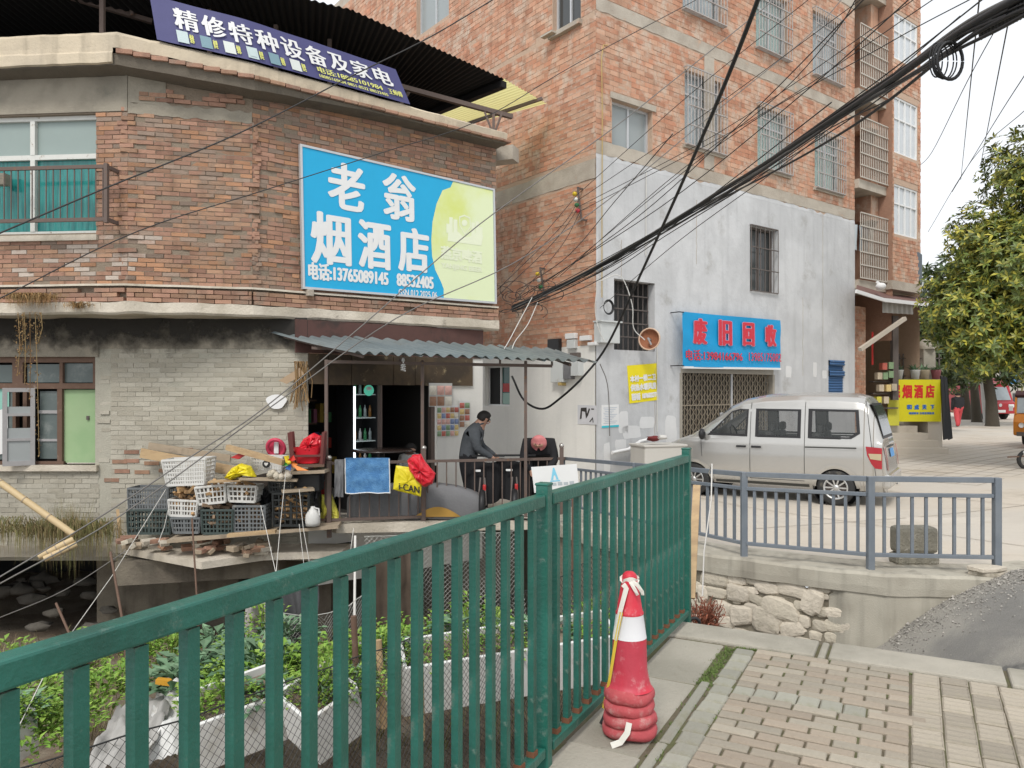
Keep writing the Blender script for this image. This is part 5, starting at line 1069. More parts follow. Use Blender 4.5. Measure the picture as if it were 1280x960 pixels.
def scooter(label, x, y):
    t = thing('scooter', label, 'scooter', (x, y, zf), 'scooters with black wind quilts on the terrace')
    b = MB(); b.grid(lambda u, v: V((x + (.30 - .10 * (v - .6) ** 2) * math.sin((u - .5) * 2.6) , y - .22 + .22 * (1 - math.cos((u - .5) * 2.6)) + .10 * v, zf + .24 + .62 * v + .03 * math.sin(u * 7))), 18, 8); b.build('quilt', M_coat, t)
    b = MB(); b.tube([V((x + math.sin(k * .42) * .0, y - .42 + .20 * math.cos(k * .42), zf + .22 + .20 * math.sin(k * .42))) for k in range(16)], .045, 8); b.build('front_wheel', M_blk, t)
    b = MB(); b.tube([V((x, y + .75 + .20 * math.cos(k * .42), zf + .22 + .20 * math.sin(k * .42))) for k in range(16)], .05, 8); b.build('rear_wheel', M_blk, t)
    b = MB(); b.bar((x - .06, y - .40, zf + .22), (x - .03, y - .28, zf + .62), .02); b.bar((x + .06, y - .40, zf + .22), (x + .03, y - .28, zf + .62), .02); b.build('fork', M_grilleD, t)
    b = MB(); b.box((x + .03, y - .30, zf + .47), (.05, .10, .10)); b.build('mudguard', mat('red_plastic', (.45, .03, .03), .4) if 'red_plastic' not in MATS else MATS['red_plastic'], t, bev=.015)
    b = MB(); b.box((x, y + .45, zf + .66), (.26, .62, .12)); b.build('saddle', M_blk, t, bev=.03)
    b = MB(); b.box((x, y + .45, zf + .42), (.24, .6, .34)); b.build('body', M_gry, t, bev=.04)
    b = MB(); b.bar((x - .33, y - .06, zf + .93), (x + .33, y - .06, zf + .93), .03); b.build('handlebar', M_blk, t)
    for k, c in ((-1, (.6, .6, .6)), (1, (.6, .5, .2))): b = MB(); b.box((x + k * .08 * (1 if k < 0 else 0), y - .235, zf + .72), (.10, .012, .03)); (b.build('reflector', M_white, t) if k < 0 else None)
    return t
scooter('scooter with black wind quilt standing in front of the man in the grey jacket', P(604, 600, 11.85).x, 11.85)
scooter('scooter with black wind quilt standing left of the woman in the pink hood', P(643, 600, 11.95).x, 11.95)
# cloths and bags on the railing
def hang(name, m, label, cat, u0, u1, v0, v1, d, wav=.02, seed=0, skew=0.0, edge=None):
    a, b_ = P(u0, v0, d), P(u1, v0, d); zb = P(u0, v1, d).z; mb = MB()
    mb.grid(lambda u, v: V((a.x + (b_.x - a.x) * u + skew * (1 - v), d - .03 - wav * math.sin(u * 11 + seed) * (1 - v) - .02 * noise.noise(V((u * 4, v * 4, seed))), zb + (a.z - zb) * v + .022 * noise.noise(V((u * 3 + seed, 1, 0))) * (1 - v))), 24, 16)
    t = thing(name, label, cat, (a.x, d, zb)); mb.build('cloth', m, t)
    mb = MB(); mb.grid(lambda u, v: V((a.x + (b_.x - a.x) * u, d + .035, a.z - .22 * v)), 8, 2); mb.grid(lambda u, v: V((a.x + (b_.x - a.x) * u, d - .03 + .065 * v, a.z + .008 * math.sin(v * 3.14))), 8, 2); mb.build('fold', m, t)
    if edge:
        mb = MB()
        for s in (0, 1): mb.tube([V((a.x + (b_.x - a.x) * s + skew * (1 - v), d - .035 - wav * math.sin(s * 11 + seed) * (1 - v) - .02 * noise.noise(V((s * 4, v * 4, seed))), zb + (a.z - zb) * v + .022 * noise.noise(V((s * 3 + seed, 1, 0))) * (1 - v))) for v in [k / 12 for k in range(13)]], .008, 5)
        mb.tube([V((a.x + (b_.x - a.x) * u + skew, d - .035 - wav * math.sin(u * 11 + seed) - .02 * noise.noise(V((u * 4, 0, seed))), zb + .022 * noise.noise(V((u * 3 + seed, 1, 0))))) for u in [k / 16 for k in range(17)]], .008, 5); mb.build('fringe', edge, t)
    return t
M_tow = mat('blue_towel', (.07, .20, .42), .95, .18, 25, col2=(.11, .27, .50), c2=.5, c2scale=9, bump=.8, bscale=60)
hang('towel', M_tow, 'blue terry towel with a white fringe hung over the terrace railing', 'towel', 432, 487, 573, 616, 11.03, .012, 1, .01, M_white)
hang('rag', M_gry, 'grey rag hung on the railing just left of the blue towel', 'rag', 419, 430, 575, 621, 11.04, .02, 2)
def bag(name, m, label, u0, u1, v0, v1, d, pts, depth=.10, seed=0):
    t = thing(name, label, 'bag', tuple(P((u0 + u1) / 2, v1, d))); n = len(pts); b = MB(); c = V((sum(P(*p, d).x for p in pts) / n, d, sum(P(*p, d).z for p in pts) / n)); ring = [P(*p, d) for p in pts]; N_ = n * 4
    rr = [ring[i // 4].lerp(ring[(i // 4 + 1) % n], (i % 4) / 4) for i in range(N_)]
    def fn(u, v):
        q = rr[int(round(u * N_)) % N_]; k = math.sin(v * math.pi); w_ = math.cos(v * math.pi)
        return c + (q - c) * (k ** .55) * (1 + .05 * noise.noise(V((u * 20, v * 5, seed)))) + V((0, w_ * depth * (1 + .7 * noise.noise(V((u * 13 + seed, v * 6, seed)))), 0))
    b.grid(fn, N_, 12, sm=False); b.build('sack', m, t); return t
M_yb = mat('yellow_plastic', (.72, .60, .02), .4, .08, 8); M_rb = mat('red_bag_plastic', (.62, .02, .035), .3, .15, 8, spec=.5); M_yw = mat('yellow_bag', (.60, .55, .08), .45, .1, 6)
ybag = bag('shopping_bag', M_yb, 'yellow shopping bag with black lettering hanging on the terrace railing', 492, 527, 582, 620, 10.98, [(495, 582), (512, 584), (528, 596), (526, 621), (508, 616), (491, 612)], .03, 3)
q = Quad(P(497, 613.5, 10.93), P(526, 619, 10.93), P(526, 607, 10.93), P(497, 601, 10.93)); b = MB(); q.text(b, 'i-CAN', .05, .95, .15, .85, .012, .003); b.build('lettering', M_blk, ybag)
bag('red_bag', M_rb, 'crumpled red plastic bag hooked over the middle railing post', 508, 546, 566, 609, 10.97, [(515, 569), (526, 567), (534, 580), (545, 592), (541, 605), (530, 609), (520, 600), (512, 588), (509, 576)], .09, 5)
bag('yellow_white_bag', M_yw, 'yellow and white plastic bag leaning behind the left railing post', 398, 427, 617, 652, 11.2, [(402, 618), (414, 616), (420, 632), (427, 650), (412, 654), (400, 650)], .07, 8)
# white notice board on the fence end
q = Quad(P(668, 616, 10.4), P(724, 612, 10.4), P(721, 580, 10.4), P(664, 584, 10.4)); nb = thing('notice_board', 'white board with a pale blue tower mark fixed by the fence end', 'sign', tuple(q.fn(.5, 0)))
q.board(.02).build('board', M_wl, nb); b = MB(); q.poly(b, [(.40, .45), (.45, .45), (.47, .62), (.50, .62), (.52, .45), (.57, .45), (.50, .92), (.47, .92)], .003); q.rect(b, .38, .60, .38, .43); b.build('tower_mark', flat('pale_blue', (130, 200, 225)), nb)
b = MB(); [q.rect(b, .15 + .13 * k, .25 + .13 * k, .22, .33 + .02 * (k % 2)) for k in range(6)]; b.build('faint_print', flat('faint_grey', (175, 182, 185)), nb); b = MB()
for uu in (672, 716): c = P(uu, 612, 10.43); b.bar(V((c.x, 10.43, -1.2)), V((c.x, 10.43, c.z + .2)), .03, .03, up=X)
b.build('stake', M_wood, nb)
# drinks fridge in the doorway
fg = thing('drinks_fridge', 'glass fronted drinks fridge with a lit strip inside the dark shop doorway', 'fridge', tuple(SF.pt(sA(464), zf, -.45)))
fa0, fa1 = sA(449), sA(476) + .04; zt_ = SF.pix(460, 480, -.2)[1] + .02
def fb(nm, m, a0, a1, z0, z1, o0, o1, **k): b = MB(); SF.box(b, a0, a1, z0, z1, o0, o1); return b.build(nm, m, fg, **k)
fb('back', M_blk, fa0, fa1, zf, zt_, -.75, -.70); fb('side', M_blk, fa0 - .02, fa0, zf, zt_, -.75, -.2); fb('side', M_blk, fa1, fa1 + .02, zf, zt_, -.75, -.2); fb('base', M_blk, fa0, fa1, zf, zf + .25, -.7, -.2); fb('top', M_blk, fa0, fa1, zt_ - .03, zt_, -.7, -.2)
fb('led_strip', mat('led_white', (.8, .9, 1), .5, 0, emit=1.6), fa0 + .012, fa0 + .045, zf + .3, zt_ - .06, -.235, -.215)
M_shelf = mat('fridge_shelf', (.45, .52, .52), .4, 0, emit=.12); M_bot = [mat('bottle_%s' % n, c, .25, .1) for n, c in (('green', (.05, .25, .10)), ('clear', (.30, .36, .36)), ('amber', (.25, .12, .03)), ('white', (.5, .5, .5)))]
for k in range(5):
    z = zf + .35 + k * (zt_ - zf - .55) / 4; fb('shelf', M_shelf, fa0 + .05, fa1, z, z + .015, -.68, -.25)
    for j in range(4):
        a = fa0 + .09 + j * (fa1 - fa0 - .12) / 3.4; b = MB(); b.lathe([(0, 0), (.026, 0), (.026, .13), (.010, .17), (.010, .20), (0, .2)], SF.pt(a, z + .015, -.32), 8); b.build('bottle', M_bot[(k + j) % 4], fg)
b = MB(); ac, zc_ = SF.pix(461, 488, -.2); b.prism([SF.pt(ac + .09 * math.cos(t), zc_ + .09 * math.sin(t), -.20) for t in [k * .393 for k in range(16)]], SF.n * .004); b.build('round_sticker', mat('lit_green', (.10, .55, .38), .5, 0, emit=.35), fg)
b = MB(); b.prism([SF.pt(ac + .05 * math.cos(t), zc_ + .03 + .03 * math.sin(t), -.195) for t in [k * .393 for k in range(16)]], SF.n * .003); b.build('sticker_mark', M_wl, fg)
# lamp, packets, odds and ends on the walls
lb = thing('light_bulb', 'bare white spiral light bulb hanging under the awning', 'lamp', tuple(P(504, 465, 11.3)))
c = P(504, 466, 11.3); b = MB(); b.tube([c + V((.028 * math.cos(t), .028 * math.sin(t), .03 + t * .005)) for t in [k * .6 for k in range(32)]], .012, 6); b.build('tube', M_white, lb); b = MB(); b.lathe([(.02, .13), (.026, .14), (.024, .19), (.012, .22)], c, 12); b.build('holder', M_white, lb); b = MB(); b.tube([c + Z * .22, c + Z * .32], .004); b.build('cable', M_blk, lb)
pcol = [mat('packet_%d' % i, lin(c), .35, .35, 30, spec=.5) for i, c in enumerate(((190, 105, 92), (215, 190, 130), (130, 155, 120), (125, 140, 175), (215, 170, 160), (222, 216, 202), (160, 120, 95)))]
def pillow(mb, c, t, n, w, h, d=.03):
    mb.grid(lambda u, v: c + t * (w * (u - .5)) + Z * (h * (v - .5)) + n * (d * math.sin(u * 3.1416) * math.sin(v * 3.1416)), 4, 4)
for nm, lab, u0, u1, v0, v1, nx_, ny_ in (('snack_card', 'hanging card of small colourful snack packets on the white wall by the shop door', 547, 574, 509, 545, 5, 5), ('snack_strip', 'bunch of pale snack bags hanging above the snack card by the door', 537, 566, 481, 508, 3, 2), ('packet_strip', 'narrow strip of packets hanging at the right edge of the snack card', 575, 588, 503, 534, 2, 4)):
    a0, z1 = SF.pix(u0, v0, .05); a1, z0 = SF.pix(u1, v1, .05); z1 = SF.pix(u0, v0, .05)[1]; t = thing(nm, lab, 'snacks', tuple(SF.pt((a0 + a1) / 2, z0, .03)), 'snack packets hanging on the shop wall'); b = MB(); SF.box(b, a0, a1, z0, z1 + .03, .025, .032); b.build('card', M_white if nm != 'snack_strip' else mat('clear_film', (.5, .5, .48), .2), t)
    for i in range(nx_):
        for j in range(ny_):
            b = MB(); pillow(b, SF.pt(a0 + (a1 - a0) * (i + .5) / nx_, z0 + (z1 - z0) * (j + .5) / ny_, .035), SF.t, SF.n, (a1 - a0) / nx_ * .9, (z1 - z0) / ny_ * .85); b.build('packet', random.choice(pcol if nm != 'snack_strip' else pcol[4:]), t)
b = MB(); c = LW.pt(*LW.pix(347, 502), .04); b.prism([c + V((.15 * math.cos(t) * (1 + .15 * math.sin(3 * t)), 0, .11 * math.sin(t))) for t in [k * .35 for k in range(18)]], (0, -.02, 0)); tag(b.build('wall_plate', M_white), 'ragged white foam plate stuck on the grey brick wall left of the shop door', 'plate')
br_ = thing('straw_bundle', 'bundle of dry stalks and cardboard hanging at the corner left of the shop door', 'bundle', tuple(LW.pt(*LW.pix(377, 510), .1)))
M_straw = mat('dry_straw', (.30, .19, .09), .95, .25, 20, islands=.3)
b = MB(); c0 = LW.pt(*LW.pix(378, 452), .12)
for k in range(26): q = c0 + V((random.gauss(0, .05), random.uniform(-.05, .03), 0)); b.tube([q, q + V((random.gauss(0, .03), 0, -.3)), q + V((random.gauss(0, .06), random.gauss(0, .03), random.uniform(-.75, -.4)))], .007, 4)
b.build('stalks', M_straw, br_, kind='stuff'); b = MB(); b.prism([LW.pt(*LW.pix(u, v), .14) for u, v in ((352, 476), (378, 460), (384, 468), (362, 480))], (0, -.01, 0)); b.build('cardboard', mat('cardboard', (.40, .29, .19), .9, .1), br_)
# ================================================================== CRATES AND WOOD ON THE LEDGE
M_crw = mat('white_crate_plastic', (.62, .61, .58), .5, .08, 8, dirt=(.40, .36, .30), dscale=5, dlo=.58, dhi=.75); M_crg = mat('grey_crate_plastic', (.15, .16, .165), .55, .12, 8, dirt=(.26, .25, .22), dscale=5, dlo=.56, dhi=.75); M_crd = mat('dark_green_crate_plastic', (.055, .075, .07), .55, .15, 8, dirt=(.2, .2, .17), dscale=5, dlo=.58, dhi=.75); M_crk = mat('black_crate_plastic', (.02, .022, .022), .5, .15, 8, dirt=(.12, .11, .09), dscale=5, dlo=.6, dhi=.75)
M_chip = mat('split_wood', (.46, .29, .14), .85, .15, 12, col2=(.36, .22, .11), c2=.5, c2scale=4, islands=.25); M_chipd = mat('old_wood_scrap', (.26, .18, .12), .9, .2, 12, islands=.3)
def crate(label, u0, u1, v0, v1, d, m, dep=.30, tilt=0.0, rows=4, cols=9, taper=.04, wood=None, wl=''):
    w, h = (u1 - u0) * d / F, (v1 - v0) * d / F; c = P((u0 + u1) / 2, v1, d); base = V((c.x, d + dep / 2, c.z))
    t = thing('crate', label, 'crate', tuple(base), 'plastic crates on the ledge')
    M = Matrix.Rotation(tilt, 3, 'Y'); g = lambda x, y, z: base + M @ V((x, y, z)); hx, hy = w / 2, dep / 2
    def side(p, q, nc):                       # lattice between two top corners
        b = MB(); n = (q - p); k0 = 1 - taper * 2
        def pt(s, f): a = p.lerp(q, s); k = 1 - taper * (1 - f) * 2; return g(a.x * k, a.y * k, h * f)
        for r in range(rows + 1): f = r / rows; b.bar(pt(0, f), pt(1, f), .012, (.034 if r in (0, rows) else .020))
        for r in range(nc + 1):
            s = r / nc; wd = .034 if r in (0, nc) or r == nc // 2 else .017; b.bar(pt(s, 0), pt(s, 1), wd, .009, up=V((0, 1, 0)) if abs(n.x) > abs(n.y) else X)
        b.build('side', m, t)
    cs = [V((-hx, -hy, 0)), V((hx, -hy, 0)), V((hx, hy, 0)), V((-hx, hy, 0))]
    for i in range(4): side(cs[i], cs[(i + 1) % 4], cols if i % 2 == 0 else 6)
    k = 1 - taper * 2; b = MB(); b.hexa([g(sx * hx * k, sy * hy * k, z) for z in (0, .012) for sx, sy in ((-1, -1), (1, -1), (1, 1), (-1, 1))]); b.build('base', m, t)
    b = MB()
    for i in range(4): b.bar(g(cs[i].x * 1.02, cs[i].y * 1.02, h), g(cs[(i + 1) % 4].x * 1.02, cs[(i + 1) % 4].y * 1.02, h), .022, .022)
    b.build('rim', m, t)
    if wood:
        mw, n, top = wood; ft = thing('firewood', wl, 'firewood', tuple(base + Z * .02), 'loads of wood scraps in the crates')
        for i in range(n):
            x = random.uniform(-hx, hx) * .78; y = random.uniform(-hy, hy) * .75; z = random.uniform(.05, h + top * .8); l = random.uniform(.10, .24)
            if abs(x) + l * .4 > hx * 1.05 and z < h: l = .10
            a = V((random.gauss(0, 1), random.gauss(0, .6), random.gauss(0, .35))).normalized() * l / 2; b = MB(); q = g(x, y, z); b.bar(q - a, q + a, random.uniform(.03, .06), random.uniform(.02, .045), up=V((random.random(), random.random(), 1))); b.build('wood_piece', mw, ft)
    return t
crate('dark grey crate at the left end, upper of the pair against the wall', 160, 210, 611, 637, 11.05, M_crg, .34, .0, 4, 14, .02)
crate('dark green crate at the left end, lower of the pair on the ledge', 159, 213, 638, 667, 11.05, M_crd, .34, .0, 4, 12, .02)
crate('largest white crate, tilted on top of the crate heap', 204, 258, 575, 606, 10.75, M_crw, .36, -.04, 6, 16, .07)
crate('small white crate brimming with orange split wood', 210, 246, 626, 645, 10.72, M_crw, .28, .04, 3, 9, .05, (M_chip, 34, .22), 'orange split wood heaped in the small white crate')
crate('small grey crate under the white crate of split wood', 214, 250, 648, 666, 10.72, M_crg, .28, 0, 3, 9, .07)
crate('white crate leaning on the middle of the heap with bits of board', 246, 283, 608, 629, 10.70, M_crw, .28, -.10, 3, 7, .05, (M_chip, 12, .08), 'short boards in the leaning white crate')
crate('white crate right of the leaning one, under the yellow bag', 284, 320, 608, 627, 10.72, M_crw, .28, .03, 3, 6, .06, (M_chip, 12, .08), 'pale scraps in the white crate under the yellow bag')
crate('dark green slatted crate heaped with brown scraps on the plank', 252, 291, 638, 667, 10.70, M_crd, .30, 0, 5, 8, .03, (M_chipd, 26, .12), 'brown scraps heaped in the dark green slatted crate')
crate('grey slatted crate full of scraps, right of the dark green slatted one', 292, 331, 633, 665, 10.72, M_crg, .30, 0, 6, 8, .03, (M_chipd, 26, .02), 'old scraps filling the grey slatted crate')
crate('tall black open crate full of logs by the railing post', 341, 386, 617, 657, 10.72, M_crk, .34, 0, 5, 6, .02, (M_chip, 34, .02), 'cut logs inside the tall black crate')
crate('small dark crate on the boards above the black crate', 336, 366, 597, 615, 10.78, M_crk, .28, 0, 3, 8, .04)
cr = crate('dirty white crate with a round black badge high beside the pole', 314, 352, 572, 590, 10.85, M_crw, .30, .02, 4, 12, .04)
b = MB(); c = P(333, 580, 10.82); b.prism([c + V((.055 * math.cos(t), 0, .055 * math.sin(t))) for t in [k * .393 for k in range(16)]], (0, -.01, 0)); b.build('badge', M_blk, cr)
b = MB(); b.prism([c + V((.028 * math.sin(t) ** 3, -.012, .024 * math.cos(t) - .009 * math.cos(2 * t) - .004 * math.cos(3 * t))) for t in [k * .314 for k in range(20)]], (0, -.004, 0)); b.build('badge_heart', M_wl, cr)
def plank(label, p, q, w, h, m, nm='plank', grp=None, bev=0): b = MB(); b.bar(p, q, w, h); return tag(b.build(nm, m, bev=bev), label, nm.replace('_', ' '), grp)
M_pw = mat('pale_wood', (.48, .34, .19), .8, .12, 14, col2=(.38, .26, .15), c2=.5, c2scale=3, stretch=(1, 4, 4)); M_pwd = mat('grey_board', (.36, .29, .21), .9, .18, 10, dirt=(.2, .16, .12), dscale=4, dlo=.55, dhi=.75)
plank('long weathered plank that carries the crates above the ledge', P(214, 674, 10.75), P(425, 656, 10.95), .36, .045, M_pwd)
plank('broken pale plank edge lying in front under the grey crates', P(285, 669, 10.45), P(345, 664, 10.5), .12, .04, M_pw)
plank('thick pale timber sticking out over the crates', P(284, 559, 10.75), P(354, 578, 10.5), .07, .075, M_pw)
plank('long brown board lying against the wall behind the white crate', P(176, 566, 11.4), P(300, 590, 11.25), .03, .14, M_pw)
plank('upper brown board slanting along the wall behind the crates', P(186, 557, 11.5), P(288, 573, 11.4), .03, .10, M_pwd)
plank('thin board under the yellow bag', P(262, 602, 10.65), P(340, 598, 10.75), .20, .02, M_pw)
plank('dark board carrying stones above the black crate', P(300, 598, 10.6), P(372, 600, 10.75), .22, .025, M_pwd)
plank('short board on top of the tall black crate', P(352, 614, 10.65), P(392, 611, 10.8), .24, .03, M_pwd)
plank('upright thin lath leaning on the wall left of the crates', P(150, 672, 11.2), P(147, 637, 11.45), .04, .02, M_pw, 'lath')
bag('yellow_plastic_bag', M_yb, 'bright yellow plastic bag lying across the crates', 281, 320, 580, 598, 10.7, [(281, 597), (290, 585), (301, 579), (314, 583), (320, 596), (305, 594), (290, 600)], .12, 11)
b = MB(); b.prism([P(288, 572, 10.7), P(300, 566, 10.7), (P(306, 569, 10.7)), P(298, 574, 10.7)], (0, .06, 0)); tag(b.build('red_scrap', MATS['red_plastic']), 'flat red plastic scrap above the yellow bag', 'scrap')
rr = thing('red_reel', 'round pink red plastic reel propped on the wall above the timber', 'reel', tuple(P(345, 572, 11.2))); c = P(345, 560, 11.2)
b = MB(); b.tube([c + V((.125 * math.cos(t), -.05 * math.sin(t), .125 * math.sin(t))) for t in [k * .2856 for k in range(23)]], .028, 8, cap=False); b.build('rim', mat('pink_red_plastic', (.55, .05, .10), .4, .1), rr); b = MB(); b.box(c + V((0, .02, 0)), (.07, .03, .17)); b.build('label', M_white, rr, bev=.01); b = MB(); b.lathe([(0, 0), (.12, 0)], c + V((0, .05, 0)), 20, Matrix.Rotation(math.pi / 2, 3, 'X')); b.build('disc', MATS['pink_red_plastic'], rr)
pw = thing('pinwheel', 'rainbow coloured toy pinwheel tucked at the end of the timber', 'toy', tuple(P(362, 588, 10.6))); cols = [mat('toy_%d' % i, c, .5, .05) for i, c in enumerate(((.6, .04, .03), (.65, .5, .03), (.08, .35, .06), (.05, .15, .45), (.65, .2, .02)))]
c = P(362, 578, 10.55)
for k in range(5):
    t = k * 1.2566 + .4; b = MB(); d_ = V((math.cos(t), 0, math.sin(t))); s_ = V((-math.sin(t), 0, math.cos(t))); b.add([c, c + d_ * .10 + V((0, -.02, 0)), c + d_ * .09 + s_ * .07, c + s_ * .04 + V((0, -.04, 0))], [[0, 1, 2, 3]]); b.build('vane', cols[k], pw)
b = MB(); b.ball(c + V((0, -.03, 0)), .03); b.build('hub', cols[1], pw); b = MB(); b.prism([P(366, 580, 10.55), P(386, 588, 10.5), P(372, 588, 10.5)], (0, -.02, 0)); b.build('tail', cols[4], pw)
st_ = thing('upturned_stool', 'dark wooden stool turned upside down with its legs in the air', 'stool', tuple(P(385, 584, 10.95))); c = P(385, 581, 10.95)
b = MB(); b.box(c, (.46, .34, .04), .2); b.build('seat', M_wood, st_)
for i in (-1, 1):
    for j in (-1, 1): b = MB(); q = c + Matrix.Rotation(.2, 3, 'Z') @ V((i * .20, j * .14, .02)); b.bar(q, q + V((i * .04, j * .02, .45)), .05); b.build('leg', mat('maroon_wood', (.14, .04, .035), .6, .15) if 'maroon_wood' not in MATS else MATS['maroon_wood'], st_)
    b = MB(); b.bar(c + Matrix.Rotation(.2, 3, 'Z') @ V((i * .21, -.15, .18)), c + Matrix.Rotation(.2, 3, 'Z') @ V((i * .21, .15, .18)), .03); b.build('stretcher', MATS['maroon_wood'], st_)
b = MB(); b.bar(c + Matrix.Rotation(.2, 3, 'Z') @ V((-.21, -.15, .14)), c + Matrix.Rotation(.2, 3, 'Z') @ V((.21, -.15, .14)), .03); b.build('stretcher', MATS['maroon_wood'], st_)
plank('board under the upturned stool', P(360, 590, 10.95), P(410, 588, 10.95), .4, .04, M_pwd); b = MB(); b.box(P(385, 602, 11.05), (.4, .3, .26)); tag(b.build('dark_box', M_blk, bev=.02), 'black box below the board of the upturned stool', 'box')
bk = thing('red_basket', 'red plastic basket standing between the legs of the upturned stool', 'basket', tuple(c + Z * .03)); b = MB()
b.grid(lambda u, v: c + V((0, 0, .03 + .22 * v)) + V((math.copysign(abs(math.cos(u * 6.2832)) ** .6, math.cos(u * 6.2832)) * (.15 + .05 * v), math.copysign(abs(math.sin(u * 6.2832)) ** .6, math.sin(u * 6.2832)) * (.10 + .04 * v), 0)), 24, 3); b.build('shell', M_rb, bk); b = MB(); b.lathe([(0, .03), (.14, .03)], c, 12); b.build('bottom', M_rb, bk)
bag('red_sack', M_rb, 'shiny red plastic sack stuffed into the red basket', 372, 404, 541, 565, 10.95, [(373, 560), (380, 548), (392, 541), (402, 545), (405, 562), (392, 568), (380, 567)], .12, 14)
jg = thing('white_jug', 'dirty white plastic jug standing on the plank end by the railing post', 'jug', tuple(P(391, 657, 10.75))); c = P(391, 657, 10.75); b = MB(); b.lathe([(0, 0), (.095, 0), (.105, .05), (.10, .15), (.06, .22), (.03, .25), (.03, .27), (0, .27)], c, 14); b.build('body', M_crw, jg); b = MB(); b.tube([c + V((.03, -.02, .25)), c + V((.09, -.03, .24)), c + V((.10, -.03, .15))], .012); b.build('handle', M_crw, jg)
for lab, u0, u1, v0, v1, d in (('black bag shape added as darkness behind the grey slatted crate', 322, 345, 606, 640, 11.1), ('black bag shape added as darkness behind the white crates', 262, 300, 600, 630, 11.15), ('black sack shape added as darkness behind the tall black crate beside the post', 378, 402, 598, 640, 11.15)): bag('dark_filler_bag', M_blk, lab, u0, u1, v0, v1, d, [(u0, v1), (u0 + 2, v0 + 6), ((u0 + u1) / 2, v0), (u1 - 2, v0 + 5), (u1, v1), ((u0 + u1) / 2, v1 + 2)], .14, u0)  # bag shapes added to stand in for the shade between the crates
plank('dark board added as background darkness behind the crates against the wall', P(215, 640, 11.45), P(345, 610, 11.45), .03, .5, mat('shade_dark_wood', (.05, .04, .032), .9, .2, 8))  # board coloured dark to stand in for shade behind the heap
gs = thing('stones', 'grey stones and rags lying on the dark board', 'stones', tuple(P(348, 597, 10.65)))
for u, v, r in ((338, 593, .05), (346, 595, .06), (352, 596, .045), (342, 590, .04), (360, 594, .06)): b = MB(); b.ball(P(u, v, 10.62), r, 8, 6, .5, u); b.build('stone', M_stone, gs)
rb_ = thing('rubble_heap', 'heap of broken bricks on the concrete ledge under the crates', 'rubble', tuple(P(180, 682, 10.9)))
for k in range(46):
    u = random.uniform(150, 335); c = V((P(u, 0, 10.85).x, random.uniform(10.62, 11.3), -.74 + random.uniform(.03, .22))); 
    if u > 250: c.z = -.74 + random.uniform(.03, .14)
    b = MB(); M = Matrix.Rotation(random.uniform(0, 3), 3, 'Z') @ Matrix.Rotation(random.gauss(0, .3), 3, 'X'); b.box(c, (random.uniform(.10, .22), random.uniform(.08, .11), random.uniform(.045, .07)), M=M); b.build('brick', random.choice((M_brickS, M_stone, M_pwd)), rb_, bev=.006)
# ================================================================== DITCH GARDEN BEHIND THE RAILING
M_leafg = mat('vegetable_leaf', (.14, .27, .035), .6, .15, 12, col2=(.24, .36, .06), c2=.5, c2scale=2, islands=.25); M_leafd = mat('cabbage_leaf', (.10, .19, .10), .6, .15, 12, col2=(.16, .26, .15), c2=.5, c2scale=2, islands=.25)
M_foam = mat('white_foam', (.66, .66, .64), .8, .08, 5, dirt=(.38, .35, .29), dscale=2.2, dlo=.50, dhi=.72); M_net = mat('black_net', (.03, .03, .03), .7); M_netw = mat('pale_net', (.50, .50, .46), .7)
def leaf(mb, c, d, l, w, up=Z, fold=.25):
    d = d.normalized(); s = d.cross(up); s = s.normalized() if s.length > .05 else X; n = s.cross(d)
    a = c + d * l * .5; mb.add([c, a + s * w * .5 + n * w * fold, c + d * l - n * l * .12, a - s * w * .5 + n * w * fold, a], [[0, 4, 1], [1, 4, 2], [0, 3, 4], [4, 3, 2]])
def veg(n, h, sp, ll):
    mb = MB()
    for k in range(n):
        t = random.uniform(0, 6.28); r = sp * math.sqrt(random.random()); c = V((r * math.cos(t), r * math.sin(t), h * random.uniform(.15, 1) * (1 - .5 * r / sp))); d = V((math.cos(t + random.gauss(0, .7)), math.sin(t + random.gauss(0, .7)), random.uniform(-.1, .9))); leaf(mb, c, d, ll * random.uniform(.6, 1.2), ll * .55)
    for k in range(8): t = random.uniform(0, 6.28); mb.tube([(0, 0, 0), (sp * .4 * math.cos(t), sp * .4 * math.sin(t), h * .7)], .006, 4)
    return mb
protos = []
for i, (m, n, h, s_, l) in enumerate(((M_leafg, 260, .42, .34, .085), (M_leafd, 130, .36, .34, .16), (M_leafg, 200, .60, .26, .07))):
    t = thing('vegetable_plant', 'x', 'plant'); veg(n, h, s_, l).build('foliage', m, t); protos.append(t)
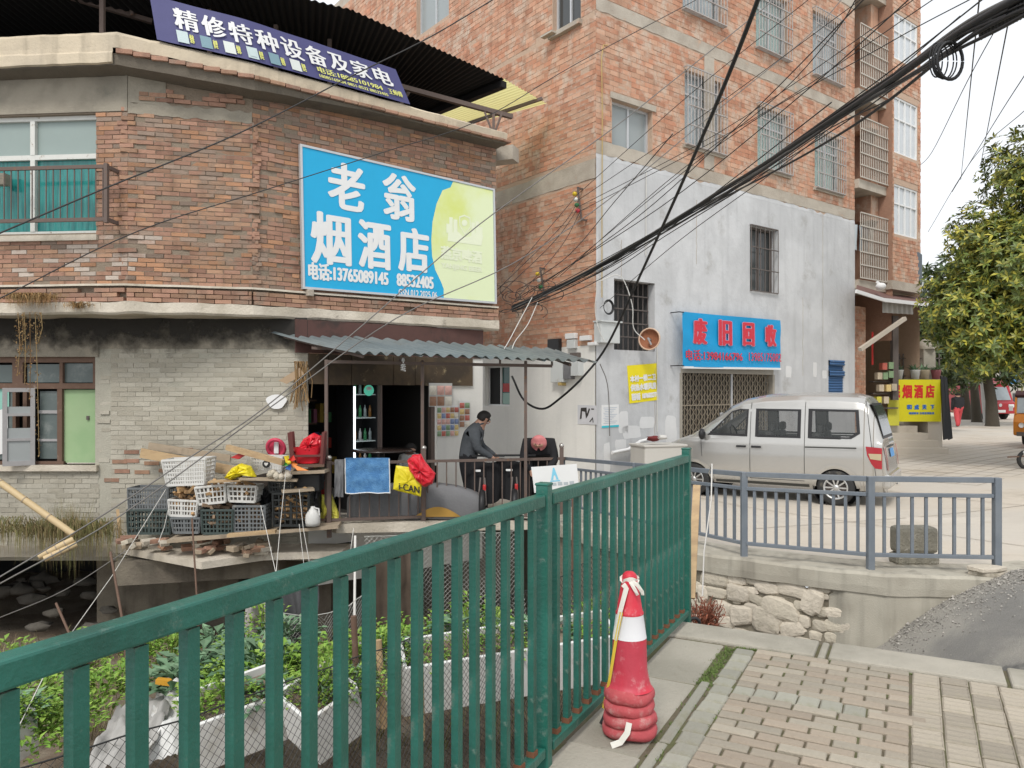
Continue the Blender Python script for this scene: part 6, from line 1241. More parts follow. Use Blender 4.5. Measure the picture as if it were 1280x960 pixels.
spots = [(0, 20, 885, 7.0), (0, 60, 850, 7.6), (0, 100, 820, 8.0), (0, 130, 800, 8.4), (0, 30, 930, 6.4), (0, 85, 900, 6.7), (0, 150, 848, 7.6), (0, 10, 830, 8.4), (1, 255, 835, 7.8), (1, 290, 840, 7.6), (1, 270, 800, 8.8), (1, 325, 835, 7.5), (0, 310, 880, 6.9), (0, 345, 850, 7.2), (0, 370, 830, 7.6), (2, 395, 840, 7.4), (2, 425, 850, 7.2), (0, 440, 860, 7.0), (2, 470, 820, 7.7), (2, 500, 815, 7.8), (0, 515, 830, 7.7), (2, 540, 800, 8.2), (1, 565, 800, 8.2), (2, 590, 790, 8.5), (0, 620, 790, 8.5), (1, 650, 800, 8.3), (0, 190, 800, 9.0), (0, 215, 810, 8.8), (2, 330, 780, 9.4), (1, 360, 790, 9.2), (0, 700, 800, 8.4), (2, 740, 790, 8.6), (1, 240, 850, 7.4), (0, 275, 862, 7.2), (0, 330, 866, 7.1), (0, 360, 860, 7.2), (2, 300, 820, 7.9), (0, 405, 868, 6.9), (0, 480, 845, 7.3), (0, 545, 822, 7.8), (0, 45, 905, 6.8), (0, 120, 870, 7.2)]
vl = ('bright green leafy vegetable clump growing in the ditch garden behind the railing', 'blue green cabbage like plant growing in the ditch garden', 'tall loose light green plant growing among the foam planters'); seen = set()
VEG = []; PNAME = []
for i, (k, u, v, d) in enumerate(spots):
    o = protos[k] if k not in seen else copy_tree(protos[k]); seen.add(k); o.location = P(u, v + 18, d); o.rotation_euler = (0, 0, random.uniform(0, 6)); s_ = random.uniform(.85, 1.25); o.scale = (s_, s_, s_); o['group'] = ('bright vegetable clumps', 'cabbage plants', 'tall garden plants')[k]; VEG.append((o, k, 0 if d < 7.25 else 1 if d < 8.05 else 2, u))
ORD = 'first second third fourth fifth sixth seventh eighth ninth tenth eleventh twelfth thirteenth fourteenth fifteenth sixteenth'.split()
for k in range(3):
    for rw in range(3):
        for i, q in enumerate(sorted((q for q in VEG if q[1] == k and q[2] == rw), key=lambda q: q[3])):
            q[0]['label'] = '%s, %s from the left in the %s garden row' % (('bright green leafy vegetable clump', 'blue green cabbage like plant', 'tall loose light green plant')[k], ORD[i], ('nearest', 'middle', 'farthest')[rw])
# foam planter boxes
PL = []
def planter(label, u0, v0, d0, u1, v1, d1, h, dep=.45):
    a, b_ = P(u0, v0, d0), P(u1, v1, d1); t = thing('foam_planter', label, 'planter', tuple((a + b_) / 2), 'white foam planters in the ditch garden'); d = (b_ - a); d.z = 0; n = V((d.y, -d.x, 0)).normalized()
    mb = MB(); mb.hexa([a, b_, b_ - n * .035, a - n * .035, a + Z * h, b_ + Z * h, b_ - n * .035 + Z * h, a - n * .035 + Z * h]); mb.build('front_panel', M_foam, t, bev=.008)
    mb = MB(); q = [a - n * dep, b_ - n * dep]; mb.hexa([q[0], q[1], q[1] - n * .03, q[0] - n * .03, q[0] + Z * h, q[1] + Z * h, q[1] - n * .03 + Z * h, q[0] - n * .03 + Z * h]); mb.build('rear_panel', M_foam, t)
    for p in (a, b_): mb = MB(); mb.bar(p - n * .04 + Z * h * .5, p - n * dep + Z * h * .5, .03, h); mb.build('end_panel', M_foam, t)
    mb = MB(); mb.quad(a - n * .03 + Z * h * .85, b_ - n * .03 + Z * h * .85, b_ - n * dep + Z * h * .85, a - n * dep + Z * h * .85); mb.build('earth', M_soil, t)
    for k in range(5): PNAME.append((label, k)); PL.append((a.lerp(b_, (k + .5) / 5) - n * dep * random.uniform(.1, .6) + Z * h * .72))
planter('longest white foam planter, far right behind the railing balusters', 505, 900, 6.9, 765, 850, 7.4, .50)
planter('white foam planter leaning left of the longest one', 398, 945, 6.0, 462, 925, 6.3, .46)
planter('white foam planter behind the leaning one', 460, 880, 7.0, 512, 872, 7.2, .42)
planter('low white foam planter at the left edge of the garden', 0, 965, 6.2, 50, 940, 6.5, .36)
planter('white foam planter in the middle below the cabbages', 245, 955, 6.2, 372, 935, 6.5, .46)
planter('white foam planter at the foot of the cabbages', 275, 905, 7.0, 330, 890, 7.2, .22)
for i_, o_ in enumerate([o for o in bpy.data.objects if o.name.startswith('foam_planter')]): o_.rotation_euler = (R((14, 22, -8, 10, 18, 6)[i_]), R((4, -7, 5, 3, -6, 8)[i_]), R((0, 3, -4, 2, 5, 0)[i_]))
sh = MB(); sh.grid(lambda u, v: P(178, 955, 6.3).lerp(P(222, 940, 6.5), u) + (P(196, 862, 7.2) - P(178, 955, 6.3)) * v + Z * (.10 * noise.noise(V((u * 2.5, v * 4, 1))) + .03 * noise.noise(V((u * 8, v * 9, 1)))), 14, 18); tag(sh.build('foam_sheet', M_foam), 'bent white foam sheet draped over the garden edge', 'sheet')
sh = MB(); sh.grid(lambda u, v: P(100, 965, 6.0).lerp(P(150, 880, 7.0), v) + V((.42 * u, .2 * u, .12 * noise.noise(V((u * 4, v * 4, 2))) + .05 * noise.noise(V((u * 11, v * 11, 5))))), 22, 22); tag(sh.build('grey_sheet', mat('grey_tarp', (.34, .33, .31), .6, .2, 5)), 'crumpled grey tarpaulin among the planters', 'tarpaulin')
for i, (u, v, d) in enumerate(((205, 851, 7.2), (248, 892, 6.9), (245, 832, 7.9), (385, 850, 7.0))): b = MB(); b.bar(P(u - 9, v, d), P(u + 9, v + 2, d), .06, .05); tag(b.build('orange_clip', mat('orange_plastic', (.60, .30, .03), .5) if 'orange_plastic' not in MATS else MATS['orange_plastic']), ('orange plastic strip left of the cabbages above the white sheet', 'orange plastic strip on the low planter below the cabbages', 'orange plastic strip behind the cabbages', 'orange plastic strip right of the cabbages by the brown stake')[i], 'strip', 'orange strips on the planters')
# sheets hung in the dark below the terrace
def hung(label, u0, u1, v0, v1, d, m, seed): mb = MB(); a, b_ = P(u0, v0, d), P(u1, v0, d); zb = P(u0, v1, d).z; mb.grid(lambda u, v: V((a.x + (b_.x - a.x) * u + .06 * noise.noise(V((u * 2, v * 2, seed))), d + .05 * math.sin(u * 14 + seed) + .08 * noise.noise(V((u * 4, v * 3, seed))), zb + (a.z - zb) * v)), 22, 10); return tag(mb.build('hanging_sheet', m), label, 'sheet')
hung('pale torn sheet hanging in the dark under the terrace corner', 305, 348, 745, 838, 9.6, mat('pale_tarp', (.42, .39, .37), .9, .15, 8, streak=.4), 1)
hung('dark grey mesh cloth hanging beside the pale torn sheet', 350, 398, 725, 830, 9.7, mat('mesh_cloth', (.09, .09, .095), .9, .3, 40), 4)
hung('brown boards and cloth hanging below the terrace near the white pole', 455, 520, 690, 800, 10.6, mat('brown_cloth', (.10, .075, .055), .9, .3, 8, streak=.5), 8)
for i, q in enumerate(PL):
    k = (0, 2, 0, 1, 0)[i % 5]; o = copy_tree(protos[k]); o.location = q; o.rotation_euler = (0, 0, random.uniform(0, 6)); s_ = random.uniform(.6, .9); o.scale = (s_, s_, s_); o['label'] = 'leafy plant, %s from the left in the %s' % (ORD[PNAME[i][1]], ' '.join(PNAME[i][0].split()[:7])); o['group'] = ('bright vegetable clumps', 'cabbage plants', 'tall garden plants')[k]
# nets
def net(label, a, b_, zb, zt, cell, m, w=.0035, sag=0.0):
    t = thing('garden_net', label, 'net', tuple(a)); L = (b_ - a).length; n = int(L / cell); h = zt - zb; mb = MB(); nr = int(h / cell)
    def pt(i, j): f, g = i / n, j / nr; p = a.lerp(b_, max(0, min(1, f))); return V((p.x + .05 * noise.noise(V((f * 6, g * 3, 0))), p.y + .12 * noise.noise(V((f * 8, g * 3, 4))), zb + h * g - sag * 4 * f * (1 - f) * g + .05 * noise.noise(V((f * 12, g * 2, 9)))))
    for i in range(n):
        for j in range(nr):
            for p, q in ((pt(i, j), pt(i + 1, j + 1)), (pt(i + 1, j), pt(i, j + 1))):
                s = V((w / 2, 0, 0)); mb.add([p - s, p + s, q + s, q - s], [[0, 1, 2, 3]])
    mb.build('mesh', m, t, kind='stuff'); b2 = MB(); b2.tube([pt(i, nr) for i in range(0, n + 1, 2)], .005, 4); b2.build('top_cord', m, t)
net('black diamond net strung along the ditch garden just behind the railing', P(20, 900, 3.6), P(770, 800, 8.8), -2.3, -.22, .06, M_net, .0042, .12)
net('pale diamond net hanging below the terrace edge', P(455, 680, 10.9), P(655, 670, 11.3), -1.9, -.50, .065, M_netw, .006)
net('dark net sagging between stakes at the left of the terrace posts', P(330, 740, 9.0), P(460, 720, 9.6), -2.2, -.95, .06, M_netw, .004, .2)
# stakes, poles and strings
M_bam = mat('pale_bamboo', (.55, .42, .24), .6, .12, 10, dirt=(.35, .25, .13), dscale=8, dlo=.6, dhi=.7); M_str = mat('white_string', (.62, .60, .56), .8)
def rod(name, label, cat, pts, r, m, grp=None, n=7): b = MB(); b.tube(pts, r, n); return tag(b.build(name, m), label, cat, grp)
for lab, pts, r, m in (('grey stick standing upright below the left end of the ledge', [P(138, 690, 8.6), P(153, 775, 8.2), P(160, 850, 8.0)], .014, M_wood), ('short grey stick leaning in the dark at the far left', [P(70, 754, 8.6), P(88, 795, 8.4), P(100, 850, 8.2)], .014, M_wood), ('thin pole standing under the middle of the crate ledge', [P(240, 648, 10.2), P(246, 747, 9.8), P(250, 850, 9.4)], .012, M_wood),
                       ('brown wooden stake left of the white sheet in the garden', [P(442, 770, 6.8), P(448, 900, 6.8)], .028, M_wood), ('pale pointed stake in front of the planters', [P(473, 800, 6.5), P(480, 910, 6.5)], .028, M_pw), ('tall pale stake in front of the long planter', [P(524, 790, 6.3), P(527, 925, 6.3)], .03, M_pw), ('white pole reaching up to the terrace beside the nets', [P(444, 670, 10.5), P(443, 780, 9.8)], .018, M_str)): rod('stake', lab, 'stake', pts, r, m)
for lab, pts in (('white string from the left crates down to the railing', [P(207, 612, 10.6), P(140, 720, 9.4), P(88, 793, 8.6)]), ('first white string of the pair tied under the ledge plank', [P(326, 632, 10.4), P(345, 717, 9.6)]), ('second white string of the pair tied under the ledge plank', [P(357, 592, 10.4), P(351, 650, 10.2), P(345, 717, 9.6)]), ('pink string hanging past the black crate', [P(374, 612, 10.4), P(379, 660, 10.3), P(387, 705, 10.2)]), ('white string at the terrace corner post', [P(374, 655, 10.3), P(380, 707, 10.2)]), ('white cord bent below the terrace edge', [P(442, 660, 10.7), P(438, 690, 10.5), P(428, 715, 10.4)]), ('thin string across the garden at the left', [P(60, 835, 6.8), P(25, 905, 6.2)]),
                 ('doubled string around the low white crate', [P(212, 630, 10.4), P(205, 660, 10.4), P(198, 678, 10.3)])): rod('string', lab, 'string', pts, .0045, M_str, 'strings below the ledge', 5)
b = MB()
for k in range(420):
    u = random.uniform(470, 780); d = random.uniform(6.0, 7.6); p = P(u, 0, d); r = random.uniform(.02, .09); c = V((p.x, d - .1, -2.33 + .22 * noise.noise(V(((p.x + 16) / 21 * 9, (d + 2) / 26 * 9, 1))) + r * .5)); b.ball(c, (r, r * random.uniform(.6, 1), r * .6), 6, 4, .5, k)
tag(b.build('rubble', mat('rubble_mix', (.28, .23, .18), .95, .2, 10, islands=.4)), 'loose stones and rubble strewn at the foot of the pavement wall', 'rubble', kind='stuff')
b = MB()
for k in range(30):
    x = random.uniform(-9, -5.6); y = random.uniform(10.0, 13.5); r = random.uniform(.08, .26); b.ball((x, y, -2.1 + r * .4 + .12 * max(0, y - 11)), (r, r * .8, r * .45), 7, 5, .6, k)
tag(b.build('basement_rubble', mat('dark_rubble', (.10, .09, .075), .95, .3, 9, bump=.8, bscale=20)), 'grey rubble and slabs piled in the dark under the old house', 'rubble', kind='stuff')
gr2 = MB()
for k in range(900):
    u, v = random.uniform(0, 760), random.uniform(745, 800); d = random.uniform(8, 11.5); p = P(u, v, d); tuft(gr2, V((p.x, p.y, -2.25)), 4, random.uniform(.10, .35), .08, .006)
tag(gr2.build('weeds', mat('weeds_mix', (.20, .21, .08), .85, .3, 12, col2=(.30, .24, .13), c2=.5, c2scale=1.0, islands=.3)), 'rough dry weeds covering the bed of the ditch', 'weeds', kind='stuff')
# dry plants on the ledges of the house
M_dry = mat('dry_plant', (.30, .17, .07), .95, .25, 14, col2=(.24, .17, .08), c2=.5, c2scale=3, islands=.35); M_dryg = mat('dry_grass', (.24, .18, .09), .95, .25, 14, col2=(.16, .16, .06), c2=.5, c2scale=3, islands=.35)
def droop(mb, c, n, l0, l1, sx, sy, w=.004, up=.05):
    for k in range(n):
        q = c + V((random.gauss(0, sx), random.gauss(0, sy), random.uniform(0, .06))); l = random.uniform(l0, l1); o = V((random.gauss(0, .10), -abs(random.gauss(.06, .06)), up)); s = V((w, 0, 0)); a = q + o; b_ = a + V((random.gauss(0, .03), random.gauss(0, .02), -l)); mb.add([q - s, q + s, a + s, a - s, b_], [[0, 1, 2, 3], [3, 2, 4]])
t = thing('dry_creeper', 'rusty brown dead creeper hanging from the brick ledge over the lower window', 'plant', tuple(P(40, 390, 10.85)))
b = MB(); droop(b, P(42, 376, 10.8), 420, .04, .22, .16, .04, .004, .05); droop(b, P(100, 386, 10.85), 120, .03, .12, .05, .03, .004, .04); b.build('tangle', M_dry, t, kind='stuff')
b = MB()
for u, v1 in ((24, 470), (31, 480), (37, 500), (46, 570), (28, 440), (52, 430)):
    pts = [P(u + random.gauss(0, 1), 390, 10.75), P(u + 1, (390 + v1) / 2, 10.75), P(u + random.gauss(0, 3), v1, 10.8)]; b.tube(pts, .005, 4)
    for k in range(60): f = random.random(); p = pts[0].lerp(pts[2], f) + V((random.gauss(0, .02), random.gauss(0, .02), 0)); leaf(b, p, V((random.gauss(0, 1), random.gauss(0, 1), -1)), random.uniform(.02, .05), .018)
b.build('hanging_stems', M_dry, t, kind='stuff')
t = thing('dry_grass_clump', 'shaggy brown grass growing on the ground ledge below the old window', 'plant', tuple(P(60, 675, 11.2))); b = MB()
for u in range(-24, 140, 4): k_ = .35 + 1.1 * abs(noise.noise(V((u * .07, 0, 2)))) + (.3 if 60 < u < 105 else 0); droop(b, P(u + random.gauss(0, 3), 668 + random.gauss(0, 3), 11.15), int(50 * k_), .04, .75 * k_, .12, .08, .004, random.uniform(.02, .20))
for k in range(240): q = P(random.gauss(85, 12), 672, 11.25); s = V((.004, 0, 0)); e = q + V((random.gauss(0, .14), random.gauss(0, .08), random.uniform(.2, .65))); b.add([q - s, q + s, e], [[0, 1, 2]])
b.build('blades', M_dryg, t, kind='stuff')
for lab, p, q, r in (('long pale bamboo pole slanting down from the left edge', P(-30, 582, 10.4), P(92, 668, 10.3), .045), ('lower bamboo stub ending in a cut hollow face', P(48, 696, 10.1), P(92, 674, 10.3), .042), ('second bamboo stub beside the hollow one', P(55, 699, 10.1), P(96, 680, 10.3), .042)):
    b = MB(); b.tube([p, p.lerp(q, .33), p.lerp(q, .66), q], [r, r * 1.02, r, r * .95], 10); o = tag(b.build('bamboo_pole', M_bam), lab, 'bamboo pole', 'bamboo poles')
    for k in (.25, .5, .75): c = p.lerp(q, k); b = MB(); b.tube([c - (q - p).normalized() * .008, c + (q - p).normalized() * .008], r * 1.1, 10); j = b.build('joint', M_pwd, o)
# ================================================================== TRAFFIC CONE
M_cone = mat('cone_red', (.58, .022, .045), .5, .16, 7, col2=(.52, .05, .08), c2=.55, c2scale=3, spec=.5, dirt=(.60, .24, .25), dscale=13, dlo=.55, dhi=.72, bump=.2, bscale=20); M_coneb = mat('cone_base_faded', (.46, .08, .09), .8, .2, 10, dirt=(.50, .30, .28), dscale=10, dlo=.50, dhi=.72, bump=.4, bscale=25); M_tapew = mat('tape_white', (.70, .68, .62), .6, .08, 20); M_refl = mat('reflective_white', (.76, .76, .78), .5, .04, 12, dirt=(.60, .57, .58), dscale=8, dlo=.55, dhi=.75)
cb = G(787, 917, .004); cn = thing('traffic_cone', 'faded red traffic cone with one white band standing on stacked rubber rings', 'traffic cone', tuple(cb))
for k in range(4):
    b = MB(); r = .118 - .003 * k; h0 = .004 + .052 * k; top = k == 3; b.lathe([(0, h0), (r * .92, h0), (r * 1.02, h0 + .012), (r * 1.04, h0 + .026), (r * 1.0, h0 + .044), (r * (.86 if not top else .9), h0 + .055), (r * .55, h0 + (.056 if not top else .075))], cb + V((.004 * math.sin(k * 2), .003 * math.cos(k * 3), 0)), 28); b.v = [(x + .012 * noise.noise(V((x * 11, y * 11, k))), y + .012 * noise.noise(V((x * 11, y * 11, k + 5))), z + .012 * noise.noise(V((x * 12, y * 12, k + 9)))) for x, y, z in b.v]; b.build('base_ring', M_coneb, cn)
zc = [(.098, .215), (.090, .245), (.079, .30), (.0755, .44)]; b = MB(); b.lathe([(.104, .213)] + zc, cb, 28); b.build('lower_cone', M_cone, cn)
b = MB(); b.lathe([(.0765, .44), (.0755, .444), (.062, .542), (.0625, .545)], cb, 28); b.build('white_band', M_refl, cn)
b = MB(); b.lathe([(.063, .545), (.0635, .552), (.0585, .558), (.034, .706), (.030, .722), (.018, .733), (0, .735)], cb, 28); b.build('upper_cone', M_cone, cn)
def ribbon(mb, pts, w, tw=0.0):
    vs = []
    for i, p in enumerate(pts):
        d = (V(pts[min(i + 1, len(pts) - 1)]) - V(pts[max(i - 1, 0)])).normalized(); s = d.cross(YA); s = s.normalized() if s.length > .05 else X; s = Matrix.Rotation(tw * i + .5 * noise.noise(V(p) * 7), 3, d) @ s; vs += [V(p) - s * w / 2, V(p) + s * w / 2]
    mb.add(vs, [[2 * i, 2 * i + 1, 2 * i + 3, 2 * i + 2] for i in range(len(pts) - 1)])
tp = thing('barrier_tape', 'yellow and white barrier tape tied round the tip of the traffic cone', 'tape', tuple(cb + Z * .7)); d0 = cb.y
top = cb + V((-.005, -.042, .70))
wv = [top + V((-.03, .005, -.015)), P(783, 735, d0 - .05), P(775, 765, d0 - .06), P(768, 800, d0 - .05), P(760, 850, d0 - .02), P(752, 885, d0 + .04)]
b = MB(); ribbon(b, [wv[0].lerp(wv[1], k / 3) for k in range(3)] + wv[1:4], .022, .15); b.build('white_strip', M_tapew, tp); b = MB(); ribbon(b, [q + V((.006, -.004, 0)) for q in wv[2:]], .014, .2); b.build('yellow_strip', mat('tape_yellow', (.70, .52, .06), .5, .08, 9), tp)
b = MB(); ribbon(b, [cb + V((.036 * math.cos(t), .036 * math.sin(t), .70 + .006 * math.sin(3 * t))) for t in [k * .33 for k in range(20)]], .02); ribbon(b, [top + V((.01, -.005, 0)), top + V((.03, -.02, -.012)), top + V((.05, -.03, -.04)), top + V((.052, -.03, -.055))], .018, .3); ribbon(b, [top + V((.0, -.01, 0)), top + V((.02, -.025, -.035)), top + V((.03, -.03, -.055))], .016, .4); b.build('knot', M_tapew, tp)
b = MB(); ribbon(b, [cb + V((-.02, -.118, .10)), cb + V((-.03, -.128, .06)), cb + V((-.06, -.13, .02)), cb + V((-.10, -.13, .005))], .026, .2); b.build('loose_end', M_tapew, tp)
b = MB(); b.bar(G(751, 905, .02), G(768, 868, .13), .012, .012); tag(b.build('black_rod', M_blk), 'thin black rod leaning on the railing foot behind the cone', 'rod')
# things by the end post of the railing
plank('brown wooden stake leaning beside the end post of the green railing', P(864, 748, 5.45), P(871, 607, 5.9), .055, .025, M_pw, 'stake')
rod('rope', 'thin white rope hanging down beside the brown stake', 'rope', [P(886, 592, 6.3), P(890, 580, 6.2), P(889, 625, 6.1), P(880, 690, 6.0), P(878, 745, 5.9)], .006, M_str, None, 5)
t = thing('dead_weed', 'reddish brown dead weed at the foot of the end post', 'plant', tuple(P(880, 780, 5.5))); b = MB()
for k in range(150): q = P(random.gauss(882, 7), 785, 5.5); e = q + V((random.gauss(0, .06), random.gauss(0, .05), random.uniform(.05, .22))); b.tube([q, q.lerp(e, .6) + V((random.gauss(0, .01), 0, .01)), e], .0025, 3); leaf(b, q.lerp(e, random.uniform(.5, 1)), V((random.gauss(0, 1), -.5, random.gauss(0, .6))), .035, .014)
b.build('stems', mat('red_brown_weed', (.28, .10, .06), .9, .25, 14, islands=.3), t, kind='stuff')
b = MB(); c = P(868, 779, 5.3); b.tube([c + V((.035 * math.cos(k * .5), 0, .035 * math.sin(k * .5))) for k in range(14)], .012, 6); tag(b.build('cable_roll', M_blk), 'small black rubber ring at the foot of the end post', 'ring')
# ================================================================== SIGNS AND FITTINGS ON THE PLASTERED WALL
def wallquad(w, c, o): return Quad(*[w.pt(*w.pix(u, v, o), o) for u, v in c])
q = wallquad(Ft, [(853, 458.5), (976, 460.5), (975, 400.5), (852.5, 389.5)], .22); rs = thing('recycling_sign', 'blue cloth scrap recycling sign with red lettering above the folding gate', 'sign', tuple(q.fn(.5, 0)))
M_bl2 = flat('sign_blue', (20, 150, 205), .5, .07, dirt=lin((60, 165, 210)), dscale=1.5, dlo=.6, dhi=.8); M_rd = flat('sign_red', (205, 55, 70), .5, .05); M_rdw = flat('sign_red_edge', (205, 150, 170), .5, .05)
b = MB(); b.grid(lambda u, v: q.fn(u, v, .015 * math.sin(u * 5 + v * 3) + .006 * math.sin(v * 14 + u * 9)), 30, 14); b.build('cloth', M_bl2, rs); b = MB()
for i, (s, l, r, t_, bb_) in enumerate((('废', 185, 345, 120, 415), ('旧', 478, 628, 140, 430), ('回', 752, 885, 170, 435), ('收', 1008, 1135, 195, 440))):
    b2 = MB(); ptext(b2, q, s, l - 6, t_ - 6, r + 6, bb_ + 6, 845, 385, 9.143, .017, .026); b2.build('lettering_edge', M_rdw, rs); ptext(b, q, s, l, t_, r, bb_, 845, 385, 9.143, .009, .032)
ptext(b, q, '电话:13984166796', 100, 485, 750, 605, 845, 385, 9.143, .002, .030); ptext(b, q, '13985175082', 820, 515, 1190, 610, 845, 385, 9.143, .001, .030); b.build('lettering', M_rd, rs)
b = MB(); b.hexa([q.fn(x, y, l) for l in (-.02, .012) for x, y in ((0, -.03), (1, -.03), (1, .01), (0, .01))]); b.build('hem', M_wl, rs)
for u, v in ((847, 390), (847, 457)): b = MB(); a, z = Ft.pix(u, v, .2); b.bar(Ft.pt(a, z, 0), Ft.pt(a, z, .24), .02, .02); b.bar(Ft.pt(a, z, .24), Ft.pt(a + .15, z, .24), .02, .02); b.build('bracket', M_blk, rs)
q = wallquad(Ft, [(786.5, 504.5), (822.5, 500), (820.5, 454), (784, 457)], .02); ys = thing('yellow_poster', 'yellow rental poster with white lettering stuck on the plastered wall', 'poster', tuple(q.fn(.5, 0)))
b = MB(); b.grid(lambda u, v: q.fn(u, v, .006 * math.sin(u * 8 + v * 5)), 12, 12); b.build('sheet', flat('poster_yellow', (232, 214, 25), .5, .05), ys); b = MB()
for s, x0, x1, y0, y1 in (('本村一楼二卫', .06, .95, .55, .73), ('供热水暖风房', .06, .95, .31, .50), ('联系电话', .08, .38, .06, .26), ('18786022771', .44, .97, .09, .23)): q.text(b, s, x0, x1, y0, y1, .010, .010)
b.build('lettering', M_wl, ys)
q = wallquad(Ft, [(752, 535), (773.5, 533.5), (773.5, 505.5), (752, 506.5)], .02); np_ = thing('notice_paper', 'white notice sheet with a turquoise bottom band beside the wall corner', 'notice', tuple(q.fn(.5, 0))); q.board(.006).build('sheet', M_wl, np_); b = MB(); q.rect(b, 0, 1, 0, .09); b.build('band', flat('turquoise', (60, 190, 205)), np_); b = MB(); [q.rect(b, .10 + .04 * (k % 3), .9 - .1 * (k % 4), .86 - .075 * k, .875 - .075 * k) for k in range(10)]; b.build('print', flat('print_grey', (150, 165, 185)), np_)
q = wallquad(Lt, [(722, 530), (746, 531), (746, 507), (722, 506)], .02); pp_ = thing('photo_poster', 'small black and white picture poster on the cream wall', 'poster', tuple(q.fn(.5, 0))); q.board(.006).build('sheet', flat('poster_grey', (205, 205, 208)), pp_); b = MB(); q.poly(b, [(.12, .25), (.18, .85), (.48, .88), (.50, .55), (.60, .85), (.66, .80), (.55, .45), (.45, .30), (.40, .65), (.24, .68), (.22, .30)]); q.rect(b, .72, .86, .78, .84); q.poly(b, [(.62, .15), (.80, .40), (.84, .12), (.80, .10), (.78, .28), (.66, .12)]); b.build('picture', flat('print_black', (50, 48, 45)), pp_)
ds = thing('wok_lid_dish', 'round brown rusty dish with a pale rim mounted beside the barred wall opening', 'dish', tuple(Ft.pt(*Ft.pix(812, 424, .3), .2))); c = Ft.pt(*Ft.pix(812, 424, .35), .35); ax = (V((-.45, -.85, .10))).normalized(); Md = ax.to_track_quat('Z', 'Y').to_matrix()
b = MB(); b.lathe([(0, -.09), (.10, -.075), (.18, -.03), (.215, .02)], c, 24, Md); b.build('bowl', mat('rusty_bowl', (.30, .12, .06), .8, .25, 6, dirt=(.16, .07, .04), dscale=5, dlo=.5, dhi=.7), ds); b = MB(); b.tube([c + Md @ V((.215 * math.cos(t), .215 * math.sin(t), .02)) for t in [k * .2618 for k in range(25)]], .016, 6, cap=False); b.build('rim', mat('pale_rim', (.60, .42, .30), .6, .1), ds)
b = MB(); b.bar(c + ax * .05, c - ax * .08, .03); b.bar(c + ax * .06 + V((-.02, 0, .02)), c + ax * .06 + V((.05, 0, -.12)), .05, .03); b.bar(c - ax * .09, Ft.pt(*Ft.pix(818, 432, 0), 0), .04); b.build('arm', M_woodg, ds)
bx = thing('cable_cabinet', 'pale grey metal cable cabinet at the wall corner below the black cable coil', 'cabinet', tuple(Ft.pt(*Ft.pix(762, 428), 0))); a0, a1, z0, z1 = Ft.rect(751, 402, 428, 775, .2); M_cab = mat('cabinet_grey', (.55, .57, .56), .5, .08, 5, dirt=(.40, .38, .34), dscale=4, dlo=.6, dhi=.75); b = MB(); Ft.box(b, a0, a1, z0, z1, .01, .2); b.build('box', M_cab, bx, bev=.008); b = MB(); Ft.box(b, a0 - .02, a1 + .03, z1, z1 + .03, .0, .24); b.build('lid', M_cab, bx)
cl = MB(); c = Ft.pt(*Ft.pix(760, 384, .12), .12)
for k in range(5): r = .115 + .006 * k; cl.tube([c + Ft.t * r * math.cos(t) + Z * r * math.sin(t) * 1.05 + Ft.n * (.006 * k) for t in [j * .3 for j in range(22)]], .008, 5, cap=False)
tag(cl.build('cable_coil', M_blk), 'coil of black cable hanging on the wall above the grey cabinet', 'cable coil')
mb_ = thing('meter_boxes', 'cluster of old grey electricity meter boxes on the cream wall under the awning end', 'meter box', tuple(Lt.pt(*Lt.pix(705, 480), 0)))
for u0, u1, v0, v1, m in ((688, 703, 452, 478, M_cab), (704, 712, 453, 474, M_gry), (713, 723, 452, 470, M_cab), (697, 701, 478, 482, M_yel)): a0, a1, z0, z1 = Lt.rect(u0, v0, v1, u1, .15); b = MB(); Lt.box(b, a0, a1, z0, z1, .0, .15); b.build('box', m, mb_, bev=.01)
fd_ = thing('wall_fittings', 'old white switch boxes and bracket on the brick wall above the meter boxes', 'fittings', tuple(Lt.pt(*Lt.pix(712, 435), 0)))
for u0, u1, v0, v1, m in ((706, 718, 417, 424, M_white), (708, 718, 425, 436, M_cab), (724, 736, 420, 426, M_white), (734, 744, 428, 432, M_white), (684, 698, 424, 442, M_blk), (712, 722, 441, 447, M_grilleD)): a0, a1, z0, z1 = Lt.rect(u0, v0, v1, u1, .1); b = MB(); Lt.box(b, a0, a1, z0, z1, .0, .1); b.build('fitting', m, fd_, bev=.01)
def insul(label, u0, v0, u1, v1, cols):
    p, r_ = Lt.pt(*Lt.pix(u0, v0, .14), .14), Lt.pt(*Lt.pix(u1, v1, .14), .14); t = thing('insulator_rack', label, 'insulators', tuple(r_)); b = MB(); b.bar(p + Z * .1, r_ - Z * .12, .035, .02); b.bar(r_ - Z * .1, r_ - Z * .1 - Lt.n * .14, .03); b.bar(p + Z * .08, p + Z * .08 - Lt.n * .14, .03); b.build('rack', M_grilleD, t)
    for i, cc in enumerate(cols): q = p.lerp(r_, (i + .3) / len(cols)) + Lt.n * .04 - Lt.t * .05; b = MB(); b.ball(q, (.05, .05, .045), 10, 6); b.build('insulator', mat('ins_%d' % i, cc, .3) if 'ins_%d' % i not in MATS else MATS['ins_%d' % i], t)
insul('rack of yellow, white, green and red insulators on the brick wall', 722, 240, 727, 268, ((.6, .42, .02), (.65, .65, .62), (.03, .16, .06), (.5, .04, .06)))
insul('lower rack of dull insulators where the thick cables meet the wall', 675, 340, 681, 364, ((.35, .34, .32), (.25, .25, .25), (.3, .3, .3)))
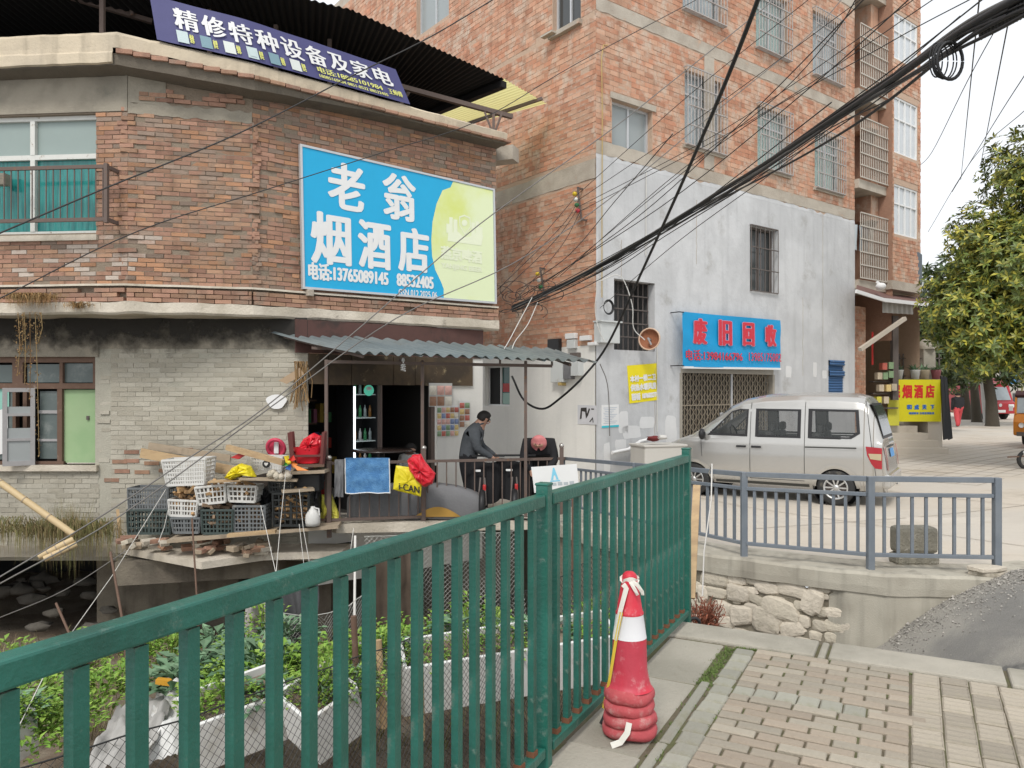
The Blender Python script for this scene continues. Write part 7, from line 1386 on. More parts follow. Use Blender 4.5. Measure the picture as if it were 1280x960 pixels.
tk = thing('white_tank', 'dirty white plastic tub with a wavy rim standing by the plastered wall', 'tub', tuple(P(826, 600, 14.3))); M_tk = mat('tub_white', (.52, .50, .46), .6, .06, 4, dirt=(.40, .30, .22), dscale=3, dlo=.60, dhi=.78); c = P(826, 0, 14.25); b = MB(); b.box((c.x, c.y + .3, .07), (.86, .62, .94), .30); b.build('body', M_tk, tk, bev=.03); b = MB(); b.box((c.x, c.y + .3, .55), (.90, .66, .04), .30); b.build('rim', M_tk, tk, bev=.01)
b = MB(); b.ball(P(817, 548, 14.3), (.12, .08, .05), 9, 6, .8, 3); tag(b.build('red_rag', mat('dark_red_rag', (.16, .03, .03), .9, .2)), 'dark red rag lying on the white tub', 'rag'); b = MB(); b.ball(P(828, 547, 14.3), (.10, .08, .04), 9, 6, .8, 7); tag(b.build('pale_rag', M_crw), 'pale rag beside the red one on the white tub', 'rag')
cm = thing('chimney_pipe', 'crooked white pipe running along the wall beside the white tub', 'pipe', tuple(Ft.pt(.3, -.4))); b = MB(); b.tube([Ft.pt(*Ft.pix(u, v, .12), .12) for u, v in ((765, 566), (785, 562), (800, 552), (812, 549))], .035, 8); b.build('pipe', M_white, cm)
# ================================================================== VAN
M_silv = mat('silver_paint', (.52, .51, .485), .20, .03, 3, metal=.6, spec=.5, dirt=(.40, .37, .32), dscale=2.2, dlo=.58, dhi=.85); M_tint = mat('van_glass', (.10, .11, .11), .04, .02, 2, spec=.7, alpha=.34); M_gask = mat('window_rubber', (.02, .02, .022), .5); M_tyre = mat('tyre', (.03, .03, .03), .8, .2, 20, dirt=(.12, .11, .09), dscale=6, dlo=.55, dhi=.7); M_rim = mat('alloy_rim', (.55, .55, .54), .35, .05, metal=.7); M_seam = mat('door_seam', (.06, .06, .055), .7); M_int = mat('van_interior', (.07, .068, .065), .9, .2); M_tail = mat('tail_red', (.36, .02, .03), .2, .05, spec=.6); M_tailc = mat('tail_clear', (.46, .38, .24), .2, .05, spec=.6)
van = thing('van', 'dusty silver minivan with blue number plate parked in front of the plastered wall', 'van')
ZR = [(-.78, .55), (-.755, .80), (-.70, 1.12), (-.60, 1.50), (-.50, 1.74), (-.42, 1.82), (-.30, 1.855), (0, 1.875), (.6, 1.885), (1.2, 1.85), (1.55, 1.78), (1.8, 1.66), (2.1, 1.42), (2.48, 1.12), (2.75, 1.02), (2.98, .92), (3.10, .78), (3.16, .55)]
def zr(x):
    for (a, za), (b_, zb) in zip(ZR, ZR[1:]):
        if a <= x <= b_: return za + (zb - za) * (x - a) / (b_ - a)
    return ZR[0][1] if x < ZR[0][0] else ZR[-1][1]
RING = [(.70, .26), (.765, .36), (.785, .55), (.795, .80), (.79, 1.0), (.775, 1.10), (.735, 1.40), (.70, 1.62), (.655, 1.74), (.56, 1.82), (.38, 1.865), (0, 1.885)]
def sec(x, j):                              # j in 0..11 along half a section
    i = min(int(j), 10); f = j - i; y = RING[i][0] + (RING[i + 1][0] - RING[i][0]) * f; z = RING[i][1] + (RING[i + 1][1] - RING[i][1]) * f; top = zr(x); bl = min(1.05, top - .05)
    bl = max(bl, .30); z = z if z <= bl and bl >= 1.0 else (z * (bl / 1.05) if z <= 1.05 else bl + (z - 1.05) * (top - bl) / (1.885 - 1.05))
    k = 1 - .10 * max(0, (x - 2.3) / .86) ** 2 - .06 * max(0, (-.55 - x) / .23) ** 2
    if top < 1.7 and i >= 5: y = y + (min(.74, RING[5][0]) - y) * 0 if x < 0 else y
    return V((x, y * k, max(z, .26)))
def inside(p, poly):
    r = False; n = len(poly)
    for i in range(n):
        (x0, y0), (x1, y1) = poly[i], poly[(i + 1) % n]
        if (y0 > p[1]) != (y1 > p[1]) and p[0] < (x1 - x0) * (p[1] - y0) / (y1 - y0) + x0: r = not r
    return r
SW = [[(2.15, 1.13), (1.46, 1.12), (1.45, 1.57), (1.60, 1.575), (1.74, 1.535)], [(1.30, 1.12), (.57, 1.115), (.57, 1.575), (1.30, 1.58)], []]
SW[2] = [(.42, 1.12), (-.23, 1.125), (-.36, 1.21), (-.33, 1.575), (.42, 1.585)]
AX = (0.0, 2.43); RW = .295
xs = sorted(set([round(-.78 + .035 * k, 4) for k in range(114)] + [-.79 + .01 * k for k in range(40)])); xs = [x for x in xs if -.78 <= x <= 3.16]; js = [k / 6 for k in range(67)]
for s in (1, -1):
    b = MB(); vs = [sec(x, j) * 1 for x in xs for j in js]; vs = [V((p.x, p.y * s, p.z)) for p in vs]; n = len(js); fs = []
    for i in range(len(xs) - 1):
        for k in range(n - 1):
            q = [vs[i * n + k], vs[(i + 1) * n + k], vs[(i + 1) * n + k + 1], vs[i * n + k + 1]]; c = sum(q, V((0, 0, 0))) / 4
            if js[k] < 8.6 and any(inside((c.x, c.z), w) for w in SW) and abs(c.y) > .6: continue
            if c.z < .75 and any((c.x - a) ** 2 + (c.z - .30) ** 2 < .345 ** 2 for a in AX): continue
            if 1.78 < c.x < 2.42 and abs(c.y) < .62 and js[k] > 8.2: continue
            if c.x < -.47 and 1.16 < c.z < 1.68 and abs(c.y) < .60 and js[k] > 6.0: continue
            fs.append([i * n + k, (i + 1) * n + k, (i + 1) * n + k + 1, i * n + k + 1])
    b.add(vs, fs, True); b.build('body', M_silv, van)
def yside(x, z):
    lo, hi = 0, 11
    best = min((abs(sec(x, j).z - z), sec(x, j).y) for j in [k / 8 for k in range(8 * 8 + 1)]); return best[1]
def sidepanel(poly, off, m, name, s, sub=7, th=None):
    mb = MB(); cx, cz = sum(p[0] for p in poly) / len(poly), sum(p[1] for p in poly) / len(poly); ring = []
    for i in range(len(poly)):
        for k in range(sub): f = k / sub; ring.append((poly[i][0] + (poly[(i + 1) % len(poly)][0] - poly[i][0]) * f, poly[i][1] + (poly[(i + 1) % len(poly)][1] - poly[i][1]) * f))
    vs = []; ks = (1, .66, .33) if th is None else (1, th); n = len(ring)
    for k in ks:
        for x, z in ring: xx, zz = cx + (x - cx) * k, cz + (z - cz) * k; vs.append(V((xx, s * (yside(xx, zz) + off), zz)))
    fs = [[a * n + i, a * n + (i + 1) % n, (a + 1) * n + (i + 1) % n, (a + 1) * n + i] for a in range(len(ks) - 1) for i in range(n)]
    if th is None: vs.append(V((cx, s * (yside(cx, cz) + off), cz))); fs += [[(len(ks) - 1) * n + i, (len(ks) - 1) * n + (i + 1) % n, len(vs) - 1] for i in range(n)]
    mb.add(vs, fs, True); return mb.build(name, m, van)
def grow(poly, g): cx, cz = sum(p[0] for p in poly) / len(poly), sum(p[1] for p in poly) / len(poly); return [(cx + (x - cx) * (1 + g / .45), cz + (z - cz) * (1 + g / .28)) for x, z in poly]
for s in (1, -1):
    for w in SW: sidepanel(grow(w, .018), .006, M_gask, 'window_frame', s, 7, .86); sidepanel(grow(w, -.01), -.004, M_tint, 'side_window', s)
def strip(name, pts, w, m, s=1, off=.004):
    mb = MB(); vs = []
    for i, (x, z) in enumerate(pts):
        x2, z2 = pts[min(i + 1, len(pts) - 1)]; x1, z1 = pts[max(i - 1, 0)]; dx, dz_ = x2 - x1, z2 - z1; l = math.hypot(dx, dz_) or 1
        for q in (-1, 1): xx, zz = x - dz_ / l * w / 2 * q, z + dx / l * w / 2 * q; vs.append(V((xx, s * (yside(xx, zz) + off), zz)))
    mb.add(vs, [[2 * i, 2 * i + 1, 2 * i + 3, 2 * i + 2] for i in range(len(pts) - 1)]); return mb.build(name, m, van)
L_ = lambda a, b_, n=14: [(a[0] + (b_[0] - a[0]) * k / n, a[1] + (b_[1] - a[1]) * k / n) for k in range(n + 1)]
for pts in (L_((1.40, .38), (1.40, 1.70)), L_((.49, .50), (.49, 1.72)), L_((2.26, .72), (2.28, 1.04)), L_((-.62, .45), (-.45, 1.74)), L_((.49, .38), (1.40, .38))): strip('door_seam', pts, .010, M_seam)
strip('slide_rail', L_((.48, .955), (-.32, .965)), .024, M_seam); strip('slide_rail_edge', L_((.48, .935), (-.32, .945)), .012, M_silv, 1, .012); strip('sill_trim', L_((.42, .30), (2.02, .30)), .05, M_seam, 1, .003)
for x in (1.55, 1.29): b = MB(); b.box((x, yside(x, .93) + .018, .93), (.17, .03, .035)); b.build('door_handle', M_gask, van, bev=.01); b = MB(); b.box((x, yside(x, .93) + .003, .93), (.22, .006, .07)); b.build('handle_cup', M_silv, van, bev=.002)
sidepanel([(-.70, .98), (-.46, 1.0), (-.48, .86), (-.545, .72), (-.60, .65), (-.70, .64)], .008, M_tail, 'tail_light', 1); sidepanel([(-.70, .98), (-.46, 1.0), (-.48, .86), (-.545, .72), (-.60, .65), (-.70, .64)], .008, M_tail, 'tail_light', -1); sidepanel([(-.69, .885), (-.50, .885), (-.53, .80), (-.69, .78)], .012, M_tailc, 'tail_lens', 1)
b = MB()
for s in (1,):                              # rear panels: window, lamp returns, plate, handle strip, bumper
    pass
def xrear(z):
    for (a, za), (c, zc_) in zip(ZR, ZR[1:]):
        if za <= z <= zc_: return a + (c - a) * (z - za) / (zc_ - za)
    return -.78
def rearpanel(name, y0, y1, z0, z1, off, m, inset=0.0, n=8, ring=None):
    mb = MB(); k = .06
    def fn(u, v): z = z0 + (z1 - z0) * v; hw = 1 - .10 * (z - 1.1) if z > 1.1 else 1; return V((xrear(z) - off, (y0 + (y1 - y0) * u) * hw, z))
    mb.grid(fn, n, n); return mb.build(name, m, van)
rearpanel('rear_window_frame', -.63, .63, 1.12, 1.70, .004, M_gask); rearpanel('rear_window', -.58, .58, 1.17, 1.66, .010, mat('rear_glass', (.055, .065, .06), .08, .15, 2, spec=.35)); rearpanel('plate_strip', -.36, .36, .965, .995, .02, M_seam); rearpanel('number_plate', -.28, .20, .80, .94, .016, flat('plate_blue', (90, 150, 205)))
for y0, y1 in ((.66, .76), (-.76, -.66)): rearpanel('tail_light', y0, y1, .62, .98, .012, M_tail)
b = MB(); b.box((-.76, 0, .44), (.14, 1.54, .24)); b.build('rear_bumper', M_silv, van, bev=.05); b = MB(); b.box((3.10, 0, .42), (.16, 1.44, .28)); b.build('front_bumper', M_silv, van, bev=.06)
b = MB(); b.grid(lambda u, v: sec(1.76 + .70 * u, 8.0 + 2.99 * v) + V((.004, 0, .006)), 10, 8); b.grid(lambda u, v: (lambda p: V((p.x, -p.y, p.z)))(sec(1.76 + .70 * u, 8.0 + 2.99 * v) + V((.004, 0, .006))), 10, 8); b.build('windscreen', M_tint, van)
b = MB(); b.ball((2.22, .90, 1.13), (.06, .10, .10), 10, 7); b.bar((2.22, .76, 1.08), (2.22, .86, 1.10), .04); b.build('mirror', M_gask, van)
b = MB(); b.tube([(1.75, .36, 1.06)] , .01) if False else b.tube([V((1.80 + .05 * math.sin(t), .36 + .17 * math.cos(t), 1.12 + .16 * math.sin(t))) for t in [k * .3 for k in range(22)]], .014, 6); b.build('steering_wheel', M_gask, van)
for x, yy in ((1.25, .36), (1.25, -.36), (.45, .36), (.45, -.36), (-.25, .36), (-.25, -.36)):
    b = MB(); b.box((x - .10, yy, .90), (.12, .46, .56), 0); b.box((x - .14, yy, 1.26), (.09, .24, .16)); b.build('seat', M_int, van, bev=.04)
b = MB(); b.box((.9, 0, .40), (3.2, 1.4, .1)); b.box((2.15, 0, .92), (.5, 1.36, .26)); b.build('cabin_floor', M_int, van)
for a in AX:
    for s in (1, -1):
        w = MB(); Mx = Matrix.Rotation(-s * math.pi / 2, 3, 'X'); cc = V((a, s * .70, RW)); w.lathe([(.19, -.08), (RW - .03, -.085), (RW, -.06), (RW, .06), (RW - .03, .085), (.19, .075)], cc, 30, Mx); wo = w.build('tyre', M_tyre, van)
        b = MB(); b.lathe([(.195, .075), (.185, .085), (.165, .06), (.16, .0)], cc, 30, Mx); b.lathe([(0, .055), (.045, .06), (.05, .045), (.05, .0)], cc, 16, Mx)
        for k in range(10): t = k * .6283; b.bar(cc + Mx @ V((.04 * math.cos(t), .04 * math.sin(t), .045)), cc + Mx @ V((.172 * math.cos(t), .172 * math.sin(t), .058)), .024, .02, up=V((0, 1, 0)))
        b.build('rim', M_rim, wo); b = MB(); b.lathe([(0, -.01), (.18, -.01)], cc, 20, Mx); b.build('brake_disc', M_grilleD, wo)
        if s > 0:
            b = MB(); ring_ = [k * .1257 for k in range(26)]
            vs = []
            for t in ring_:
                for r_, o in ((.312, .004), (.345, .012), (.388, .010)): xx, zz = a + r_ * math.cos(t), .30 + r_ * math.sin(t); vs.append(V((xx, yside(xx, max(zz, .3)) + o, zz)))
            b.add(vs, [[3 * i + q, 3 * i + q + 1, 3 * i + q + 4, 3 * i + q + 3] for i in range(len(ring_) - 1) for q in (0, 1)], True); b.build('arch_lip', M_silv, van)
        b = MB(); b.lathe([(.36, -.28), (.36, .06)], V((a, s * .70, .30)), 24, Mx); b.lathe([(0, -.28), (.36, -.28)], V((a, s * .70, .30)), 24, Mx); b.build('wheel_arch', M_gask, van)
b = MB(); b.ball((2.98, .60, .72), (.13, .10, .09), 10, 7); b.build('headlight', mat('lamp_glass', (.6, .6, .6), .1, spec=.7), van)
hd = V((-.844, .536, 0)); ang = math.atan2(hd.y, hd.x); rear = V((5.60, 13.25, 0)) - V((-hd.y, hd.x, 0)) * .70
van.scale = (1.035, 1.035, 1.035); van.location = (rear.x, rear.y, hz(rear.x, rear.y) + .0); van.rotation_euler = (R(.0), R(0), ang)
# ================================================================== SHOP AND STEPS BEYOND THE VAN
def far_q(u0, u1, v0, v1, d, dd=0): return Quad(P(u0, v1, d), P(u1, v1, d + dd), P(u1, v0, d + dd), P(u0, v0, d))
q = far_q(1116, 1176.5, 474.5, 527, 22); fsg = thing('yellow_shop_sign', 'bright yellow shop sign with red characters above the concrete steps', 'sign', tuple(q.fn(.5, 0))); q.board(.05).build('board', flat('sign_yellow', (222, 212, 28), .5, .05), fsg); b = MB()
K2_ = 13.71
for s, l, t_, r, bb_ in (('民', 250, 290, 345, 520), ('烟', 378, 285, 548, 520), ('酒', 580, 285, 738, 520), ('店', 778, 280, 935, 515)): ptext(b, q, s, max(l, 262), t_, r, bb_, 1100, 460, K2_, .012, .006)
b.build('lettering', flat('letter_red', (210, 45, 40)), fsg); b = MB()
for s, l, t_, r, bb_ in (('和', 455, 625, 545, 712), ('成', 585, 628, 668, 714), ('天', 720, 630, 800, 712), ('下', 860, 630, 930, 712)): ptext(b, q, s, l, t_, r, bb_, 1100, 460, K2_, .008, .006)
ptext(b, q, '烟酒副食 日用百货批发', 490, 755, 930, 795, 1100, 460, K2_, .003, .006); b.build('blue_lettering', flat('letter_blue', (50, 110, 190)), fsg)
q2 = far_q(1110, 1124, 497, 532, 21.8); q2.board(.04).build('side_panel', flat('sign_yellow_pale', (205, 200, 70)), fsg)
stp = thing('steps', 'three pale concrete steps leading up beside the yellow sign', 'steps', tuple(P(1150, 562, 22.4))); gz = -.18
for k in range(4): b = MB(); d = 21.0 + .34 * k; x0, x1 = P(1105, 0, d).x, P(1186 - 13 * k, 0, d).x; b.hexa([V((x, y, z)) for z in (gz - .1, gz + .19 * (k + 1)) for x, y in ((x0, d), (x1, d), (x1, d + 2), (x0, d + 2))]); b.build('step', M_lot, stp, bev=.01)
b = MB(); b.hexa([V((x, y, z)) for z in (gz - .2, .95) for x, y in ((P(1160, 0, 22.06).x, 22.06), (P(1178, 0, 22.06).x, 22.06), (P(1176, 0, 22.06).x, 24), (P(1158, 0, 22.06).x, 24))]); b.build('side_wall', M_lot, stp)
gw = thing('garden_wall', 'low wall with black railings, a capped pillar and flower pots behind the yellow sign', 'wall', tuple(P(1140, 480, 23.5))); d = 23.4
b = MB(); b.hexa([V((x, y, z)) for z in (-.2, 1.95) for x, y in ((P(1116, 0, d).x, d), (P(1178, 0, d).x, d), (P(1178, 0, d).x, d + .3), (P(1116, 0, d).x, d + .3))]); b.build('base', M_conc, gw)
c = P(1158, 470, d + .2); b = MB(); b.box(c + Z * .35, (.36, .36, .95)); b.build('pillar', M_conc, gw); b = MB(); b.lathe([(.36, .82), (.36, .92), (.12, 1.12), (0, 1.16)], c, 4); b.build('pillar_cap', M_conc, gw)
for u in range(1119, 1178, 5): b = MB(); p = P(u, 474, d + .15); b.bar(p, p + Z * .78, .03, .03, up=X); b.build('rail_bar', M_grilleD, gw)
for v in (448, 470): b = MB(); b.bar(P(1117, v, d + .15), P(1178, v, d + .15), .03, .03); b.build('rail', M_grilleD, gw)
for lab, u, m in (('cream flower pot on the low wall', 1156, M_crm), ('pinkish red flower pot at the end of the low wall', 1170, mat('pink_pot', (.35, .12, .14), .6)), ('small white pot with a plant on the low wall', 1144, M_white), ('pale jar at the left of the low wall pots', 1123, M_white)):
    t = thing('flower_pot', lab, 'flower pot', tuple(P(u, 473, 23.2)), 'pots on the low wall'); c = P(u, 474, 23.2); b = MB(); b.lathe([(0, 0), (.10, 0), (.14, .26), (.155, .28), (.12, .28), (.11, .2), (0, .2)], c, 12); b.build('pot', m, t)
    b = MB(); [leaf(b, c + V((random.gauss(0, .05), random.gauss(0, .05), .25)), V((random.gauss(0, 1), random.gauss(0, 1), 1)), random.uniform(.12, .3), .05) for k in range(30)]; b.build('foliage', M_leafd, t)
fsd = thing('folded_stand', 'black folded display stand leaning at the right of the steps', 'stand', tuple(P(1184, 548, 21.8)))
for u0, u1, u2, u3 in ((1176, 1182, 1186, 1180), (1180, 1184, 1190, 1186)): b = MB(); b.prism([P(u0, 470, 22.0), P(u1, 472, 22.0), P(u2 + 1, 548, 21.6), P(u3, 550, 21.6)], (0, .05, 0)); b.build('panel', M_blk, fsd)
sf = thing('grocery_shop', 'dim grocery front with red sign board, pillar and goods below the balcony bay', 'shop front', tuple(P(1105, 520, 22)))
b = MB(); b.prism([P(1093, 393, 22.4), P(1123, 396, 22.8), P(1123, 420, 22.8), P(1093, 416, 22.4)], (0, .15, 0)); b.build('sign_board', mat('dark_red_board', (.36, .035, .045), .5, .2, 6), sf)
for k in range(4): b = MB(); b.prism([P(1095 + 7 * k, 398 + .5 * k, 22.35), P(1100 + 7 * k, 398.5 + .5 * k, 22.4), P(1100 + 7 * k, 413 + .5 * k, 22.4), P(1095 + 7 * k, 412.5 + .5 * k, 22.35)], (0, .02, 0)); b.build('sign_character', mat('faded_red_print', (.30, .09, .09), .6) if 'faded_red_print' not in MATS else MATS['faded_red_print'], sf)
b = MB(); b.bar(P(1118, 395, 21.6), P(1118, 500, 21.6), .16, .16, up=X); b.build('pillar', M_grilleD, sf); b = MB(); b.bar(P(1090.5, 415, 20.9), P(1090.5, 456, 20.9), .07, .02, up=X); b.build('red_couplet', MATS['red_plastic'], sf)
for i, (u, v, m) in enumerate(((1098, 470, M_crm), (1105, 470, pcol[2]), (1112, 468, pcol[2]), (1100, 485, M_crm), (1109, 485, pcol[1]), (1116, 484, M_crm), (1097, 500, M_yw), (1106, 500, M_crm), (1104, 458, pcol[0]), (1112, 457, pcol[2]))): b = MB(); b.box(P(u, v, 21.5), (.13, .2, .19)); b.build('goods', m, sf)
b = MB(); b.box(P(1104, 492, 21.8), (.7, .3, .04)); b.box(P(1104, 477, 21.8), (.7, .3, .04)); b.box(P(1104, 510, 21.8), (.7, .3, .04)); b.build('rack', M_grilleD, sf, kind='stuff')
ca = thing('canopy', 'brown edged shop canopy with a pale strut below the balcony bay', 'canopy', tuple(P(1110, 370, 21.5)))
b = MB(); b.prism([P(1071, 356, 20.6), P(1108, 367, 21.8), P(1158, 373, 23.5), P(1160, 380, 22.2), P(1106, 374, 20.6), P(1070, 362, 19.8)], (0, 0, -.06)); b.build('roof', mat('canopy_brown', (.16, .085, .07), .7, .2), ca)
b = MB(); b.bar(P(1070, 364, 19.7), P(1105, 375, 20.5), .05, .09); b.bar(P(1105, 375, 20.5), P(1160, 381, 22.1), .05, .10); b.build('edge_trim', M_white, ca); b = MB(); b.grid(lambda u, v: P(1103, 376, 20.7).lerp(P(1142, 379, 21.9), u) + Z * (-.32 * v) + V((0, .03 * math.sin(u * 40), 0)), 40, 2); b.build('valance', mat('valance_grey', (.35, .33, .30), .7), ca)
b = MB(); b.bar(P(1075, 437, 20.3), P(1131, 398, 21.2), .10, .10); b.build('strut', mat('strut_cream', (.52, .46, .38), .6, .1), ca)
b = MB(); b.prism([P(1138.5, 308, 22.3), P(1153, 318, 22.6), P(1153, 357, 22.6), P(1138.5, 350, 22.3)], (0, .18, 0)); tag(b.build('light_box_sign', mat('slate_panel', (.10, .12, .14), .5, .1), bev=.02), 'blank slate grey box sign fixed to the end of the brick bay', 'sign')
b = MB(); b.ball(P(1101, 358, 20.5), (.14, .14, .10), 8, 6); b.bar(P(1096, 352, 20.6), P(1103, 358, 20.5), .06); tag(b.build('flood_light', M_white), 'white flood light under the lowest balcony', 'lamp')
# far walker
x, y = P(1197.5, 0, 36).x, 36; M_bj = mat('black_jacket', (.02, .02, .023), .85); M_rt = mat('red_trousers', (.55, .07, .08), .8, .1, 10)
J = dict(pel=((0, 0, .86), (.17, .13)), waist=((0, 0, 1.0), (.19, .14)), chest=((0, .02, 1.2), (.21, .15)), uch=((0, .03, 1.34), (.17, .11)), neck=((0, .04, 1.43), .06), head=((0, .06, 1.53), (.10, .11)), crown=((0, .06, 1.58), .09), shl=((-.20, .02, 1.32), .075), ell=((-.25, .0, 1.06), .06), wrl=((-.24, .06, .84), .04), shr=((.20, .02, 1.32), .075), elr=((.25, .02, 1.06), .06), wrr=((.24, .10, .84), .04), hl=((-.09, 0, .82), .10), kl=((-.10, -.08, .45), .08), al=((-.10, -.16, .12), .06), tl=((-.10, -.06, .05), .05), hr_=((.09, 0, .82), .10), kr=((.10, .12, .45), .08), ar=((.10, .14, .10), .06), tr_=((.10, .26, .05), .05))
bo = [('pel', 'waist', 0), ('waist', 'chest', 0), ('chest', 'uch', 0), ('uch', 'neck', 2), ('neck', 'head', 2), ('head', 'crown', 2), ('uch', 'shl', 0), ('shl', 'ell', 0), ('ell', 'wrl', 0), ('uch', 'shr', 0), ('shr', 'elr', 0), ('elr', 'wrr', 0), ('pel', 'hl', 1), ('hl', 'kl', 1), ('kl', 'al', 1), ('al', 'tl', 3), ('pel', 'hr_', 1), ('hr_', 'kr', 1), ('kr', 'ar', 1), ('ar', 'tr_', 3)]
hand(J, bo, 'wrl', 'a', (0, .2, -1), (0, 1, 0), 2); hand(J, bo, 'wrr', 'b', (0, .2, -1), (0, 1, 0), 2)
person('person in a black jacket and red trousers walking away along the tree lined pavement', (x, y, hz(x, y)), J, bo, [M_bj, M_rt, M_skin, M_shoe], M_hair, face=0, fdir=V((0, 1, 0)), hr=.11)
# ================================================================== TREES
M_bark = mat('bark', (.07, .06, .045), .95, .3, 8, bump=1, bscale=20); M_lf1 = mat('tree_leaf', (.105, .145, .030), .45, .2, 6, col2=(.36, .33, .045), c2=.60, c2scale=.55, islands=.35, spec=.45); M_lf2 = mat('dark_tree_leaf', (.045, .075, .024), .5, .2, 6, col2=(.08, .10, .02), c2=.58, c2scale=.6, islands=.35, spec=.45)
def tree(label, base, lean, blobs, n, ll, m, tr=.16, name='street_tree', per=7):
    t = thing(name, label, 'tree', tuple(base), 'street trees along the pavement'); b = MB(); c0 = V(base); cc = sum((V(q[0]) for q in blobs), V((0, 0, 0))) / len(blobs); fork = c0.lerp(cc, .55) + V((lean * .2, 0, 0))
    b.tube([c0 - Z * .2, c0 + Z * .15 + V((lean * .02, 0, 0)), c0.lerp(fork, .5) + V((lean * .1, 0, 0)), fork], [tr * 1.35, tr * 1.1, tr * .9, tr * .72], 10); tk_ = b.build('trunk', M_bark, t); b = MB()
    for q, r in blobs: q = V(q); mid = fork.lerp(q, .5) + V((random.gauss(0, .2), random.gauss(0, .2), -.15)); b.tube([fork, mid, q], [tr * .5, tr * .32, tr * .1], 6); [b.tube([mid.lerp(q, .6), q + V((random.gauss(0, 1), random.gauss(0, 1), random.gauss(0, .7))).normalized() * (min(r) if hasattr(r, '__len__') else r) * .8], [tr * .16, tr * .05], 5) for _ in range(5)]
    b.build('limb', M_bark, tk_); b = MB(); tot = sum((r if not hasattr(r, '__len__') else r[0]) ** 2 for _, r in blobs)
    for q, r in blobs:
        q = V(q); r = V((r, r, r)) if not hasattr(r, '__len__') else V(r)
        for k in range(int(n * r.x ** 2 / tot)):
            d = V((random.gauss(0, 1), random.gauss(0, 1), random.gauss(0, 1))).normalized(); f = random.random() ** .42
            if noise.noise(d * 2.3 + q * .3) < -.12 and f > .66: continue
            c = q + V((d.x * r.x, d.y * r.y, d.z * r.z)) * f * (1 + .22 * noise.noise(d * 3 + q)); ax = (d + V((0, 0, .5)) + V((random.gauss(0, .35), random.gauss(0, .35), random.gauss(0, .2)))).normalized(); a1 = ax.orthogonal().normalized(); a2 = ax.cross(a1); ph = random.random() * 6
            for i in range(per): th = ph + i * 6.283 / per; leaf(b, c, a1 * math.cos(th) + a2 * math.sin(th) + ax * random.uniform(.1, .7), ll * random.uniform(.7, 1.25), ll * .36, ax, .12)
    b.build('crown', m, t); return t
tree('big glossy leaved street tree with yellow green crown at the right edge', (13.6, 17.2, -.15), 0, [((12.5, 17, 4.9), 1.7), ((11.2, 17, 4.1), 1.4), ((10.35, 17.4, 3.5), 1.1), ((13.3, 16.8, 6.5), 1.6), ((12.1, 17.4, 6.5), 1.35), ((12.9, 16.4, 3.4), 1.5), ((11.6, 16.7, 2.8), 1.15), ((10.5, 17.2, 2.6), .8), ((14.6, 17, 4.5), 1.6), ((10.9, 17.8, 5.1), .85)], 15500, .16, M_lf1, .15, per=6)
gz = -.10
b1 = P(1240, 0, 37); tree('dark leaved street tree whose leaning trunk stands on the pavement edge', (b1.x, 37, gz), .9, [((b1.x + .5, 37, 3.8), 2.0), ((b1.x - 1.8, 37, 3.4), 1.8), ((b1.x - 3.0, 36.5, 4.4), 1.7), ((b1.x + 2.2, 37, 4.4), 2.2), ((b1.x, 36, 5.8), 2.4), ((b1.x - 1.8, 37, 6.2), 2.0), ((b1.x - 3.2, 36, 2.9), 1.2)], 3000, .42, M_lf2, .27, per=6)
b1 = P(1221, 0, 42); tree('dark street tree trunk just left of the white painted pole', (b1.x, 42, gz), 0, [((b1.x, 42, 4.6), 1.9), ((b1.x - 2, 42, 4.5), 1.9), ((b1.x + 1.5, 43, 5.5), 2.0)], 1100, .45, M_lf2, .24, per=6)
b1 = P(1208.5, 0, 46); tree('farthest dark street tree behind the walking person', (b1.x, 46, gz), 0, [((b1.x, 46, 4.5), 1.9), ((b1.x - 1.6, 46.5, 4.1), 1.7), ((b1.x + .6, 46, 6), 1.9)], 900, .48, M_lf2, .26, per=6)
b1 = P(1150, 0, 30); tree('small dark bushy tree behind the low wall with the pots', (b1.x, 30, .3), 0, [((b1.x, 30, 2.6), 1.0), ((b1.x + 1.0, 30.5, 2.9), 1.0), ((b1.x + 1.9, 31, 2.6), 1.0)], 900, .26, M_lf2, .10, per=6)
c = P(1231, 0, 41); b = MB(); b.tube([V((c.x + .12, 41, gz)), V((c.x - .08, 41, 2.3))], .17, 12); tag(b.build('painted_post', mat('whitewash', (.50, .50, .48), .9, .15, 5)), 'leaning whitewashed post between the street trees', 'post')
# ================================================================== VEHICLES AT THE RIGHT
M_redv = mat('red_van_paint', (.42, .02, .03), .3, .05, 3, spec=.6)
c = P(1250, 0, 46); z0 = gz; rt = thing('red_minibus', 'red minibus facing the camera behind the street trees', 'minibus', (c.x, 46, z0)); W_ = 1.85
b = MB(); prof = [(-.0, .35), (-.05, 1.0), (.18, 1.12), (.55, 2.0), (.75, 2.15), (4.2, 2.2), (4.4, 2.0), (4.4, .35)]; b.prism([V((c.x - W_ / 2, 46 + y, z0 + z)) for y, z in prof], (W_, 0, 0)); b.build('body', M_redv, rt, bev=.06)
b = MB(); b.quad(*[V((c.x + x, 46 + y - .03, z0 + z)) for x, y, z in ((-.78, .20, 1.16), (.78, .20, 1.16), (.70, .53, 1.95), (-.70, .53, 1.95))]); b.build('windscreen', mat('bright_glass', (.32, .36, .38), .15, .3, 1.2, spec=.7), rt)
for x in (-.65, .65): b = MB(); b.box((c.x + x, 45.96, z0 + .82), (.34, .06, .2)); b.build('headlight', M_wl, rt, bev=.03); b = MB(); b.tube([V((c.x + x * 1.1 - .1, 46.8, z0 + .32)), V((c.x + x * 1.1 + .1, 46.8, z0 + .32))], .32, 16); b.build('wheel', M_tyre, rt)
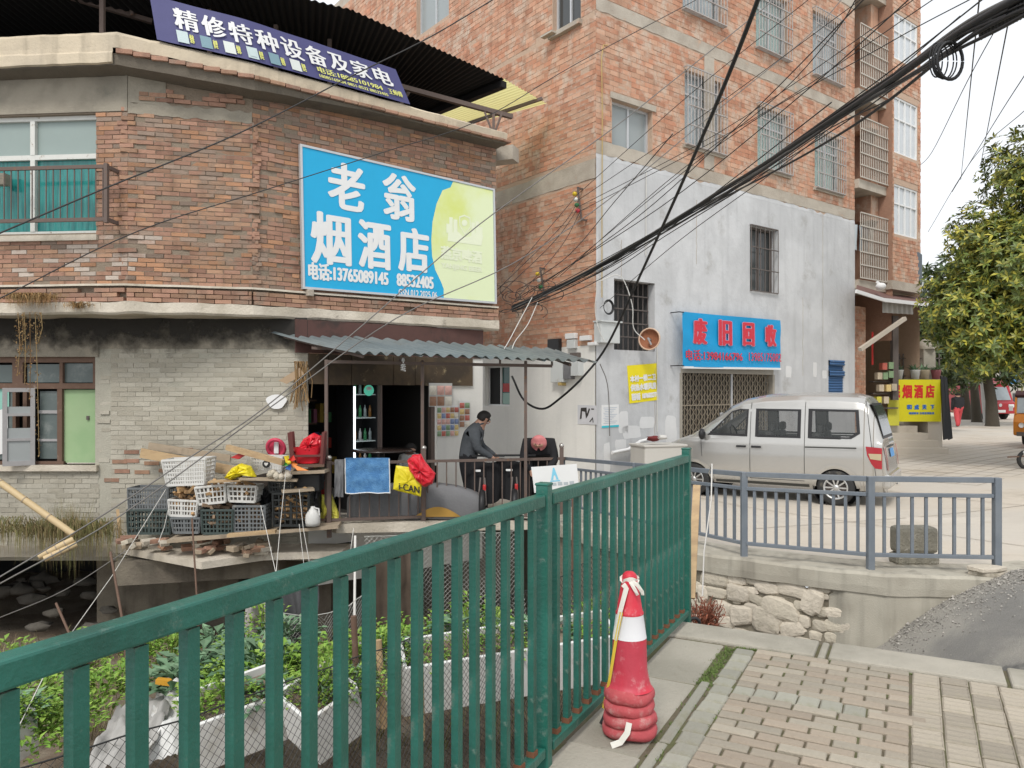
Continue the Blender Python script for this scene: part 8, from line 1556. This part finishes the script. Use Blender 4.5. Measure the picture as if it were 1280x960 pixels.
b = MB(); b.box((c.x, 45.95, z0 + .46), (1.8, .12, .22)); b.build('bumper', M_redv, rt, bev=.03); b = MB(); b.box((c.x, 45.87, z0 + .50), (.5, .03, .16)); b.build('number_plate', M_wl, rt); b = MB(); b.lathe([(0, 0), (.10, 0)], V((c.x, 45.95, z0 + .86)), 14, Matrix.Rotation(math.pi / 2, 3, 'X')); b.build('emblem', M_rim, rt); b = MB(); b.box((c.x, 46.8, z0 + 2.32), (1.3, .3, .3)); b.build('roof_sign', mat('pale_red_sign', (.55, .18, .20), .5, .3, 4), rt)
def bg_build(label, u0, u1, v0, d, m, win=None, dep=8, cols=5, rows=2):
    a, b_ = P(u0, v0, d), P(u1, v0, d); t = thing('far_building', label, 'building', (a.x, d, gz)); b = MB(); b.hexa([V((x, y, z)) for z in (gz - .3, a.z) for x, y in ((a.x, d), (b_.x, d), (b_.x, d + dep), (a.x, d + dep))]); b.build('wall', m, t); b = MB(); b.box(((a.x + b_.x) / 2, d + dep / 2, a.z + .12), (b_.x - a.x + .6, dep + .6, .24)); b.build('roof', M_beam, t)
    for i in range(cols):
        for j in range(rows): w = (b_.x - a.x) / cols; b = MB(); b.box((a.x + w * (i + .5), d - .02, gz + (a.z - gz) * (j + .55) / rows), (w * .55, .08, (a.z - gz) / rows * .5)); b.build('window', M_glassD, t)
bg_build('dark shuttered shop row at the far end of the pavement', 1168, 1226, 448, 62, mat('far_grey', (.16, .16, .165), .9, .2, 2)); bg_build('far pale building beyond the red minibus', 1228, 1330, 440, 78, mat('far_cream', (.40, .38, .34), .9, .15, 2), cols=6, rows=3)
for lab, u0, u1, v0, v1, d, m in (('blue stall tarpaulin far along the pavement', 1184, 1199, 471, 492, 52, mat('tarp_blue', (.05, .16, .32), .6)), ('red and white shop banner behind the far trees', 1199, 1206.5, 471, 500, 50, mat('red_white', (.62, .10, .08), .6, .1, 2, col2=(.7, .66, .64), c2=.5, c2scale=1.2)), ('blue truck cover right of the red minibus', 1261, 1272, 462, 480, 54, mat('tarp_blue2', (.06, .2, .42), .6))):
    b = MB(); p0, p1 = P(u0, v1, d), P(u1, v0, d); b.hexa([V((x, y, z)) for z in (p0.z, p1.z) for x, y in ((p0.x, d), (p1.x, d), (p1.x, d + .6), (p0.x, d + .6))]); t = thing('stall_cover', lab, 'tarpaulin', (p0.x, d, gz)); b.build('cover', m, t); b = MB(); b.bar((p0.x, d, gz), (p0.x, d, p0.z), .06, up=X); b.bar((p1.x, d, gz), (p1.x, d, p0.z), .06, up=X); b.build('leg', M_grilleD, t)
M_orv = mat('orange_paint', (.58, .20, .02), .4, .1, 4); c = P(1294, 0, 22.4); z0 = hz(c.x, 22.4) + .02; tc_ = thing('cargo_tricycle', 'orange motor tricycle with a dark cab roof cut by the right edge', 'tricycle', (c.x, 22.4, z0)); W_ = 1.1
b = MB(); b.prism([V((c.x - W_ / 2, 22.4 + y, z0 + z)) for y, z in ((0, .35), (-.02, .75), (.12, 1.0), (.6, 1.02), (.6, .35))], (W_, 0, 0)); b.build('front_body', M_orv, tc_, bev=.05)
b = MB(); b.prism([V((c.x - W_ / 2 + .02, 22.4 + y, z0 + z)) for y, z in ((.2, 1.45), (.12, 1.55), (.3, 1.68), (1.3, 1.66), (1.35, 1.5), (1.3, 1.45))], (W_ - .04, 0, 0)); b.build('cab_roof', mat('maroon_cover', (.05, .015, .015), .6), tc_, bev=.04)
for x in (-.5, .5): b = MB(); b.bar((c.x + x, 22.5, z0 + .98), (c.x + x, 22.62, z0 + 1.56), .05); b.build('pillar', M_orv, tc_); b = MB(); b.lathe([(0, 0), (.07, 0), (.075, .02)], V((c.x + x * .66, 22.37, z0 + .66)), 12, Matrix.Rotation(math.pi / 2, 3, 'X')); b.build('headlight', M_wl, tc_); b = MB(); b.box((c.x + x * 1.2, 22.4, z0 + 1.15), (.10, .04, .14)); b.build('mirror', M_white, tc_)
b = MB(); b.quad(*[V((c.x + x, y, z0 + z)) for x, y, z in ((-.46, 22.5, 1.02), (.46, 22.5, 1.02), (.46, 22.6, 1.52), (-.46, 22.6, 1.52))]); b.build('windscreen', MATS['bright_glass'], tc_)
for x, y in ((0, 22.5), (-.5, 24.2), (.5, 24.2)): b = MB(); b.tube([(c.x + x - .06, y, z0 + .27), (c.x + x + .06, y, z0 + .27)], .27, 18); b.build('wheel', M_tyre, tc_)
b = MB(); b.box((c.x, 24.1, z0 + .75), (1.2, 1.7, .5)); b.build('cargo_box', M_orv, tc_); b = MB(); b.box((c.x, 22.36, z0 + .40), (.9, .06, .12)); b.build('bumper', M_grilleD, tc_)
tc_.rotation_euler.z = R(-42)
c = P(1281, 0, 17.5); z0 = hz(c.x, 17.5); ms = thing('moped', 'small white fronted moped cut off by the right edge of the pavement', 'moped', (c.x, 17.5, z0)); b = MB(); b.tube([V((c.x + .05 + .19 * math.cos(t), 17.5, z0 + .2 + .19 * math.sin(t))) for t in [k * .35 for k in range(19)]], .045, 8); b.build('wheel', M_tyre, ms); b = MB(); b.ball((c.x + .10, 17.5, z0 + .36), (.2, .09, .07), 9, 6); b.build('mudguard', M_white, ms); b = MB(); b.bar((c.x + .1, 17.5, z0 + .3), (c.x + .5, 17.5, z0 + .75), .12); b.build('fork', M_gry, ms); b = MB(); b.box((c.x + .8, 17.5, z0 + .55), (.7, .3, .3)); b.build('body', M_gry, ms, bev=.06); b = MB(); b.bar((c.x - .42, 17.45, z0 + .26), (c.x + .05, 17.5, z0 + .28), .03); b.build('kick_bar', M_wood, ms)
# ================================================================== OVERHEAD CABLES
M_cab1 = mat('black_cable', (.012, .012, .013), .55, .2, 10); M_wire = mat('dark_wire', (.03, .028, .027), .6); M_gcab = mat('grey_wire', (.16, .15, .14), .6)
def smooth(pts, n=8):
    pts = [V(p) for p in pts]; out = []; q = [pts[0] * 2 - pts[1]] + pts + [pts[-1] * 2 - pts[-2]]
    for i in range(1, len(q) - 2):
        p0, p1, p2, p3 = q[i - 1:i + 3]
        for k in range(n): t = k / n; out.append(.5 * ((2 * p1) + (p2 - p0) * t + (2 * p0 - 5 * p1 + 4 * p2 - p3) * t * t + (3 * p1 - p0 - 3 * p2 + p3) * t ** 3))
    return out + [pts[-1]]
main = smooth([P(1330, -32, 3.0), P(1262, 4, 3.4), P(1190, 47, 4.0), P(1110, 104, 5.0), P(1040, 150, 6.2), P(960, 202, 8.0), P(890, 246, 9.8), P(820, 290, 11.6), P(760, 326, 13.0), P(700, 357, 13.9), P(640, 384, 14.2)])
bd_ = thing('cable_bundle', 'thick black bundle of cables crossing from the top right corner to the brick wall', 'cable bundle', tuple(main[0]))
b = MB(); b.tube(main, [.021 + .002 * i / len(main) for i in range(len(main))], 8); b.build('main_cable', M_cab1, bd_)
for k in range(13):
    ph = random.uniform(0, 6.28); fr = random.uniform(.10, .3); am = random.uniform(.015, .042); st_i = random.choice((0, 0, 8, 16, 24)); pts = [p + V((0, .4 * am * math.cos(ph + i * fr), am * math.sin(ph + i * fr) - .03 * (k % 3) - .06 * math.sin(math.pi * i / len(main)) * (k in (2, 7)))) for i, p in enumerate(main)][st_i:]
    b = MB(); b.tube(pts, random.uniform(.005, .011), 5); b.build('strand', M_cab1 if k % 4 else M_gcab, bd_)
b = MB()
i0, i1 = 7, 15
for k in range(150): f = k / 149; i = i0 + (i1 - i0) * f; p = main[int(i)].lerp(main[int(i) + 1], i - int(i)); t = f * 2 * math.pi * 17
sp = []
for k in range(260): f = k / 259; i = 5 + 8 * f; p = main[int(i)].lerp(main[min(int(i) + 1, len(main) - 1)], i - int(i)) + V((.03, 0, -.03)); t = f * 2 * math.pi * 16; sp.append(p + V((.022 * math.cos(t), 0.036 * math.cos(t), .040 * math.sin(t))))
b.tube(sp, .011, 5); b.build('spiral_wrap', mat('grey_wrap', (.035, .036, .036), .6), bd_)
c = P(1187, 76, 3.95)
for k in range(5): r0 = .080 + .006 * random.random(); ox = random.gauss(0, .004); b = MB(); b.tube([c + V((ox + (r0 * (.80 - .10 * k)) * math.cos(t) - .012 * k, .012 * k, (r0 * (1.18 - .03 * k)) * math.sin(t) + .006 * k)) for t in [j * .27 for j in range(24)]], .004 if k else .009, 6, cap=False); b.build('loop', M_cab1, bd_)
def wire(label, pts, r, m=M_wire, name='overhead_wire', g='overhead wires'): b = MB(); b.tube(smooth(pts, 6), r, 5); return tag(b.build(name, m), label, 'wire', g)
wire('heavy black cable falling steeply past the facade and looping to the awning', [P(958, -30, 5.5), P(940, 20, 6.0), P(900, 120, 7.2), P(850, 235, 9.2), P(800, 345, 11.4), P(760, 430, 12.9), P(730, 470, 13.1), P(700, 498, 13.2), P(678, 511, 13.3), P(655, 500, 13.4), P(640, 470, 13.5)], .020, M_cab1, 'hanging_cable')
wire('upper long grey wire slanting over the window and blue sign', [P(-20, 300, 6.4), P(130, 236, 7.2), P(300, 166, 8.2), P(440, 95, 9.0), P(540, 45, 9.4), P(640, -15, 10)], .008, M_wire)
wire('second slanting wire crossing below the first over the blue sign', [P(-10, 378, 6.6), P(170, 290, 7.6), P(330, 238, 8.8), P(480, 190, 9.8), P(600, 150, 10.6), P(720, 80, 11.4), P(870, 0, 12)], .006, M_wire)
wire('left of two parallel grey wires rising over the crates to the wires by the sign', [P(-10, 727, 7.5), P(130, 643, 8.2), P(240, 570, 8.9), P(330, 510, 9.4), P(455, 405, 10.0), P(600, 280, 10.8), P(760, 165, 11.6), P(830, 110, 12), P(980, -10, 13)], .008, M_gcab)
wire('right of two parallel grey wires rising over the crates', [P(-10, 735, 7.5), P(150, 645, 8.2), P(330, 515, 9.5), P(495, 398, 10.3), P(640, 330, 11.2), P(760, 250, 12), P(900, 135, 12.8), P(1010, 45, 13.6), P(1060, -10, 14)], .008, M_gcab)
wire('thin wire from the ledge corner to the left edge over the ditch', [P(157, 689, 9.6), P(80, 738, 9.0), P(-10, 776, 8.4)], .006, M_gcab)
for i, (pts, lab) in enumerate((([(722, 243, 14.9), (860, 120, 13), (1010, 0, 11)], 'wire from the yellow insulator to the top edge'), ([(723, 250, 14.9), (870, 150, 13), (1075, 0, 10)], 'wire from the white insulator to the top edge'), ([(724, 258, 14.9), (900, 165, 12.5), (1120, 15, 9), (1150, -10, 8.5)], 'wire from the green insulator to the top edge'), ([(725, 264, 14.9), (940, 150, 12), (1180, -10, 8)], 'wire from the red insulator to the top edge'),
                                ([(690, 350, 14.7), (900, 180, 11), (1100, 60, 8.5), (1230, -10, 7)], 'wire rising from the lower insulator rack through the middle windows'), ([(700, 345, 14.6), (830, 230, 12), (960, 130, 9.5), (1040, 45, 8), (1075, -10, 7.4)], 'steep wire crossing the middle windows'), ([(640, 340, 14.2), (722, 243, 14.9)], 'short wire from the sign corner to the yellow insulator'), ([(622, 362, 14.0), (700, 285, 14.5), (723, 251, 14.9)], 'short wire from the sign corner to the white insulator'), ([(620, 372, 14.0), (690, 305, 14.5), (724, 259, 14.9)], 'short wire from the sign corner to the green insulator'), ([(640, 380, 14.1), (700, 310, 14.5), (725, 265, 14.9)], 'short wire from the cable bundle to the red insulator'),
                                ([(750, 385, 14.7), (850, 300, 12), (1000, 190, 9.5), (1200, 20, 7)], 'wire under the thick bundle towards the top right'), ([(1146, 210, 24), (1165, 190, 20), (1210, 100, 14), (1265, 0, 11)], 'thin wire beside the coil against the sky'))): wire(lab, [P(*p) for p in pts], .006 if i < 11 else .008)
for lab, pts in (('nearly upright thin wire right of the building against the sky', [P(1201, 225, 40), P(1222, 20, 12), P(1226, -10, 11)]), ('second upright thin wire leaning right against the sky', [P(1226, 205, 30), P(1262, 20, 12), P(1268, -10, 11)]), ('wire from the tree top slanting up to the right edge', [P(1190, 240, 34), P(1245, 150, 22), P(1290, 80, 16)]), ('lowest sky wire passing over the tree', [P(1160, 290, 40), P(1215, 200, 30), P(1290, 130, 20)])): wire(lab, pts, .012)
for i, (u0, v0, u1, v1, d1) in enumerate(((648, 372, 1000, 120, 9), (655, 378, 1060, 128, 8), (662, 366, 930, 150, 10), (668, 380, 900, 236, 10.5), (640, 390, 830, 296, 12), (652, 360, 770, 250, 13))):
    wire(('thin wire leaving the cable junction, %s') % ('first to the upper right', 'second, nearer the bundle', 'third, across the barred windows', 'fourth, sagging under the bundle', 'fifth, lowest below the bundle', 'sixth, short one to the wall')[i], [P(u0, v0, 14.2), P((u0 + u1) / 2, (v0 + v1) / 2 + 14, (14.2 + d1) / 2), P(u1, v1, d1), P(u1 + (u1 - u0) * .6, v1 - (v0 - v1) * .75, d1 * .66)], .007)
wire('white wires dangling from the cable junction to the awning', [P(665, 372, 13.9), P(650, 400, 13.0), P(634, 430, 12.6), P(622, 448, 12.4)], .008, M_pipe)
wire('second white wire dangling beside the first', [P(672, 378, 14), P(660, 405, 13.2), P(645, 425, 12.8), P(640, 436, 12.6)], .008, M_pipe)
wire('white cable drooping across the barred wall opening', [P(748, 352, 14.7), P(775, 345, 14.8), P(790, 380, 14.8), P(792, 410, 14.9), P(806, 425, 14.9)], .010, M_pipe)
wire('white cable running down the wall corner to the grey cabinet', [P(748, 345, 14.6), P(744, 385, 14.6), P(748, 410, 14.6), P(756, 428, 14.6)], .010, M_pipe)
wire('grey conduit snaking down the plaster beside the notice sheet', [P(750, 455, 14.75), P(758, 475, 14.8), P(761, 500, 14.8), P(762, 545, 14.8)], .010, M_gcab)
jn = thing('wire_tangle', 'tangle of thin wires where the cables meet at the corner of the blue sign', 'wires', tuple(P(630, 385, 14)))
for k in range(16):
    c = P(random.uniform(618, 690), random.uniform(350, 392), 14.0); r = random.uniform(.10, .30); a0 = random.uniform(0, 6); b = MB(); b.tube([c + V((r * math.cos(a0 + t * .3), .02 * t * .1, r * .6 * math.sin(a0 + t * .3) - .05)) for t in range(random.randint(8, 20))], .006, 4); b.build('wire', M_wire, jn)
